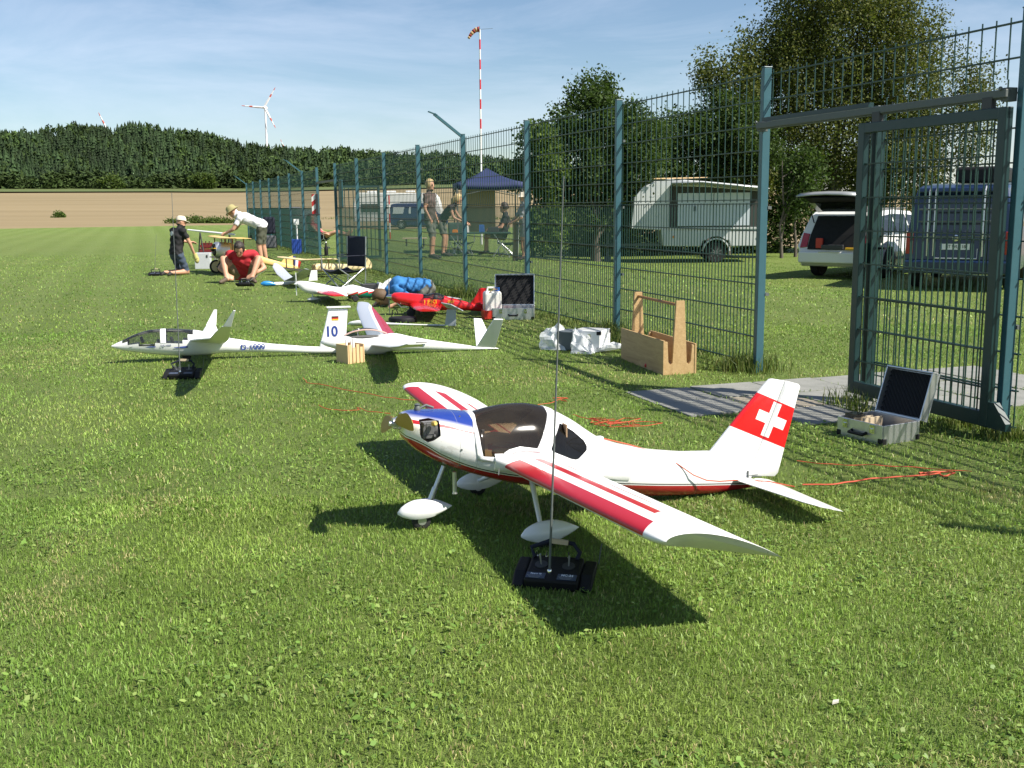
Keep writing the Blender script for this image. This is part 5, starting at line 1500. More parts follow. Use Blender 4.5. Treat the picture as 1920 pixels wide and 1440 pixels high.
mb = MB(); mb.bar((x0 - .07, .0, zf + .02), (x0 - .09, -.42, zf + .04), .05, .012); mb.bar((x0 - .07, 0, zf + .02), (x0 - .05, .42, zf), .05, .012); mb.build('propeller', M_yel, r7)
zu = p7(446, 446).z; xu = x0 + .12; zl = p7(430, 486).z
for nm, zz, hs in (('upper_wing', zu, .98), ('lower_wing', zl, .92)):
    wing_mesh(nm, [((xu + dx, y, zz + abs(y) * .02), (xu + dx + .36 - 2 * dx, y, zz + abs(y) * .02 - .015), .6, y) for y, dx in ((-hs, .04), (-hs + .06, 0), (0, 0), (hs - .06, 0), (hs, .04))], M_cream, r7)
for y in (-.62, .62):
    for dx in (.06, .28):
        mb = MB(); mb.bar((xu + dx, y, zl), (xu + dx, y, zu + .01), .016, .026); mb.build('strut', mat('brown_wood', (.18, .08, .03), .5), r7)
for y in (-.12, .12):
    for dx in (.06, .28):
        mb = MB(); mb.bar((xu + dx, y * .9, zl + .3), (xu + dx, y, zu), .012, .02); mb.build('cabane_strut', MATS['brown_wood'], r7)
for sg in (-1, 1):
    xq = p7(413, 505).x
    mb = MB(); mb.bar((xq + .02, sg * .1, zl + .02), (xq, sg * .24, .1), .016, .03); mb.bar((xq + .16, sg * .1, zl + .02), (xq, sg * .24, .1), .016, .03); mb.build('main_leg', M_cream2, r7)
    mb = MB(); mb.lathe([(.10, -.02), (.125, -.025), (.135, 0), (.125, .025), (.10, .02)], (xq, sg * .28, .135), (0, 1, 0), 24); wh = mb.build('wheel', M_tyre, r7, smooth=True)
    mb = MB(); mb.lathe([(.004, -.034), (.10, -.022), (.10, .022), (.004, .034)], (xq, sg * .28, .135), (0, 1, 0), 20); mb.build('wheel_disc', M_cream2, wh)
mb = MB(); q = p7(405, 500); mb.bar((p7(413, 505).x, -.27, .135), (p7(413, 505).x, .27, .135), .02); mb.build('axle', M_steel, r7)
f = [p7(*q) for q in ((524, 496), (533, 484), (549, 479), (549, 505))]; plate([tuple(p) for p in f], .02, 'fin', M_cream, r7, .004)
f = [p7(*q) for q in ((550, 479), (564, 484), (565, 492), (556, 508), (550, 506))]
for k, (cc, a, b_) in enumerate((((.02, .03, .22), 549.5, 554), ((.75, .75, .72), 554, 559.5), ((.5, .03, .02), 559.5, 565))):
    za = [p7(a, 480 + 4 * k), p7(b_, 481 + 5 * k), p7(b_ - 2 * k, 507 - 2 * k), p7(a - 1 * k, 506)]
    plate([tuple(p) for p in za], .018, 'rudder_band', mat('tricolour_%d' % k, cc, .5), r7)
wing_mesh('tailplane', [((p7(520, 498).x + dx, y, p7(540, 501).z), (p7(520, 498).x + .3, y, p7(540, 501).z - .01), .4, y) for y, dx in ((-.36, .1), (-.2, .02), (.2, .02), (.36, .1))], M_cream, r7)
q = p7(512, 499, -.07); text_mesh('tail_number', '2587', .055, mat('print_dark', (.06, .05, .04), .5), r7, (q.x, -.085, q.z), (R(90), 0, R(3)), .0008)

# ---- ivory biplane lying behind the camp chair
g8 = Pose((-3.95, 19.7), (-2.95, 20.9))
r8 = g8.empty('model_biplane', 'ivory biplane model with rounded rudder behind the camp chair')
top = [(588, 497), (592, 494), (620, 494), (650, 495), (680, 497), (695, 499)]
bot = [(588, 506), (592, 510), (620, 511), (650, 508), (680, 505), (695, 504)]
rows, x0, x1 = body_loft(g8, top, bot, [(0, .06), (.1, .1), (.4, .09), (1, .025)], p=2.6); rows_mesh(rows, 'fuselage', M_cream2, r8)
f = [g8.pt(*q) for q in ((673, 500), (676, 486), (682, 482), (690, 484), (697, 493), (697, 502), (686, 506))]; plate([tuple(p) for p in f], .018, 'rudder', M_cream2, r8, .004)
q = g8.pt(683, 488.5); mb = MB(); mb.box((q.x, -.012, q.z), (.04, .003, .03)); mb.build('red_badge', M_red, r8)
zz = .16
for nm, z_, hs in (('upper_wing', .30, .8), ('lower_wing', .10, .75)):
    wing_mesh(nm, [((.10 + dx, y, z_ + .05 * abs(y)), (.42 - dx, y, z_ + .05 * abs(y) - .02), .7, y) for y, dx in ((-hs, .08), (-hs + .1, .01), (0, 0), (hs - .1, .01), (hs, .08))], M_cream2, r8)
q = g8.pt(590, 505, -.5); text_mesh('wing_lettering', 'XIU', .09, MATS['print_dark'], r8, (.26, -.55, .338), (R(0), 0, R(90)), .001)
for y in (-.5, .5):
    mb = MB(); mb.bar((.16, y, .12), (.16, y, .33), .014, .02); mb.bar((.34, y, .12), (.34, y, .33), .014, .02); mb.build('strut', M_wood, r8)

# ================================================================== PEOPLE
def cloth(name, c, c2=None): return mat(name, c, .85, var=.18, c2=c2, scale=22, bump=.35, bscale=16)
M_hairD = mat('dark_hair', (.035, .026, .02), .6, var=.4, scale=80, bump=.4)
M_hairB = mat('brown_hair', (.11, .065, .03), .6, var=.4, scale=80, bump=.4)
M_hairL = mat('blond_hair', (.48, .36, .17), .6, var=.3, scale=80, bump=.4)
M_eye = mat('eye_dark', (.03, .02, .015), .3)
M_lip = mat('lip', (.36, .13, .10), .5)
def frame_of(fwd, up):
    f = Vector(fwd).normalized(); u = Vector(up); u = (u - f * u.dot(f)).normalized(); l = u.cross(f)
    return Matrix((f, l, u)).transposed()
def person(label, loc, rz, J, looks, head_dir=(1, 0, 0), head_up=(0, 0, 1), hair=None, hat=None, sleeve=.62, short=1.0, vox=.018, scale=1.0, fem=False, hand_curl=.5):
    """J: joints in the person's own frame, x forward, y left, z up.  One continuous skin, grown round the skeleton."""
    root = empty('person', loc, rz, label, 'person')
    J = {k: Vector(v) * scale for k, v in J.items()}
    mb = MB(); bones = []
    def cap(a, b_, ra, rb, key, n=10):
        a, b_ = Vector(a), Vector(b_)
        bones.append((a, b_, key))
        k = 7
        mb.tube([a.lerp(b_, i / k) for i in range(k + 1)], [ra + (rb - ra) * i / k for i in range(k + 1)], n)
        mb.ball(a, ra, 10); mb.ball(b_, rb, 10)
    s = scale
    fw = 0.88 if fem else 1.0
    # trunk: pelvis - belly - chest, built of side by side masses so it is wider than deep
    hipv = (J['hipL'] - J['hipR']) * .5; shv = (J['shL'] - J['shR']) * .5
    belly = J['pelvis'].lerp(J['chest'], .45)
    for k in (-.55, 0, .55):
        cap(J['pelvis'] + hipv * k * .9, belly + hipv * k * .9, .115 * s * fw, .108 * s * fw, 'trunk')
        cap(belly + hipv * k * .9, J['chest'] + shv * k * .62, .108 * s * fw, .118 * s * fw, 'trunk')
    cap(J['chest'], J['neck'], .10 * s, .062 * s, 'trunk')
    for sd in 'LR':
        cap(J['chest'].lerp(J['neck'], .55), J['sh' + sd], .07 * s, .068 * s * fw, 'shoulder')
        cap(J['sh' + sd], J['el' + sd], .058 * s * fw, .042 * s * fw, 'upper_arm')
        cap(J['el' + sd], J['wr' + sd], .041 * s * fw, .028 * s * fw, 'forearm')
        cap(J['pelvis'] + hipv * (.5 if sd == 'L' else -.5), J['hip' + sd], .11 * s, .095 * s, 'pelvis')
        cap(J['hip' + sd], J['kn' + sd], .092 * s, .060 * s, 'thigh')
        k2 = J['kn' + sd].lerp(J['an' + sd], .3)
        cap(J['kn' + sd], k2, .058 * s, .058 * s, 'shin'); cap(k2, J['an' + sd], .058 * s, .036 * s, 'shin')
        ft = (J['to' + sd] - J['an' + sd])
        cap(J['an' + sd], J['an' + sd] + Vector((0, 0, -.02 * s)) - ft.normalized() * .03 * s, .042 * s, .042 * s, 'foot')
        cap(J['an' + sd] + ft * .15, J['to' + sd], .045 * s, .036 * s, 'foot')
    HM = frame_of(head_dir, head_up); hc = J['head']
    cap(J['neck'], hc - HM @ Vector((.01, 0, .06)) * s, .056 * s, .052 * s, 'neck')
    mb.ball(hc + HM @ Vector((-.006, 0, .02)) * s, .1 * s, 14, sc=(1.0, .80, 1.16), rot=HM); bones.append((hc, hc + HM @ Vector((0, 0, .02)), 'head'))
    mb.ball(hc + HM @ Vector((.035, 0, -.065)) * s, .06 * s, 10, sc=(1, .86, 1), rot=HM)      # jaw
    mb.tube([hc + HM @ Vector((.085, 0, .02)) * s, hc + HM @ Vector((.118, 0, -.022)) * s], [.012 * s, .018 * s], 8)   # nose
    for sg in (-1, 1): mb.ball(hc + HM @ Vector((-.005, .083 * sg, -.0)) * s, .026 * s, 8, sc=(.7, .5, 1.2), rot=HM)   # ears
    # hands: palm and five fingers, a little curled
    for sd in 'LR':
        w = J['wr' + sd]; d = (w - J['el' + sd]).normalized(); sg = 1 if sd == 'L' else -1
        ax = Vector(J.get('palm' + sd, (0, -sg * .3, -1)))
        pn = (ax - d * ax.dot(d)); pn = pn.normalized() if pn.length > .05 else d.orthogonal().normalized()
        lat = d.cross(pn).normalized()
        cap(w, w + d * .05 * s, .027 * s, .034 * s, 'hand')
        cap(w + d * .05 * s - lat * .018 * s, w + d * .085 * s - lat * .022 * s, .022 * s, .018 * s, 'hand'); cap(w + d * .05 * s + lat * .018 * s, w + d * .085 * s + lat * .022 * s, .022 * s, .018 * s, 'hand')
        for k, (o_, l_) in enumerate(((-.036, .062), (-.012, .075), (.012, .07), (.034, .055))):
            b0 = w + d * .085 * s + lat * o_ * s; b1 = b0 + (d * .6 + pn * hand_curl * .6).normalized() * l_ * .55 * s; b2 = b1 + (d * .3 + pn * hand_curl * 1.4).normalized() * l_ * .5 * s
            cap(b0, b1, .0105 * s, .0095 * s, 'hand'); cap(b1, b2, .0095 * s, .008 * s, 'hand')
        t0 = w + d * .03 * s - lat * .03 * s * sg; t1 = t0 + (d * .6 - lat * .8 * sg + pn * .3).normalized() * .042 * s; cap(t0, t1, .013 * s, .011 * s, 'hand'); cap(t1, t1 + (d + pn * .4).normalized() * .03 * s, .011 * s, .009 * s, 'hand')
    tmp = mb.build('body_tmp', M_skin)
    rm = tmp.modifiers.new('r', 'REMESH'); rm.mode = 'VOXEL'; rm.voxel_size = vox * s
    sm = tmp.modifiers.new('s', 'SMOOTH'); sm.factor = .5; sm.iterations = 2
    me = bpy.data.meshes.new_from_object(tmp.evaluated_get(bpy.context.evaluated_depsgraph_get()))
    bpy.data.objects.remove(tmp); me.name = 'person_body'
    me.materials.clear()
    order = ['skin', 'top', 'bottom', 'shoe']
    for k in order: me.materials.append(looks[k])
    n = len(me.polygons); C = np.empty(n * 3); me.polygons.foreach_get('center', C); C = C.reshape(-1, 3)
    best = np.full(n, 1e9); who = np.zeros(n, int); tt = np.zeros(n)
    for bi, (a, b_, key) in enumerate(bones):
        a_, ab = np.array(a), np.array(b_ - a); L2 = max(1e-9, ab @ ab)
        t = np.clip(((C - a_) @ ab) / L2, 0, 1); dd = np.linalg.norm(C - (a_ + t[:, None] * ab), axis=1)
        dd = dd - (.03 * s if key in ('trunk',) else .012 * s if key in ('thigh', 'pelvis', 'shoulder', 'head') else 0)
        k = dd < best; best[k] = dd[k]; who[k] = bi; tt[k] = t[k]
    mi = np.zeros(n, int)
    pz = np.array(J['pelvis']); axis_ = np.array(J['chest'] - J['pelvis']); axis_ /= np.linalg.norm(axis_)
    along = (C - pz) @ axis_
    hem = looks.get('hem', -.06) * s
    for bi, (a, b_, key) in enumerate(bones):
        k = who == bi
        if key == 'trunk': mi[k] = np.where(along[k] > hem, 1, 2)
        elif key == 'shoulder': mi[k] = 1
        elif key == 'upper_arm': mi[k] = np.where(tt[k] < sleeve, 1, 0)
        elif key == 'forearm': mi[k] = np.where(tt[k] < sleeve - 1, 1, 0)
        elif key == 'pelvis': mi[k] = np.where(along[k] > hem, 1, 2)
        elif key == 'thigh': mi[k] = np.where(tt[k] < short, 2, 0)
        elif key == 'shin': mi[k] = 2 if short > 1.5 else 0
        elif key == 'foot': mi[k] = 3
    # folds: cloth is pushed in and out in soft creases, skin stays smooth
    nv = len(me.vertices); co = np.empty(nv * 3); me.vertices.foreach_get('co', co); co = co.reshape(-1, 3)
    vn = np.empty(nv * 3); me.vertices.foreach_get('normal', vn); vn = vn.reshape(-1, 3)
    lt = np.empty(n, np.int32); me.polygons.foreach_get('loop_total', lt); lv = np.empty(len(me.loops), np.int32); me.loops.foreach_get('vertex_index', lv)
    isc = np.zeros(nv); np.maximum.at(isc, lv, np.repeat(((mi == 1) | (mi == 2)).astype(float), lt))
    q = co / s; ph = len(label)
    fold = np.sin(q[:, 2] * 46 + np.sin(q[:, 0] * 21 + ph) * 2.2 + np.sin(q[:, 1] * 17) * 2) + .7 * np.sin(q[:, 0] * 58 + q[:, 1] * 37 + np.sin(q[:, 2] * 23 + ph) * 2.5)
    co += vn * ((.007 + .006 * fold) * isc)[:, None] * s
    me.vertices.foreach_set('co', co.ravel())
    me.polygons.foreach_set('material_index', mi.astype(np.int32)); me.polygons.foreach_set('use_smooth', np.ones(n, bool)); me.update()
    body = link('body', me, root)
    for sg in (-1, 1):
        e = MB(); e.ball(hc + HM @ Vector((.086, .034 * sg, .022)) * s, .011 * s, 8); e.build('eye', M_eye, body)
    e = MB(); e.ball(hc + HM @ Vector((.093, 0, -.066)) * s, .02 * s, 8, sc=(.4, 1, .25), rot=HM); e.build('mouth', M_lip, body)
    if hair:
        h = MB(); rows = []
        rnd = random.Random(hash(label) % 999)
        for i in range(8):
            t = i / 7 * (R(112))
            rows.append([hc + HM @ (Vector((-.012, 0, .022)) + Vector((math.cos(a) * math.sin(t) * (1.06 if math.cos(a) < .3 or t < R(62) else .72), math.sin(a) * math.sin(t) * .86, math.cos(t) * 1.2)) * (.108 + rnd.uniform(-.004, .006))) * s for a in [6.2831853 * j / 18 for j in range(18)]])
        h.rings(rows, cap=False); h.rings([[p.lerp(hc, .05) for p in r_] for r_ in reversed(rows)], cap=False); h.build('hair', hair, root, smooth=True)
        if fem:
            h = MB(); h.tube([hc + HM @ Vector((-.06, 0, .03)) * s, hc + HM @ Vector((-.1, 0, -.06)) * s, hc + HM @ Vector((-.09, 0, -.17)) * s], [.08 * s, .075 * s, .05 * s], 12); h.build('long_hair', hair, root, smooth=True)
    if hat:
        kind, hm = hat
        h = MB(); c = hc + HM @ Vector((-.005, 0, .05)) * s
        prof = [(.004, .098), (.06, .093), (.098, .06), (.112, 0)] if kind == 'cap' else [(.004, .095), (.07, .09), (.10, .06), (.114, 0), (.17, -.03), (.168, -.035), (.11, -.005)]
        q = HM @ Matrix(((1, 0, 0), (0, .86, 0), (0, 0, 1)))
        rows = [[c + (q @ Vector((r_ * math.cos(a), r_ * math.sin(a), z))) * s for a in [6.2831853 * j / 20 for j in range(20)]] for r_, z in prof]
        h.rings(rows, cap=False); h.build('hat', hm, root, smooth=True, angle=60)
        if kind == 'cap':
            h = MB(); h.prism([(.07, -.075), (.07, .075), (.15, .062), (.185, .03), (.19, 0), (.185, -.03), (.15, -.062)], -.004, .004, lambda u, v, t: c + (HM @ Vector((u, v, t - .25 * (u - .07)))) * s); h.build('peak', hm, root)
    return root
def STAND(**k):
    J = dict(pelvis=(0, 0, .95), chest=(0, 0, 1.32), neck=(0, 0, 1.50), head=(.02, 0, 1.66), shL=(0, .19, 1.43), shR=(0, -.19, 1.43), elL=(-.03, .25, 1.13), elR=(-.03, -.25, 1.13), wrL=(.06, .26, .89), wrR=(.06, -.26, .89),
             hipL=(0, .095, .90), hipR=(0, -.095, .90), knL=(.02, .11, .50), knR=(.02, -.11, .50), anL=(-.02, .12, .09), anR=(-.02, -.12, .09), toL=(.17, .14, .035), toR=(.17, -.14, .035))
    J.update(k); return J
M_shoe = mat('dark_shoe', (.03, .027, .024), .7, var=.3)
M_sandal = mat('brown_sandal', (.10, .07, .045), .7, var=.3)
C_black = cloth('black_tshirt', (.010, .010, .011)); C_white = cloth('white_tshirt', (.72, .72, .72)); C_red = cloth('red_tshirt', (.42, .018, .028)); C_blue = cloth('blue_tshirt', (.03, .17, .42))
C_jean = cloth('denim_shorts', (.045, .065, .10)); C_olive = cloth('olive_shorts', (.075, .08, .052)); C_khaki = cloth('khaki_shorts', (.30, .22, .13), (.16, .12, .07)); C_brown = cloth('brown_polo', (.085, .058, .05)); C_grey = cloth('grey_shorts', (.13, .14, .115)); C_dark = cloth('dark_top', (.018, .016, .02)); C_check = cloth('check_shirt', (.42, .42, .42), (.10, .12, .16)); C_pink = cloth('pink_top', (.45, .05, .08))
C_hatw = cloth('pale_cap', (.62, .55, .44)); C_hatc = cloth('camouflage_hat', (.46, .40, .18), (.22, .20, .09))

# kneeling, black shirt, pale cap, facing right
k1 = G(333, 516); k1.z = 0
p1 = person('man kneeling in black shirt and pale cap at the left', k1, R(50),
    dict(pelvis=(.0, 0, .50), chest=(.06, 0, .86), neck=(.12, 0, 1.02), head=(.17, 0, 1.14), shL=(.08, .2, .96), shR=(.08, -.2, .96), elL=(.26, .24, .74), elR=(.18, -.26, .70), wrL=(.50, .18, .70), wrR=(.30, -.24, .44),
         hipL=(.0, .1, .47), hipR=(.0, -.1, .47), knL=(.18, .15, .07), knR=(.16, -.13, .07), anL=(-.22, .15, .07), anR=(-.24, -.13, .07), toL=(-.29, .15, .03), toR=(-.30, -.13, .03)),
    dict(skin=M_skin, top=C_black, bottom=C_jean, shoe=M_shoe), head_dir=(1, -.6, -.15), hat=('cap', C_hatw), short=.95, hand_curl=.4, scale=.88)
lo = MB(); lo.cyl((0, 0, 0), .045, .002, (1, 0, 0), 20); o = lo.build('shirt_print', mat('white_print', (.7, .7, .7), .6), p1); o.location = (-.085, -.02, .80); o.rotation_euler = (0, R(6), 0)
gl = MB(); w = Vector((.30, -.24, .44)) * .88; gl.ball(w + Vector((.045, .0, -.10)), .06, 10, sc=(.8, .7, 1.2)); gl.tube([w + Vector((0, 0, .02)), w + Vector((.03, 0, -.07))], [.04, .05], 10); gl.build('glove', mat('yellow_leather', (.5, .45, .16), .7, var=.2), p1, smooth=True)
# bending over the biplane, white shirt and bucket hat, facing left
k2 = D(490, 490, 22.9); k2.z = 0
person('man bending in white shirt and camouflage bucket hat', k2, R(186),
    dict(pelvis=(-.05, 0, .90), chest=(.30, 0, 1.05), neck=(.44, 0, 1.13), head=(.55, 0, 1.19), shL=(.38, .19, 1.06), shR=(.38, -.19, 1.06), elL=(.52, .23, .82), elR=(.52, -.22, .84), wrL=(.72, .14, .72), wrR=(.74, -.10, .74),
         hipL=(-.05, .095, .86), hipR=(-.05, -.095, .86), knL=(.02, .12, .48), knR=(-.04, -.12, .48), anL=(-.03, .13, .09), anR=(-.1, -.13, .09), toL=(.16, .15, .035), toR=(.08, -.15, .035)),
    dict(skin=M_skin, top=C_white, bottom=C_olive, shoe=M_shoe, hem=-.10), head_dir=(.8, 0, -.55), head_up=(.5, 0, .8), hat=('bucket', C_hatc), short=.95)
# sitting on the lawn in red, facing the camera
k3 = G(459, 528); k3.z = 0
person('man sitting on the grass in red shirt looking down', k3, R(-86),
    dict(pelvis=(-.05, 0, .13), chest=(.12, 0, .40), neck=(.24, 0, .53), head=(.35, 0, .57), shL=(.15, .21, .48), shR=(.15, -.21, .48), elL=(.18, .38, .24), elR=(.18, -.38, .24), wrL=(.38, .20, .14), wrR=(.38, -.20, .14),
         hipL=(.0, .12, .12), hipR=(.0, -.12, .12), knL=(.26, .30, .41), knR=(.26, -.30, .41), anL=(.46, .20, .08), anR=(.46, -.22, .08), toL=(.60, .28, .035), toR=(.60, -.30, .035)),
    dict(skin=M_skin, top=C_red, bottom=C_khaki, shoe=M_sandal, hem=-.02), head_dir=(.75, 0, -.75), head_up=(.7, 0, .7), hair=M_hairD, short=.62)
# crouched low behind the red model, blue shirt, head down to the left
k4 = D(797, 560, 13.75); k4.z = 0
person('person in blue shirt crouched head down behind the red model', k4, R(196),
    dict(pelvis=(-.02, 0, .26), chest=(.38, 0, .30), neck=(.53, 0, .22), head=(.62, 0, .13), shL=(.44, .2, .25), shR=(.44, -.2, .27), elL=(.28, .36, .14), elR=(.40, -.33, .12), wrL=(.50, .30, .05), wrR=(.62, -.24, .05),
         hipL=(-.04, .11, .24), hipR=(-.04, -.11, .24), knL=(.16, .15, .08), knR=(.16, -.15, .08), anL=(-.22, .14, .09), anR=(-.22, -.14, .09), toL=(-.34, .14, .05), toR=(-.34, -.14, .05)),
    dict(skin=M_skin, top=C_blue, bottom=C_grey, shoe=M_shoe, hem=-.03), head_dir=(.35, 0, -.93), head_up=(.93, 0, .35), hair=M_hairB, short=.9, sleeve=.8, scale=.90)
# behind the fence
k5 = D(808, 486, 25.7); k5.z = 0
person('tall standing man in brown polo shirt behind the fence', k5, R(-22), STAND(knR=(.10, -.11, .5), anR=(.06, -.12, .09), toR=(.24, -.14, .035), wrR=(.12, -.24, .92), elR=(.0, -.25, 1.14)),
       dict(skin=M_skin, top=C_brown, bottom=C_grey, shoe=M_shoe, hem=-.06), head_dir=(1, -.1, -.1), hair=M_hairL, short=1.0, vox=.022, scale=1.05)
k6 = D(834, 482, 26.8); k6.z = 0
person('blond woman in dark top leaning over the camping table', k6, R(-10), STAND(pelvis=(-.08, 0, .92), chest=(.16, 0, 1.20), neck=(.28, 0, 1.34), head=(.38, 0, 1.45), shL=(.2, .17, 1.27), shR=(.2, -.17, 1.27), elL=(.34, .2, 1.02), elR=(.30, -.2, 1.00), wrL=(.58, .16, .86), wrR=(.58, -.12, .86), hipL=(-.08, .09, .87), hipR=(-.08, -.09, .87)),
       dict(skin=M_skin, top=C_dark, bottom=C_grey, shoe=M_shoe, hem=.0), head_dir=(.9, 0, -.45), head_up=(.45, 0, .9), hair=M_hairL, short=.8, sleeve=.35, vox=.022, scale=.97, fem=True)
SIT = dict(pelvis=(0, 0, .50), chest=(-.08, 0, .86), neck=(-.08, 0, 1.04), head=(-.04, 0, 1.19), shL=(-.08, .19, .96), shR=(-.08, -.19, .96), elL=(.06, .25, .70), elR=(.06, -.25, .70), wrL=(.30, .20, .66), wrR=(.30, -.20, .66),
           hipL=(.0, .1, .47), hipR=(.0, -.1, .47), knL=(.42, .13, .50), knR=(.42, -.13, .50), anL=(.46, .13, .09), anR=(.40, -.13, .09), toL=(.62, .14, .035), toR=(.56, -.14, .035))
k7 = D(943, 478, 27.6); k7.z = 0
person('person in dark clothes sitting in the shade under the canopy', k7, R(186), dict(SIT), dict(skin=M_skin, top=C_dark, bottom=C_grey, shoe=M_shoe), hair=M_hairD, short=.8, vox=.022)
k8 = D(983, 488, 24.7); k8.z = 0
person('person in checked shirt and white hat resting an arm on a wooden post', k8, R(195), STAND(elR=(.16, -.2, 1.14), wrR=(.36, -.1, 1.0), elL=(.14, .2, 1.12), wrL=(.36, .06, 1.0)), dict(skin=M_skin, top=C_check, bottom=C_check, shoe=M_shoe, hem=-.2), hat=('bucket', C_hatw), short=.7, sleeve=.9, vox=.022, scale=.86)
k9 = D(604, 452, 33.0); k9.z = 0
person('woman in pink top lying back on a folding chair behind the fence', k9, R(-12), dict(SIT, pelvis=(0, 0, .36), chest=(-.22, 0, .62), neck=(-.32, 0, .78), head=(-.34, 0, .92), shL=(-.26, .17, .70), shR=(-.26, -.17, .70), elL=(-.05, .24, .5), elR=(-.05, -.24, .5), wrL=(.18, .2, .46), wrR=(.18, -.2, .46), hipL=(.02, .09, .35), hipR=(.02, -.09, .35), knL=(.46, .11, .52), knR=(.46, -.11, .50), anL=(.86, .11, .42), anR=(.86, -.11, .42), toL=(.95, .11, .54), toR=(.95, -.11, .54)),
       dict(skin=M_skin, top=C_pink, bottom=C_dark, shoe=M_skin), hair=M_hairB, short=.35, sleeve=.1, vox=.024, fem=True)

# ================================================================== FURNITURE, CASES, SMALL THINGS
def camp_chair(loc, rz, label, cat='chair', m=M_navy, seat_h=.34, back=.80, cup=False):
    """folding tube chair with canvas seat and back; x forward"""
    t = empty('camp_chair', loc, rz, label, cat)
    W = .25
    def leg(a, b_): mb = MB(); mb.tube([a, b_], .010, 8); mb.build('leg', M_alu, t, smooth=True)
    for sg in (-1, 1):
        leg((.24, sg * W, .0), (-.22, sg * W, seat_h + .0)); leg((-.24, sg * W, .0), (.22, sg * W, seat_h))
        leg((.24, sg * W, .0), (.24, -sg * W * .9, seat_h)) if sg > 0 else leg((-.24, sg * W, .0), (-.24, -sg * W * .9, seat_h))
        mb = MB(); mb.tube([(-.24, sg * W, .0), (-.27, sg * (W + .01), back)], .010, 8); mb.build('back_pole', M_alu, t, smooth=True)
        mb = MB(); mb.tube([(.23, sg * W, seat_h), (.24, sg * (W + .01), seat_h + .20)], .010, 8); mb.build('arm_post', M_alu, t, smooth=True)
        mb = MB(); mb.box((-.01, sg * (W + .01), seat_h + .205), (.52, .05, .012)); mb.build('armrest', m, t, bevel=.004)
    rows = []
    for i in range(9):
        x = -.25 + .5 * i / 8; rows.append([(x, y, seat_h - .055 * (1 - (y / W) ** 2) - .03 * (1 - (x / .25) ** 2) + .02 * (x > .2)) for y in [-W + 2 * W * j / 8 for j in range(9)]])
    mb = MB(); mb.rings(rows, cap=False, closed=False); o = mb.build('seat', m, t, smooth=True); o.modifiers.new('s', 'SOLIDIFY').thickness = .008
    rows = []
    for i in range(9):
        z = seat_h + .02 + (back - seat_h - .02) * i / 8; rows.append([(-.25 - .035 * (1 - (y / W) ** 2) - .02 * i / 8, y, z) for y in [-W + 2 * W * j / 8 for j in range(9)]])
    mb = MB(); mb.rings(rows, cap=False, closed=False); o = mb.build('backrest', m, t, smooth=True); o.modifiers.new('s', 'SOLIDIFY').thickness = .010
    return t
c1 = D(645, 536, 17.0); c1.z = 0
camp_chair(c1, R(222), 'navy blue folding camp chair standing among the model aircraft', seat_h=.30, back=.80)
bt = D(612, 480, 17.05)
tb = empty('beverage_bottle', bt - Vector((0, 0, 0)), 0, 'dark bottle standing in the armrest of the camp chair', 'bottle')
tb.location = (bt.x, bt.y, c1.z + .515)
mb = MB(); mb.lathe([(.03, 0), (.032, .02), (.032, .11), (.014, .15), (.012, .19)], (0, 0, 0), (0, 0, 1), 14); mb.build('bottle_body', M_black, tb, smooth=True)
mb = MB(); mb.cyl((0, 0, .2), .013, .02); mb.build('bottle_cap', M_white, tb)

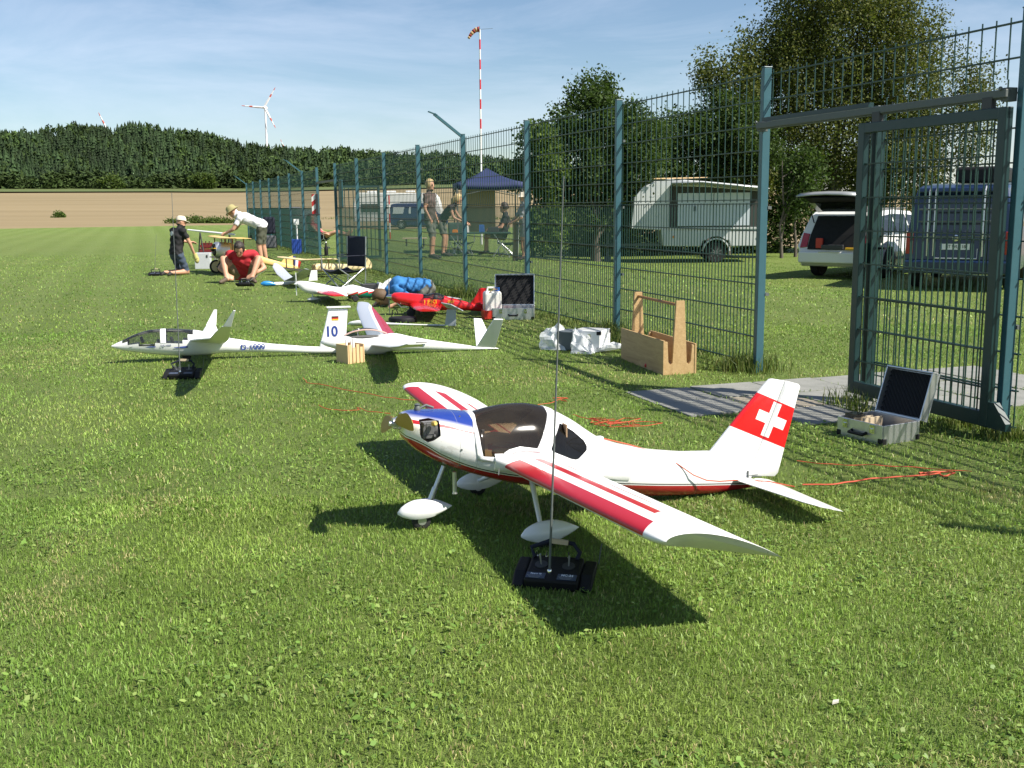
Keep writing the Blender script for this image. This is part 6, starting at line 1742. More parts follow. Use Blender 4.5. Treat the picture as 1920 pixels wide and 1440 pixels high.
# open aluminium case by the gate
def flight_case(loc, rz, label, W, Dp, H, lidang, m_in, m_out=M_alu, name='open_case', lidH=.06, foam=True):
    """x right, y back; lid hinged at the back edge"""
    t = empty(name, loc, rz, label, 'case')
    th = .008
    for nm, c, d in (('case_wall', (0, -Dp / 2, H / 2), (W, th, H)), ('case_wall', (0, Dp / 2, H / 2), (W, th, H)), ('case_wall', (-W / 2, 0, H / 2), (th, Dp - th - .001, H)), ('case_wall', (W / 2, 0, H / 2), (th, Dp - th - .001, H)), ('case_bottom', (0, 0, .006), (W - .01, Dp - .01, .01))):
        mb = MB(); mb.box(c, d); mb.build(nm, m_out, t, bevel=.0015)
    mb = MB(); mb.box((0, 0, .03), (W - .02, Dp - .02, .02)); mb.build('lining', m_in, t)
    for sx in (-1, 1):
        for sy in (-1, 1):
            for z in (.018, ):
                mb = MB(); mb.box((sx * (W / 2 - .012), sy * (Dp / 2 - .012), z), (.036, .036, .034)); mb.build('corner_guard', M_black, t, bevel=.006)
    mb = MB(); mb.tube([(-.05, -Dp / 2 - .004, H * .45), (-.05, -Dp / 2 - .03, H * .38), (.05, -Dp / 2 - .03, H * .38), (.05, -Dp / 2 - .004, H * .45)], .009, 8); mb.build('handle', M_black, t, smooth=True)
    for x in (-W * .3, W * .3):
        mb = MB(); mb.box((x, -Dp / 2 - .008, H * .75), (.035, .01, .05)); mb.box((x, -Dp / 2 - .014, H * .68), (.02, .008, .022)); mb.build('latch', M_chrome, t, bevel=.002)
    lid = empty('lid', (0, Dp / 2, H + .002), 0, parent=t); lid.rotation_euler = (R(lidang), 0, 0)
    # lid lies on the hinge line; local y forward = closed direction (-y)
    for nm, c, d, m_ in (('lid_top', (0, -Dp / 2, lidH), (W, Dp, .008), m_out), ('lid_edge', (0, -Dp + .004, lidH / 2), (W, .008, lidH - .009), m_out), ('lid_edge', (0, -.004, lidH / 2), (W, .008, lidH - .009), m_out), ('lid_edge', (-W / 2 + .004, -Dp / 2, lidH / 2), (.008, Dp - .018, lidH - .009), m_out), ('lid_edge', (W / 2 - .004, -Dp / 2, lidH / 2), (.008, Dp - .018, lidH - .009), m_out)):
        mb = MB(); mb.box(c, d); mb.build(nm, m_, lid, bevel=.0015)
    # egg-crate foam
    mb = MB(); nx, ny = 22, 16; rows = []
    for i in range(nx + 1):
        rows.append([(-W / 2 + .014 + (W - .028) * i / nx, -.014 - (Dp - .028) * j / ny, lidH - .018 - (.014 if (i + j) % 2 else 0)) for j in range(ny + 1)])
    mb.rings(rows, cap=False, closed=False); mb.build('lid_foam', m_in, lid, smooth=False)
    return t
M_foam = mat('charcoal_foam', (.018, .019, .021), .95, var=.4, scale=40)
cA, cB, cC = G(1572, 815), G(1652, 835), G(1724, 828)
ang = math.atan2(cB.y - cA.y, cB.x - cA.x)
Wc, Dc = (cB - cA).length, .40
ctr = cA.lerp(cB, .5) + Vector((math.cos(ang + R(90)), math.sin(ang + R(90)), 0)) * (.135)
cs = flight_case(ctr, ang, 'open aluminium case with foam lined lid in front of the gate', .32, .27, .105, -108, M_foam)
for k, (x, y, cc) in enumerate(((-.08, -.03, (.5, .35, .16)), (-.04, -.0, (.5, .35, .16)))):
    mb = MB(); mb.box((x, y, .07), (.01, .14, .07)); mb.build('divider', M_woodcut, cs)
mb = MB(); mb.box((-.11, -.06, .10), (.07, .08, .045)); o = mb.build('plastic_box', M_glass, cs)
# black lined open case further along the fence
cb_ = G(965, 600); 
bc = flight_case(Vector((.04, 12.15, 0)), R(-3), 'open silver case with black lining beside the fuel canister', .46, .36, .13, -100, M_foam, name='open_case')
bc.location = (.03, 12.05, 0)
# fuel canister standing in a red tray
fc = empty('fuel_canister', (-.215, 12.05, 0), R(10), 'white plastic fuel canister with blue cap next to the open case', 'canister')
M_hdpe = mat('milky_plastic', (.72, .71, .66), .45, var=.08, scale=6)
mb = MB(); mb.box((0, 0, .18), (.20, .15, .26)); mb.build('tank', M_hdpe, fc, bevel=.03, seg=3)
mb = MB(); mb.tube([(-.06, 0, .30), (-.05, 0, .35), (.02, 0, .35), (.03, 0, .30)], .014, 8); mb.build('handle', M_hdpe, fc, smooth=True)
mb = MB(); mb.cyl((.06, 0, .33), .025, .04); mb.build('cap', mat('blue_cap', (.03, .14, .5), .4), fc, bevel=.003)
mb = MB(); mb.tube([(.06, -.02, .33), (.0, -.09, .34), (-.09, -.05, .25), (-.1, -.06, .1)], .005, 6); mb.build('fuel_hose', mat('amber_hose', (.5, .3, .08), .3), fc, smooth=True)
ft = empty('red_tray', (-.20, 11.98, 0), R(10), 'red plastic tray under the white fuel canister', 'tray')
M_redpl = mat('red_plastic', (.5, .03, .015), .4, var=.1)
mb = MB(); mb.box((0, 0, .03), (.25, .19, .05)); mb.build('tray_base', M_redpl, ft, bevel=.008)
for sx in (-1, 1): mb = MB(); mb.box((sx * .122, 0, .075), (.008, .19, .06)); mb.build('tray_side', M_redpl, ft)
for sy in (-1, 1): mb = MB(); mb.box((0, sy * .092, .075), (.236, .008, .06)); mb.build('tray_side', M_redpl, ft)

# wooden carrying stand
A_, B_, C_ = G(1164, 673), G(1243, 704), G(1300, 698)
sa = math.atan2(B_.y - A_.y, B_.x - A_.x); sx_ = (B_ - A_).length; sy_ = .27
st = empty('wooden_stand', A_, sa, 'plywood carrying stand with tall handle posts by the fence', 'stand')
# x along the long side towards the camera, y to the right (fence side)
H1 = .26
mb = MB(); mb.box((sx_ / 2, .008, H1 / 2), (sx_, .014, H1)); mb.build('side_panel', M_wood, st, bevel=.001)
mb = MB(); mb.box((sx_ / 2, sy_ - .008, .115), (sx_, .014, .23)); mb.build('side_panel', M_wood, st, bevel=.001)
mb = MB(); mb.box((sx_ / 2, sy_ / 2, .03), (sx_ - .06, sy_ - .034, .012)); mb.build('bottom_board', M_wood, st)
for x in (.03, sx_ - .016):
    # end board with two U-shaped cradles and a tall tapered middle post
    u0, u1 = .016, sy_ - .016; mid = sy_ / 2
    prof = [(u0, 0), (u1, 0), (u1, .22), (u1 - .02, .22), (u1 - .028, .10), (u1 - .045, .075), (u1 - .062, .09), (mid + .052, .20), (mid + .033, .555), (mid - .033, .555), (mid - .052, .20), (u0 + .062, .09), (u0 + .045, .075), (u0 + .028, .10), (u0 + .02, .25), (u0, .25)]
    mb = MB(); mb.prism(prof, x - .012, x + .012, lambda u, v, t: (t, u, v)); mb.build('end_board', [M_wood], st, bevel=.001)
mb = MB(); mb.tube([(.03, mid, .52), (sx_ - .016, mid, .52)], .011, 10); mb.build('handle_bar', mat('red_brown_wood', (.30, .13, .04), .5, var=.2), st, smooth=True)
rb = G(1215, 691)
o = MB(); o.ball((0, 0, .025), .028, 12, sc=(1.1, .9, .8)); o.cyl((0, 0, .05), .012, .012); tag(o.build('toy_ball', M_redpl, smooth=True, loc=rb), 'small red plastic ball lying before the wooden stand', 'ball')
# aluminium case wrapped in clear plastic bags
pb = G(1092, 664)
cc_ = empty('wrapped_case', (pb.x - .02, pb.y + .28, 0), R(-28), 'closed white case half covered by plastic bags near the fence', 'case')
mb = MB(); mb.box((0.13, 0, .10), (.26, .24, .18)); mb.build('case_body', M_white, cc_, bevel=.006)
mb = MB(); mb.box((-.08, 0, .09), (.155, .22, .16)); mb.build('case_end', mat('slate_plastic', (.10, .12, .13), .5), cc_, bevel=.006)
for z in (.03, .17):
    for y in (-.105, .105): mb = MB(); mb.box((.245, y, z), (.035, .035, .035)); mb.build('corner_guard', M_black, cc_, bevel=.006)
mb = MB(); mb.tube([(-.157, -.05, .10), (-.18, -.04, .07), (-.18, .04, .07), (-.157, .05, .10)], .008, 8); mb.build('handle', M_black, cc_, smooth=True)
mb = MB(); mb.box((.16, -.123, .14), (.03, .008, .04)); mb.build('latch', M_chrome, cc_)
def bag_mat():
    m, nt, b = nodes('clear_film')
    b.inputs['Base Color'].default_value = (.82, .85, .86, 1); b.inputs['Roughness'].default_value = .18
    nz = nt.nodes.new('ShaderNodeTexNoise'); nz.inputs['Scale'].default_value = 14; nz.inputs['Detail'].default_value = 5
    tcn = nt.nodes.new('ShaderNodeTexCoord'); nt.links.new(tcn.outputs['Object'], nz.inputs['Vector'])
    mr = nt.nodes.new('ShaderNodeMapRange'); mr.inputs[1].default_value = .3; mr.inputs[2].default_value = .7; mr.inputs[3].default_value = .35; mr.inputs[4].default_value = .8
    nt.links.new(nz.outputs[0], mr.inputs[0]); nt.links.new(mr.outputs[0], b.inputs['Alpha'])
    bp = nt.nodes.new('ShaderNodeBump'); bp.inputs['Strength'].default_value = .8; nt.links.new(nz.outputs[0], bp.inputs['Height']); nt.links.new(bp.outputs[0], b.inputs['Normal'])
    return m
M_bag = bag_mat()
def plastic_bag(loc, rz, pts, seed, label):
    """thin film pulled over what is inside: creased facets between a few high corners"""
    rr = random.Random(seed); bm = bmesh.new()
    for p in pts: bm.verts.new(p)
    r_ = bmesh.ops.convex_hull(bm, input=bm.verts)
    bmesh.ops.delete(bm, geom=[v for v in bm.verts if not v.link_faces], context='VERTS')
    bmesh.ops.triangulate(bm, faces=bm.faces)
    bmesh.ops.subdivide_edges(bm, edges=bm.edges, cuts=3, use_grid_fill=True)
    bm.normal_update()
    for v in bm.verts:
        n = math.sin(v.co.x * 47 + seed) * math.sin(v.co.y * 53 + 2 * seed) + math.sin(v.co.z * 61 + v.co.x * 31)
        v.co += v.normal * (n * .010 - .006 + rr.uniform(-.006, .006)); v.co.z = max(.003, v.co.z)
    me = bpy.data.meshes.new('plastic_bag'); bm.to_mesh(me); bm.free(); me.materials.append(M_bag)
    me.polygons.foreach_set('use_smooth', [True] * len(me.polygons)); me.set_sharp_from_angle(angle=R(24))
    o = link('plastic_bag', me); o.location = loc; o.rotation_euler = (0, 0, rz); return tag(o, label, 'plastic bag')
plastic_bag(Vector((pb.x - .16, pb.y + .36, 0)), 0, [(-.2, -.05, 0), (-.18, .1, .02), (.08, .14, 0), (.1, -.12, 0), (-.05, -.16, 0), (-.21, 0, .10), (-.17, .05, .16), (-.03, .02, .23), (.02, .06, .20), (.08, -.05, .13), (.07, .1, .12), (-.1, -.12, .13)], 3, 'crumpled clear plastic bag at the left end of the white case')
plastic_bag(Vector((pb.x + .0, pb.y + .10, 0)), .25, [(-.12, -.06, 0), (.02, -.15, 0), (.14, -.05, 0), (.12, .08, 0), (-.08, .1, 0), (-.1, -.03, .12), (-.05, .03, .22), (-.02, .02, .20), (.06, .04, .15), (.11, 0, .11), (.0, -.11, .07)], 8, 'crumpled clear plastic bag hanging over the front of the white case')
o = MB(); sh = [(.0, 0), (.12, -.03), (.26, .0), (.30, .09), (.18, .14), (.05, .10)]; o.prism(sh, .004, .03, lambda u, v, k: (u + .2 * k, v, k + .05 * math.sin(9 * u))); tag(o.build('plastic_sheet', M_bag, loc=(pb.x + .10, pb.y + .05, 0)), 'flat scrap of clear plastic film beside the white case', 'plastic film')
# little wooden box with dowels in front of the sailplane fin
w0, w1, w2 = G(641, 675), G(664, 681.5), G(691, 678)
wb_ = empty('wooden_box', w1.lerp(w0, .5), math.atan2(w2.y - w1.y, w2.x - w1.x), 'small open pine box with slotted front before the sailplane fin', 'box')
bw, bd, bh = .155, .17, .155
for nm, c, d in (('box_side', (bw / 2, -.04, bh / 2), (.01, bd, bh)), ('box_side', (-bw / 2, -.04, bh / 2), (.01, bd, bh)), ('box_back', (0, bd / 2 - .045, bh / 2), (bw - .011, .01, bh)), ('box_bottom', (0, -.04, .008), (bw - .011, bd - .02, .01))):
    mb = MB(); mb.box(c, d); mb.build(nm, M_woodbox, wb_, bevel=.001)
for k in range(4):
    mb = MB(); mb.box((-bw / 2 + .024 + .036 * k, -.04 - bd / 2 + .006, bh / 2 - (.0 if k % 2 == 0 else .012)), (.028, .01, bh - (.0 if k % 2 == 0 else .024))); mb.build('front_slat', M_woodbox, wb_, bevel=.001)
for x, y, h in ((-.03, -.02, .19), (.02, -.05, .2), (.04, .01, .185)):
    mb = MB(); mb.tube([(x, y, .02), (x + .01, y, h)], .010, 8); mb.build('dowel', M_white, wb_, smooth=True)
# more transmitters
t2 = G(343, 709); transmitter(t2, R(4), 'black radio transmitter with whip antenna before the sailplane canopy', D(322, 362, t2.y + .1), detail=False)
t3 = G(292, 517); transmitter(t3, R(8), 'black radio transmitter lying left of the kneeling man', D(293, 440, t3.y + .1), detail=False)
t4 = D(460, 541, 16.65); t4.z = 0.05
transmitter(t4, R(180), 'dark radio transmitter in front of the sitting man in red', D(500, 505, t4.y + .3), detail=False)
# black disc shaped starter lying under the red model
o = empty('cable_drum', G(755, 604), 0, 'flat black drum with a carrying loop under the red model', 'drum')
mb = MB(); mb.lathe([(.10, 0), (.155, .005), (.16, .03), (.15, .055), (.03, .06)], (0, 0, 0), (0, 0, 1), 24); mb.build('drum_body', M_black, o, smooth=True)
mb = MB(); mb.tube([(-.12, 0, .04), (-.11, 0, .13), (-.07, 0, .15), (-.05, 0, .1)], .006, 8); mb.build('carry_loop', M_black, o, smooth=True)
# box of tools behind the white aerobatic model
o = empty('tool_box', D(692, 538, 14.95), R(20), 'grey open tool box behind the white aerobatic model', 'tool box'); o.location.z = 0
mb = MB(); mb.box((0, 0, .10), (.22, .16, .2)); mb.build('box_body', M_dark, o, bevel=.006)
mb = MB(); mb.box((.16, .02, .12), (.1, .15, .17), Matrix.Rotation(R(18), 3, 'Y')); mb.build('box_lid', M_hdpe, o, bevel=.006)
mb = MB(); mb.cyl((.24, .05, .16), .03, .05); mb.build('yellow_lid', M_yel, o)
# cooler case and drinks crate near the biplane
o = empty('storage_case', D(381, 489, 22.6), R(6), 'light grey storage case standing left of the biplane', 'case'); o.location.z = 0
mb = MB(); mb.box((0, 0, .17), (.32, .2, .34)); mb.build('case_body', mat('light_grey_paint', (.52, .54, .56), .45), o, bevel=.008)
for x in (-.10, .10): mb = MB(); mb.box((x, -.104, .27), (.03, .01, .05)); mb.build('latch', M_dark, o)
o = empty('drinks_crate', D(386, 461, 24.0), R(4), 'red drinks crate behind the light grey case', 'crate'); o.location.z = .30
mb = MB(); mb.box((0, 0, .04), (.26, .18, .08)); mb.box((0, .085, .1), (.26, .01, .2)); mb.box((0, -.085, .13), (.26, .01, .06)); mb.build('crate_shell', mat('maroon_plastic', (.17, .02, .02), .45), o, bevel=.004)
for k in range(3): mb = MB(); mb.lathe([(.03, 0), (.03, .13), (.012, .18), (.012, .22)], (-.08 + .08 * k, 0, .02), (0, 0, 1), 10); mb.build('bottle', mat('brown_glass', (.06, .025, .01), .2), o, smooth=True)
o = empty('work_table', D(389, 470, 24.0), R(4), 'low folding work table carrying the drinks crate', 'table'); o.location.z = 0
mb = MB(); mb.box((0, 0, .28), (.42, .3, .03)); mb.build('table_top', M_grey, o)
for sx in (-1, 1):
    for sy in (-1, 1): mb = MB(); mb.bar((sx * .19, sy * .13, 0), (sx * .17, sy * .12, .27), .02); mb.build('leg', M_alu, o)
# long white rod held between the men: a wing on a trestle
o = MB(); a_, b_ = D(352, 431, 23.6), D(440, 440, 23.2); o.tube([a_, a_.lerp(b_, .5), b_], [.018, .022, .022], 8); tag(o.build('white_pole', M_white, smooth=True), 'long white pole lying level between the two men', 'pole')
for k, px in enumerate((375, 430)):
    p = D(px, 434, 23.4); o = MB()
    for sg in (-1, 1): o.bar((p.x + .12 * sg, p.y - .1 * sg, 0), (p.x, p.y, p.z - .02), .02)
    o.bar((p.x - .06, p.y, p.z * .5), (p.x + .06, p.y, p.z * .5), .015)
    tag(o.build('trestle', M_dark), ('thin dark trestle under the left end of the white pole', 'thin dark trestle under the right end of the white pole')[k], 'trestle')
# blue box with white wind gauge mast, black bag rack
o = empty('battery_box', G(557, 476), R(14), 'blue box with short white mast and dial by the fence', 'box')
mb = MB(); mb.box((0, 0, .2), (.26, .22, .40)); mb.build('box_body', mat('royal_blue_paint', (.02, .06, .30), .4), o, bevel=.006)
mb = MB(); mb.tube([(0.02, 0, .4), (0.02, 0, .8)], .022, 8); mb.build('mast', M_white, o, smooth=True)
mb = MB(); mb.box((0.02, -.02, .87), (.15, .03, .15)); mb.cyl((0.02, -.04, .87), .05, .01, (0, 1, 0), 16, ); mb.build('dial', M_white, o)
o = empty('bag_rack', G(507, 470), R(10), 'black bags hanging on a dark frame behind the bending man', 'rack')
for x in (-.16, .16): mb = MB(); mb.bar((x * 1.25, 0, 0), (x * .9, 0, 1.0), .025); mb.build('leg', M_black, o)
mb = MB(); mb.box((0, 0, .74), (.34, .2, .5)); mb.build('bag', M_navy, o, bevel=.05)
mb = MB(); mb.box((0, -.02, .26), (.36, .24, .38)); mb.build('bag', mat('mesh_bag_grey', (.12, .13, .14), .8, c2=(.04, .04, .05), scale=30), o, bevel=.05)

# orange cords lying on the grass
def cord(label, pts, seed, r_=.0023, tangle=0, spread=.1):
    rr = random.Random(seed); P = [Vector(p) for p in pts]; Q = []
    for i in range(len(P) - 1):
        n = max(3, int((P[i + 1] - P[i]).length / .03))
        for k in range(n):
            q = P[i].lerp(P[i + 1], k / n); w = .009
            Q.append(q + Vector((rr.uniform(-w, w), rr.uniform(-w, w), rr.uniform(0, .008))))
    Q.append(P[-1])
    c = P[len(P) // 2]
    for k in range(tangle):
        q = c + Vector((rr.gauss(0, spread), rr.gauss(0, spread * .8), 0)); q.z = rr.uniform(.018, .04); Q.append(q)
    S = []
    for i in range(1, len(Q) - 1): S.append((Q[i - 1] + Q[i] * 2 + Q[i + 1]) / 4)
    mb = MB(); mb.tube(S, r_, 5); o = mb.build('tow_rope', M_cord, smooth=True); return tag(o, label.replace('cord', 'rope'), 'rope', 'orange ropes on the lawn')
gz = lambda px, py, z=.017: G(px, py) + Vector((0, 0, z))
cord('orange cord trailing over the grass left of the big model nose', [gz(568, 712), gz(575, 722), gz(610, 728), gz(650, 737), gz(690, 744), gz(730, 752), gz(800, 757)], 1, tangle=0)
cord('orange cord loop ending at the propeller of the big model', [gz(596, 764), gz(608, 772), gz(640, 775), gz(675, 776), gz(668, 770), gz(690, 778), gz(740, 782)], 2, tangle=0)
cord('small orange cord tangle behind the big model canopy', [gz(1000, 765), gz(1035, 762), gz(1050, 755), gz(1070, 752)], 3, tangle=14, spread=.05)
cord('orange cord tangle behind the big model rear deck', [gz(1070, 782), gz(1110, 795), gz(1150, 800), gz(1185, 806)], 4, tangle=46, spread=.12)
cord('thin orange cord lying straight to the right of the big rudder', [gz(1480, 872), gz(1560, 878), gz(1640, 880), gz(1720, 884), gz(1790, 890), gz(1838, 893)], 5, tangle=0)
cord('thick orange cord curving right behind the big tailplane', [gz(1490, 917), gz(1560, 917), gz(1620, 908), gz(1680, 902), gz(1740, 899), gz(1770, 894), gz(1755, 892), gz(1765, 901), gz(1800, 893)], 6, r_=.004, tangle=10, spread=.04)
# red safety cord slung over the big model
def over(px, py, y): 
    c = Vector((0, 0, CAM_H)); r_ = ray(px, py); d_ = Vector((math.cos(PSI), math.sin(PSI), 0)); n_ = Vector((d_.y, -d_.x, 0))
    t = (y - (c - PLX).dot(n_)) / r_.dot(n_); return c + r_ * t
pts = [over(1120, 822, .0), over(1180, 836, .0), over(1230, 852, .03), over(1270, 872, .07), over(1300, 893, .085), over(1325, 903, .085), over(1350, 905, .08), over(1390, 902, .06), over(1440, 905, .12), over(1490, 915, .2)]
pts = [p + Vector((0, 0, .006)) for p in pts]
mb = MB(); mb.tube(pts, .0026, 5); tag(mb.build('tow_rope', M_cord, smooth=True), 'thin red rope slung along the big model rear fuselage', 'rope', 'orange ropes on the lawn')
# scrap of pale paper in the grass
mb = MB(); mb.prism([(0, 0), (.017, .003), (.02, .012), (.006, .014)], 0, .005, lambda u, v, t: (u, v, t + .02 + .2 * u)); tag(mb.build('pebble', mat('pale_stone', (.62, .58, .5), .8), loc=G(1560, 1335)), 'pale pebble in the grass at lower right', 'stone')

# ================================================================== VEHICLES AND CAMP BEYOND THE FENCE
def side_body(prof, hw, n_in=1):
    """closed side outline (x, z) given width: two flanks and the skin between them"""
    n = len(prof); mb = MB()
    A = [(x, -hw(x, z), z) for x, z in prof]; B = [(x, hw(x, z), z) for x, z in prof]
    mb.add(A + B, [tuple(reversed(range(n))), tuple(range(n, 2 * n))] + [(i, (i + 1) % n, n + (i + 1) % n, n + i) for i in range(n)])
    return mb
def arch(cx, r_, z0, n=9):
    """wheel cut-out points along the sill from +x to -x"""
    a0 = math.asin(min(1, max(-1, (z0 - .32) / r_)))
    return [(cx + r_ * math.cos(a), .32 + r_ * math.sin(a)) for a in [a0 + (math.pi - 2 * a0) * i / (n - 1) for i in range(n)]]
def wheel(parent, x, y, r_, w=.2, rim=M_alu, spokes=7):
    sg = 1 if y > 0 else -1
    mb = MB(); mb.lathe([(r_ * .66, -w / 2), (r_ * .93, -w / 2), (r_, -w * .35), (r_, w * .35), (r_ * .93, w / 2), (r_ * .66, w / 2)], (x, y, r_), (0, 1, 0), 28); t = mb.build('wheel', M_rubber, parent, smooth=True, angle=35)
    mb = MB(); mb.lathe([(r_ * .6, -w * .3), (r_ * .68, -w * .46), (r_ * .68, w * .46), (r_ * .6, w * .3)], (x, y, r_), (0, 1, 0), 24)
    for k in range(spokes):
        a = 6.2831853 * k / spokes; mb.bar((x, y + sg * w * .38, r_), (x + math.cos(a) * r_ * .64, y + sg * w * .40, r_ + math.sin(a) * r_ * .64), .05 * r_ / .32, .03)
    mb.cyl((x, y + sg * w * .4, r_), r_ * .17, .03, (0, 1, 0), 12); mb.build('rim', rim, t)
    mb = MB(); mb.cyl((x, y + sg * w * .1, r_), r_ * .58, .02, (0, 1, 0), 20); mb.build('brake_disc', M_dark, t)
def quad_plate(parent, name, m, pts, th=.012, bevel=0.0): return plate(pts, th, name, m, parent, bevel)
GZ = -.42
M_carw = mat('white_car_paint', (.70, .70, .67), .25, var=.03, coat=.7)
M_navyp = mat('dark_blue_car_paint', (.012, .022, .075), .22, var=.08, coat=.8)
M_bluevan = mat('steel_blue_van_paint', (.010, .026, .075), .3, var=.08, coat=.4)
M_lampr = mat('red_lamp_glass', (.35, .01, .015), .15, coat=.6)
M_lampo = mat('orange_lamp_glass', (.6, .2, .02), .15, coat=.6)
M_lampw = mat('clear_lamp_glass', (.6, .6, .6), .1, metal=.3, coat=.6)
M_trim = mat('grey_trim', (.14, .14, .14), .6)
# ---- white estate car, tailgate open; x forward from the rear bumper
car = empty('estate_car', (7.12, 23.47, GZ), R(50.3), 'white estate car with its tailgate open behind the gate', 'car')
hwc = lambda x, z: (.86 if z < .95 else .86 - (z - .95) * .34) - (.06 if x < .05 else 0) - max(0, x - 4.1) * .25
prof = [(0.0, .40), (.0, .62), (.05, .72), (.12, .95), (.30, 1.38), (.42, 1.46), (1.6, 1.50), (2.6, 1.45), (3.35, 1.02), (4.3, .88), (4.62, .72), (4.66, .40), (4.5, .24)] + arch(3.75, .36, .24) + arch(.95, .36, .24) + [(.15, .26)]
# body without the tailgate area: outer shell split in flanks, roof, bonnet
mb = side_body(prof, hwc)
shell = mb.build('body', M_carw, car, bevel=.035, seg=3)
# flat black sheet on the closed back, painting the shade of the load bay
quad = [(-.004, -.62, .66), (-.004, .62, .66), (.30, .55, 1.36), (.30, -.55, 1.36)]
bay = MB(); bay.add([(-.015 + .0, -.64, .64), (-.015, .64, .64), (.105, .62, .96), (.285, .54, 1.37), (.285, -.54, 1.37), (.105, -.62, .96)], [(0, 1, 2, 5), (5, 2, 3, 4)]); bay.build('load_bay_shade', mat('bay_shade_black', (.006, .006, .007), .9), car)
quad_plate(car, 'rear_side_pillar', M_trim, [(.06, -.70, .92), (.25, -.60, 1.36), (.27, -.56, 1.37), (.10, -.645, .95)], .01)
for y, z, d, m_ in ((.36, .78, (.06, .16, .22), M_redpl), (-.4, .665, (.08, .3, .05), M_yel), (.05, .70, (.06, .5, .10), M_dark)):
    mb = MB(); mb.box((-.03 + (.03 if z > .7 else 0), y, z), d); mb.build('luggage', m_, car, bevel=.01)
mb = MB(); mb.box((-.03, 0, .47), (.10, 1.66, .26)); mb.build('bumper', M_carw, car, bevel=.04, seg=3)
mb = MB(); mb.box((-.085, .1, .585), (.012, .5, .02)); mb.build('bumper_strip', M_lampw, car)
for sg in (-1, 1):
    mb = MB(); mb.add([(.0, sg * .82, .68), (.0, sg * .66, .70), (.10, sg * .64, .98), (.14, sg * .80, 1.0), (.36, sg * .862, .93), (.2, sg * .868, .72)], [(0, 1, 2, 3), (0, 3, 4, 5)]); o = mb.build('tail_lamp', M_lampr, car); o.modifiers.new('s', 'SOLIDIFY').thickness = .02
    # side glass
    for a, b_, c_, d_ in (((.42, .99), (.62, 1.35), (1.30, 1.40), (1.28, 1.0)), ((1.36, 1.0), (1.38, 1.40), (2.12, 1.38), (2.14, 1.0)), ((2.22, 1.0), (2.20, 1.38), (2.55, 1.36), (3.0, 1.03))):
        quad_plate(car, 'side_window', M_carglass, [(q[0], sg * (hwc(q[0], q[1]) + .004), q[1]) for q in (a, b_, c_, d_)], .008)
    for x in (1.33, 2.18): mb = MB(); mb.box((x, sg * .862, .66), (.008, .006, .62)); mb.build('door_gap', M_trim, car)
    for x in (1.5, 2.36): mb = MB(); mb.box((x, sg * .872, .87), (.16, .025, .03)); mb.build('door_handle', M_carw, car, bevel=.008)
    mb = MB(); mb.box((1.5, sg * .60, 1.52), (2.0, .035, .03)); mb.build('roof_rail', M_trim, car, bevel=.01)
    mb = MB(); mb.box((2.1, sg * .868, .42), (1.9, .02, .06)); mb.build('side_strip', M_trim, car, bevel=.006)
    mb = MB(); mb.ball((2.75, sg * .96, 1.02), .09, 10, sc=(.6, 1, .75)); mb.build('wing_mirror', M_carw, car, smooth=True)
    wheel(car, .95, sg * .77, .325); wheel(car, 3.75, sg * .77, .325)
quad_plate(car, 'windscreen', M_carglass, [(2.66, -.62, 1.43), (2.66, .62, 1.43), (3.34, .74, 1.035), (3.34, -.74, 1.035)], .008)
tg = empty('tailgate', (.36, 0, 1.47), 0, parent=car); tg.rotation_euler = (0, R(0), 0)
T = [(0, .58, 0), (-.32, .62, .22), (-.78, .66, .40), (-1.0, .66, .34)]
rows = [[(x, -y, z), (x, -y * .5, z + .03), (x, 0, z + .04), (x, y * .5, z + .03), (x, y, z)] for x, y, z in T]
mb = MB(); mb.rings([r_ for r_ in rows], cap=False, closed=False); o = mb.build('gate_skin', mat('tailgate_grey', (.34, .35, .34), .3, metal=.3, var=.04, coat=.5), tg, smooth=True); o.modifiers.new('s', 'SOLIDIFY').thickness = .03  # tailgate skin is greyer than the white body
quad_plate(tg, 'gate_window', M_carglass, [(-.06, -.44, .005), (-.06, .44, .005), (-.36, .50, .19), (-.36, -.50, .19)], .02)
mb = MB(); mb.rings([[(x + .0, -y * .99, z - .04), (x + .0, y * .99, z - .04)] for x, y, z in T[1:]], cap=False, closed=False); mb.build('gate_lining', M_black, tg)
for sg in (-1, 1):
    mb = MB(); mb.bar((.22, sg * .60, 1.22), (-.15, sg * .58, 1.66), .018); mb.build('gas_strut', M_black, car)
# ---- steel blue camper van seen from behind
van = empty('camper_van', (8.35, 19.95, GZ), R(61), 'steel blue camper van with bicycle rack behind the gate', 'van')
hwv = lambda x, z: .95 - max(0, z - 1.0) * .17
prof = [(0, .42), (-.02, .6), (.0, 1.0), (.10, 1.75), (.22, 1.92), (.5, 1.97), (3.2, 1.97), (3.7, 1.82), (4.15, 1.28), (4.75, 1.05), (4.85, .5), (4.7, .28)] + arch(3.85, .38, .28) + arch(.95, .38, .28) + [(.1, .34)]
side_body(prof, hwv).build('body', M_bluevan, van, bevel=.05, seg=3)
quad_plate(van, 'rear_window', mat('dim_rear_glass', (.035, .042, .048), .12, var=.1, coat=.8), [(-.012, -.70, 1.10), (-.012, .70, 1.10), (.082, .66, 1.68), (.082, -.66, 1.68)], .012, .0)
mb = MB(); mb.box((.1, 0, 1.86), (.18, 1.5, .09), Matrix.Rotation(R(12), 3, 'Y')); mb.build('roof_spoiler', M_bluevan, van, bevel=.02)
mb = MB(); mb.box((-.05, 0, .45), (.14, 1.86, .24)); mb.build('bumper', M_bluevan, van, bevel=.03)
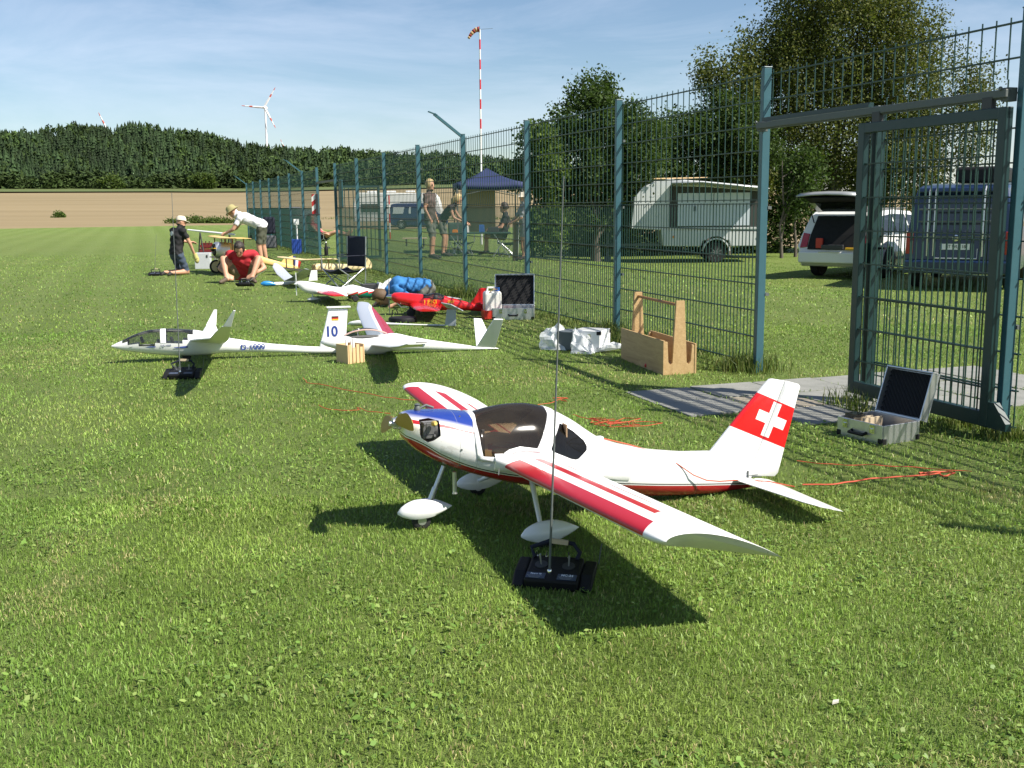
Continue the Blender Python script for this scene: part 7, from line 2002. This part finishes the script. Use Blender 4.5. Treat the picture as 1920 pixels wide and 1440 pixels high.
for sg in (-1, 1):
    mb = MB(); mb.box((-.008, sg * .86, .90), (.05, .13, .42)); mb.build('tail_lamp', M_lampr, van, bevel=.01)
    wheel(van, .95, sg * .84, .34); wheel(van, 3.85, sg * .84, .34)
    quad_plate(van, 'side_window', M_carglass, [(q[0], sg * (hwv(*q) + .004), q[1]) for q in ((.35, 1.15), (.42, 1.68), (1.75, 1.70), (1.75, 1.15))], .008)
    quad_plate(van, 'side_window', M_carglass, [(q[0], sg * (hwv(*q) + .004), q[1]) for q in ((1.85, 1.15), (1.85, 1.70), (2.85, 1.70), (2.85, 1.15))], .008)
    for k, (a, b_) in enumerate((((.02, 1.93), (-.12, 1.85)), ((-.12, 1.85), (-.16, 1.1)), ((-.16, 1.1), (-.12, .66)))):
        for dy in (0, .11) if sg > 0 else (0,):
            mb = MB(); mb.tube([(a[0], sg * .42 + dy, a[1]), (b_[0], sg * .42 + dy, b_[1])], .016, 8); mb.build('rack_tube', M_alu, van, smooth=True)
for z in (1.52, 1.30, 1.02):
    mb = MB(); mb.box((-.15, .05, z), (.03, 1.30, .032)); mb.build('rack_rail', M_steel, van, bevel=.006)
mb = MB(); mb.tube([(-.13, -.34, .8), (-.14, -.34, .62), (-.14, .4, .62), (-.13, .4, .8)], .012, 8); mb.build('rack_hoop', M_alu, van, smooth=True)
mb = MB(); mb.box((-.03, .06, .83), (.012, .52, .11)); npl = mb.build('number_plate', M_white, van)
mb = MB(); mb.box((-.037, .30, .83), (.004, .036, .10)); mb.build('plate_band', M_blue, npl)
text_mesh('plate_text', 'BT WL 118', .085, MATS['print_dark'], npl, (-.038, .04, .83), (R(90), 0, R(-90)), .001, .001, .86)
mb = MB(); mb.lathe([(.045, 0), (.06, .003), (.06, .01), (.045, .012)], (-.03, .05, .99), (-1, 0, 0), 20); mb.build('badge_ring', M_chrome, van)
mb = MB(); mb.box((1.6, -.25, 2.16), (1.9, .9, .30)); mb.build('roof_box', M_black, van, bevel=.06, seg=3)
for x in (.9, 2.3): mb = MB(); mb.box((x, -.1, 1.99), (.05, 1.5, .03)); mb.build('roof_bar', M_alu, van)
# ---- white box trailer, side hatch raised
tr = empty('box_trailer', D(1335, 488, 31.2), R(-186), 'white box trailer with rounded front and open side hatch', 'trailer'); tr.location.z = GZ
# x forward (towards the left of the picture), camera side is +y
tr.rotation_euler = (0, 0, R(177))
M_tw = mat('off_white_panel', (.58, .60, .59), .5, c2=(.48, .50, .49), scale=3)
M_tin = mat('pale_blue_panel', (.52, .57, .62), .45, var=.08, scale=3)
hwt = lambda x, z: .78
X0, X1 = -1.38, 2.35
prof = [(X0, .62), (X0, 2.05), (X0 + .1, 2.12), (.3, 2.28), (1.3, 2.36), (1.75, 2.30), (2.1, 2.12), (2.32, 1.85), (X1, 1.55), (X1 + .06, .98), (1.55, .93), (1.5, .48), (.42, .46), (.38, .62)] + [(math.cos(a) * .44, .30 + math.sin(a) * .44) for a in [R(50) + R(80) * i / 6 for i in range(7)]] + [(-.38, .62), (-.42, .46), (X0 + .1, .46)]
# flank stays closed; a dark sheet paints the shade inside the hatch
side_body(prof, lambda x, z: .77).build('trailer_body', M_tw, tr, bevel=.02)
mb = MB(); mb.add([(X0 + .1, .776, 1.0), (1.28, .776, 1.0), (1.28, .776, 2.16), (.3, .776, 2.12), (X0 + .1, .776, 1.98)], [(0, 1, 2, 3, 4)]); mb.build('hatch_shade', mat('hatch_shade_dark', (.05, .05, .045), .9, var=.3), tr)
for a, b_ in ((-.92, .08), (.10, 1.10)):
    mb = MB(); mb.box(((a + b_) / 2, .786, 1.50), (b_ - a, .012, .92)); mb.build('inner_panel', M_tin, tr, bevel=.004)
mb = MB(); mb.box((.62, .80, 1.52), (.05, .03, .13)); mb.build('panel_catch', M_black, tr)
rows = [[(x, .76, z), (x, 1.15, z + .07), (x, 1.5, z + .06)] for x, z in ((X0 + .05, 2.0), (-.4, 2.10), (.5, 2.2), (1.32, 2.18))]
mb = MB(); mb.rings(rows, cap=False, closed=False); o = mb.build('raised_hatch', mat('silver_sheet', (.6, .61, .63), .35, metal=.5, bump=.3, bscale=9), tr, smooth=True); o.modifiers.new('s', 'SOLIDIFY').thickness = .02
mb = MB(); mb.bar((1.3, .79, 1.0), (1.3, .79, 2.15), .05); mb.build('hatch_post', M_dark, tr)
mb = MB(); mb.box((.0, .785, .97), (2.7, .02, .05)); mb.build('sill_strip', M_tw, tr)
for x in (1.2, -1.2): mb = MB(); mb.cyl((x, .79, .74), .035, .02, (0, 1, 0), 12); mb.build('side_reflector', M_lampo, tr)
wheel(tr, 0, .70, .29, .17, M_steel, 9); wheel(tr, 0, -.70, .29, .17, M_steel, 9)
mb = MB(); rows = [[(math.cos(a) * r_, y, .30 + math.sin(a) * r_) for a in [R(5) + R(170) * i / 12 for i in range(13)]] for r_, y in ((.40, .70), (.40, .84), (.36, .84))]
mb.rings(rows, cap=False, closed=False); mb.build('mudguard', M_tw, tr, smooth=True)
mb = MB(); mb.bar((1.5, .35, .5), (3.3, 0, .5), .07); mb.bar((1.5, -.35, .5), (3.3, 0, .5), .07); mb.bar((3.2, 0, .5), (3.55, 0, .52), .06); mb.build('tow_bar', M_steel, tr)
mb = MB(); mb.tube([(3.05, .12, .02), (3.05, .12, .85)], .03, 8); mb.cyl((3.05, .12, .1), .1, .05, (0, 1, 0), 14); mb.bar((3.05, .12, .85), (3.05, .27, .85), .02); mb.build('jockey_wheel', M_steel, tr)
mb = MB(); mb.bar((1.8, .4, 2.38), (.2, .1, 2.40), .03); mb.build('roof_pole', M_woodbox, tr)
# ---- caravan and dark blue van far behind
cv = empty('caravan', D(750, 430, 84), R(180), 'white caravan with dark window and roof vents in the background', 'caravan'); cv.location.z = GZ
prof = [(-3.3, .45), (-3.35, 1.3), (-3.1, 2.3), (-2.8, 2.62), (3.0, 2.72), (3.25, 2.5), (3.45, 1.6), (3.4, .5)]
side_body(prof, lambda x, z: 1.1).build('caravan_body', mat('caravan_white', (.66, .66, .63), .35, var=.05), cv, bevel=.08, seg=3)
for x, w in ((2.2, 1.3), (-.4, 1.1), (-2.2, .9)): mb = MB(); mb.box((x, 1.11, 1.55), (w, .04, .62)); mb.build('window', M_carglass if 0 else mat('dark_caravan_window', (.035, .045, .04), .12, coat=.5), cv, bevel=.05)
mb = MB(); mb.box((0, 1.106, 1.98), (6.2, .015, .04)); mb.build('trim_strip', M_grey, cv)
mb = MB(); mb.box((0, 1.106, 1.12), (6.3, .015, .05)); mb.build('trim_strip', M_grey, cv)
for x in (2.1, .6, -.9): mb = MB(); mb.box((x, 0, 2.78), (.7, .6, .12)); mb.build('roof_vent', M_white, cv, bevel=.04)
mb = MB(); mb.bar((1.1, .3, 2.7), (1.1, .3, 3.2), .03); mb.bar((.7, .3, 3.2), (1.5, .3, 3.2), .03); mb.bar((.8, .1, 3.2), (.8, .5, 3.2), .02); mb.build('antenna', M_steel, cv)
for sg in (-1, 1): wheel(cv, -.3, sg * 1.0, .33, .18, M_steel, 5)
bv = empty('blue_van', D(786, 426, 79), R(2), 'dark blue delivery van parked in front of the caravan', 'van'); bv.location.z = GZ
prof = [(-2.0, .35), (-2.1, .8), (-2.05, 1.5), (-1.95, 1.80), (-1.6, 1.86), (.55, 1.86), (.95, 1.72), (1.45, 1.12), (2.05, .95), (2.15, .45), (2.0, .25)] + arch(1.35, .36, .25) + arch(-1.25, .36, .25) + [(-1.9, .28)]
hwb = lambda x, z: .86 - max(0, z - 1.0) * .14
side_body(prof, hwb).build('body', M_navyp, bv, bevel=.05, seg=3)
for sg in (-1, 1):
    for q in (((-1.85, 1.12), (-1.8, 1.6), (-1.0, 1.6), (-1.1, 1.12)), ((-.7, 1.12), (-.66, 1.6), (-.52, 1.6), (-.55, 1.12)), ((-.05, 1.12), (-.05, 1.6), (.75, 1.6), (1.1, 1.12))):
        quad_plate(bv, 'side_window', mat('painted_reflection_glass', (.42, .46, .46), .15, var=.2, scale=3), [(a, sg * (hwb(a, z) + .004), z) for a, z in q], .012)  # pale reflection is painted into the window colour
    mb = MB(); mb.box((-2.06, sg * .78, 1.25), (.06, .12, .5)); mb.build('tail_lamp', M_lampr, bv)
    wheel(bv, 1.35, sg * .75, .31); wheel(bv, -1.25, sg * .75, .31)
    mb = MB(); mb.box((0, sg * .868, .62), (2.0, .02, .08)); mb.build('side_strip', M_dark, bv)
mb = MB(); mb.box((-.7, 0, 1.93), (1.3, .9, .07)); mb.build('roof_rack', M_black, bv, bevel=.02)
# grey dome of a tarpaulin shelter left of the far gate
o = empty('grey_shelter', D(540, 395, 44), R(8), 'low grey tarpaulin shelter beyond the far end of the fence', 'tent'); o.location.z = GZ
rows = [[(x, math.cos(a) * 1.1, .55 + math.sin(a) * h) for a in [math.pi * j / 12 for j in range(13)]] for x, h in ((-1.35, .25), (-1.1, .75), (-.4, 1.1), (.4, 1.15), (.9, 1.0), (1.3, .6))]
mb = MB(); mb.rings(rows, cap=False, closed=False); s_ = mb.build('tarpaulin', mat('grey_tarpaulin', (.17, .165, .18), .8, var=.1), o, smooth=True); s_.modifiers.new('s', 'SOLIDIFY').thickness = .02
for x in (-1.3, 1.25):
    for y in (-1.05, 1.05): mb = MB(); mb.bar((x, y, 0), (x, y, .7), .04); mb.build('shelter_pole', M_steel, o)
# ---- blue canopy with table
tn = empty('canopy_tent', D(915, 478, 29.3), R(6), 'dark blue pavilion canopy beside the trees', 'tent'); tn.location.z = -.12
M_tent = mat('blue_tent_cloth', (.012, .022, .085), .75, var=.12, bump=.2, scale=6)
hw_ = .88; ze, zp = 1.98, 2.38
for k in range(4):
    a0, a1 = R(45 + 90 * k), R(135 + 90 * k)
    P0, P1 = Vector((math.cos(a0), math.sin(a0), 0)) * hw_ * 1.414, Vector((math.cos(a1), math.sin(a1), 0)) * hw_ * 1.414
    mb = MB(); rows = []
    for i in range(7):
        t = i / 6; rows.append([(lambda q: Vector((q.x * t, q.y * t, zp - (zp - ze) * t - .06 * math.sin(math.pi * t) - .03 * math.sin(math.pi * s) * t)))(P0.lerp(P1, s)) for s in [j / 8 for j in range(9)]])
    mb.rings(rows, cap=False, closed=False); o = mb.build('roof_panel', M_tent, tn, smooth=True); o.modifiers.new('s', 'SOLIDIFY').thickness = .006
    mb = MB(); mb.rings([[(q.x, q.y, ze - dz - .03 * math.sin(math.pi * s)) for s, q in [(j / 12, P0.lerp(P1, j / 12)) for j in range(13)]] for dz in (0, .16 )], cap=False, closed=False); o = mb.build('valance', M_tent, tn, smooth=True); o.modifiers.new('s', 'SOLIDIFY').thickness = .006
    mb = MB(); mb.bar((P0.x * .98, P0.y * .98, 0), (P0.x * .98, P0.y * .98, ze), .035); mb.build('tent_pole', M_steel, tn)
    mb = MB(); q0, q1 = P0.lerp(P1, .02) * .97, P0.lerp(P1, .98) * .97; mb.bar((q0.x, q0.y, ze - .02), (q1.x, q1.y, ze - .34), .018); mb.bar((q0.x, q0.y, ze - .34), (q1.x, q1.y, ze - .02), .018); mb.build('scissor_bar', M_steel, tn)
mb = MB(); mb.box((-.15, hw_ * .95, 1.25), (.9, .02, 1.2)); mb.build('hung_board', mat('beige_board', (.40, .32, .20), .8, var=.1), tn)
tb = empty('camping_table', D(900, 480, 27.3), R(4), 'dark green folding camping table with things on it', 'table'); tb.location.z = -.05
mb = MB(); mb.box((0, 0, .62), (1.55, .7, .03)); mb.build('table_top', mat('dark_green_board', (.02, .06, .05), .5), tb, bevel=.006)
for sx in (-1, 1):
    for sy in (-1, 1): mb = MB(); mb.bar((sx * .55 - .2 * sy, sy * .28, 0), (sx * .55 + .2 * sy, sy * .28, .6), .025); mb.build('leg', M_alu, tb)
for k, (x, y, d, m_, lab, nm) in enumerate(((-.62, -.1, (.14, .12, .07), M_lampo, 'small orange box at the left end of the camping table', 'orange_box'), (-.36, -.05, (.18, .14, .16), M_hdpe, 'white container near the left end of the camping table', 'white_container'), (.05, .05, (.14, .12, .18), mat('blue_plastic', (.04, .12, .35), .4), 'blue container in the middle of the camping table', 'blue_container'), (.35, 0, (.3, .2, .12), M_dark, 'dark bag at the right end of the camping table', 'dark_bag'))):
    q = tb.location + Vector((x, y, .637 + d[2] / 2)); mb = MB(); mb.box((0, 0, 0), d, taper=.92); mb.box((0, 0, d[2] / 2 + .004), (d[0] * .8, d[1] * .8, .012)); tag(mb.build(nm, m_, bevel=.012, loc=q), lab, 'container')
for k, (px, dd, rz, lab) in enumerate(((952, 27.9, 186, 'dark folding chair under the seated person in the shade'), (650, 46, 20, 'folding chair standing empty near the far gate'), (866, 28.4, -60, 'folding chair standing behind the camping table'))):
    q = D(px, 470, dd); q.z = -.1 if dd < 30 else GZ; camp_chair(q, R(rz), lab, m=mat('dark_green_canvas', (.02, .05, .04), .85, var=.3), seat_h=.42, back=.92)
q = k9.copy(); camp_chair(q + Vector((-.08, .02, -.02)), R(-12), 'reclining folding chair under the woman in pink', m=MATS['dark_green_canvas'], seat_h=.32, back=.78)
bn = empty('wooden_bench', D(778, 452, 35), R(3), 'plain wooden bench standing on the grass behind the fence', 'bench'); bn.location.z = -.2
mb = MB(); mb.box((0, 0, .42), (.8, .26, .04)); mb.build('seat', M_woodcut, bn, bevel=.004)
for sx in (-1, 1):
    mb = MB(); mb.box((sx * .28, 0, .2), (.04, .22, .4)); mb.build('leg', M_dark, bn)
wp_ = MB(); wp_.tube([(0, 0, -.1), (0.01, 0, .5), (0, 0.01, .98)], [.06, .055, .05], 10); tag(wp_.build('wooden_post', mat('weathered_post', (.24, .19, .12), .9, var=.3, bump=.5), smooth=True, loc=D(966, 488, 24.9)), 'weathered round wooden post the white hatted person leans on', 'post')
bpy.data.objects['wooden_post'].location.z = 0
sp = empty('striped_pole', D(731, 428, 52), 0, 'thin red and white striped measuring pole in front of the blue van', 'pole'); sp.location.z = GZ
for k in range(5): mb = MB(); mb.cyl((0, 0, .22 + .44 * k), .035, .44, n=8); mb.build('pole_band', (M_red, M_white)[k % 2], sp)
# dark dustbin like board left of the caravan
# ---- windsock
ws = empty('windsock_mast', D(903, 440, 46.5), 0, 'red and white striped windsock mast standing behind the camp', 'mast'); ws.location.z = GZ
zt = D(899.5, 55, 46.5).z - GZ; xs_ = D(899.5, 55, 46.5).x - ws.location.x
nb = 22; hb = zt / nb
for k in range(nb):
    mb = MB(); mb.cyl((xs_ * (k + .5) / nb, 0, hb * (k + .5)), .045 - .012 * k / nb, hb, n=10); mb.build('mast_band', (M_white if (k % 2 or k < 11) else M_red), ws)
sk = empty('windsock', (ws.location.x + xs_, 46.5, GZ + zt), 0, 'drooping red and yellow striped windsock on the tall mast', 'windsock')
path = [Vector((-.02, 0, .0)), Vector((-.11, 0, .0)), Vector((-.20, 0, -.04)), Vector((-.29, 0, -.11)), Vector((-.37, 0, -.20)), Vector((-.43, 0, -.29)), Vector((-.48, 0, -.37))]
for k in range(6):
    mb = MB(); mb.tube([path[k], path[k + 1]], [.115 - .011 * k, .115 - .011 * (k + 1)], 14, cap=False); o = mb.build('sock_band', (mat('sock_red', (.26, .035, .03), .85), mat('sock_pale', (.42, .28, .14), .85))[k % 2], sk, smooth=True); o.modifiers.new('s', 'SOLIDIFY').thickness = .004
mb = MB(); mb.tube([(0, .13 * math.cos(a), .13 * math.sin(a)) for a in [6.2831853 * j / 16 for j in range(17)]], .008, 6); mb.bar((0, 0, 0), (.55, 0, .03), .012); mb.build('swivel_hoop', M_steel, sk)
# ---- wind turbines
def turbine(px, py, dist, blade_px, angs, label, tower=True):
    h = D(px, py, dist); k = dist / F_PX
    gz_ = min(h.z - 60, field_z(h.x, h.y) + 30)
    t = empty('wind_turbine', (h.x, h.y, gz_), 0, label, 'wind turbine', 'wind turbines'); H = h.z - gz_; Lb = blade_px * k
    M_tw_ = mat('turbine_white', (.72, .74, .76), .5, var=.03)
    mb = MB(); mb.tube([(0, 0, -60), (0, 0, H)], [Lb * .07, Lb * .036], 16); mb.build('tower', M_tw_, t, smooth=True)
    mb = MB(); mb.box((0, Lb * .06, H), (Lb * .12, Lb * .36, Lb * .12)); mb.build('nacelle', M_tw_, t, bevel=Lb * .03)
    hub = empty('rotor', (0, -Lb * .16, H), 0, parent=t)
    mb = MB(); mb.lathe([(Lb * .01, -Lb * .08), (Lb * .06, -Lb * .03), (Lb * .065, Lb * .03)], (0, 0, 0), (0, 1, 0), 14); mb.build('hub', M_tw_, hub, smooth=True)
    for a in angs:
        d = Vector((math.cos(R(a)), 0, math.sin(R(a)))); n_ = Vector((-d.z, 0, d.x))
        segs = ((.05, .52, 0), (.52, .66, 1), (.66, .86, 0), (.86, 1.0, 1))
        for s0, s1, rd in segs:
            w = lambda s: Lb * (.105 * (1 - s) + .022) * (1 if s > .15 else .6 + s * 2.6)
            mb = MB(); rows = [[d * (Lb * s) + n_ * (w(s) * u) + Vector((0, v * w(s) * .22, 0)) for u, v in ((-.4, 0), (0, -1), (.6, 0), (0, 1))] for s in (s0, (s0 + s1) / 2, s1)]
            mb.rings(rows); mb.build('blade_tip' if rd else 'blade', mat('turbine_red', (.55, .09, .05), .5) if rd else M_tw_, hub)
turbine(497, 202, 1650, 41, (175, 58, -63), 'white wind turbine with red banded blades turning above the wooded hill')
turbine(209, 254, 2100, 44, (114, -6, 234), 'far wind turbine showing one blade tip over the left hill')
turbine(540, 291, 2300, 30, (112, -8, 232), 'far wind turbine with blade tip just above the trees on the right slope')
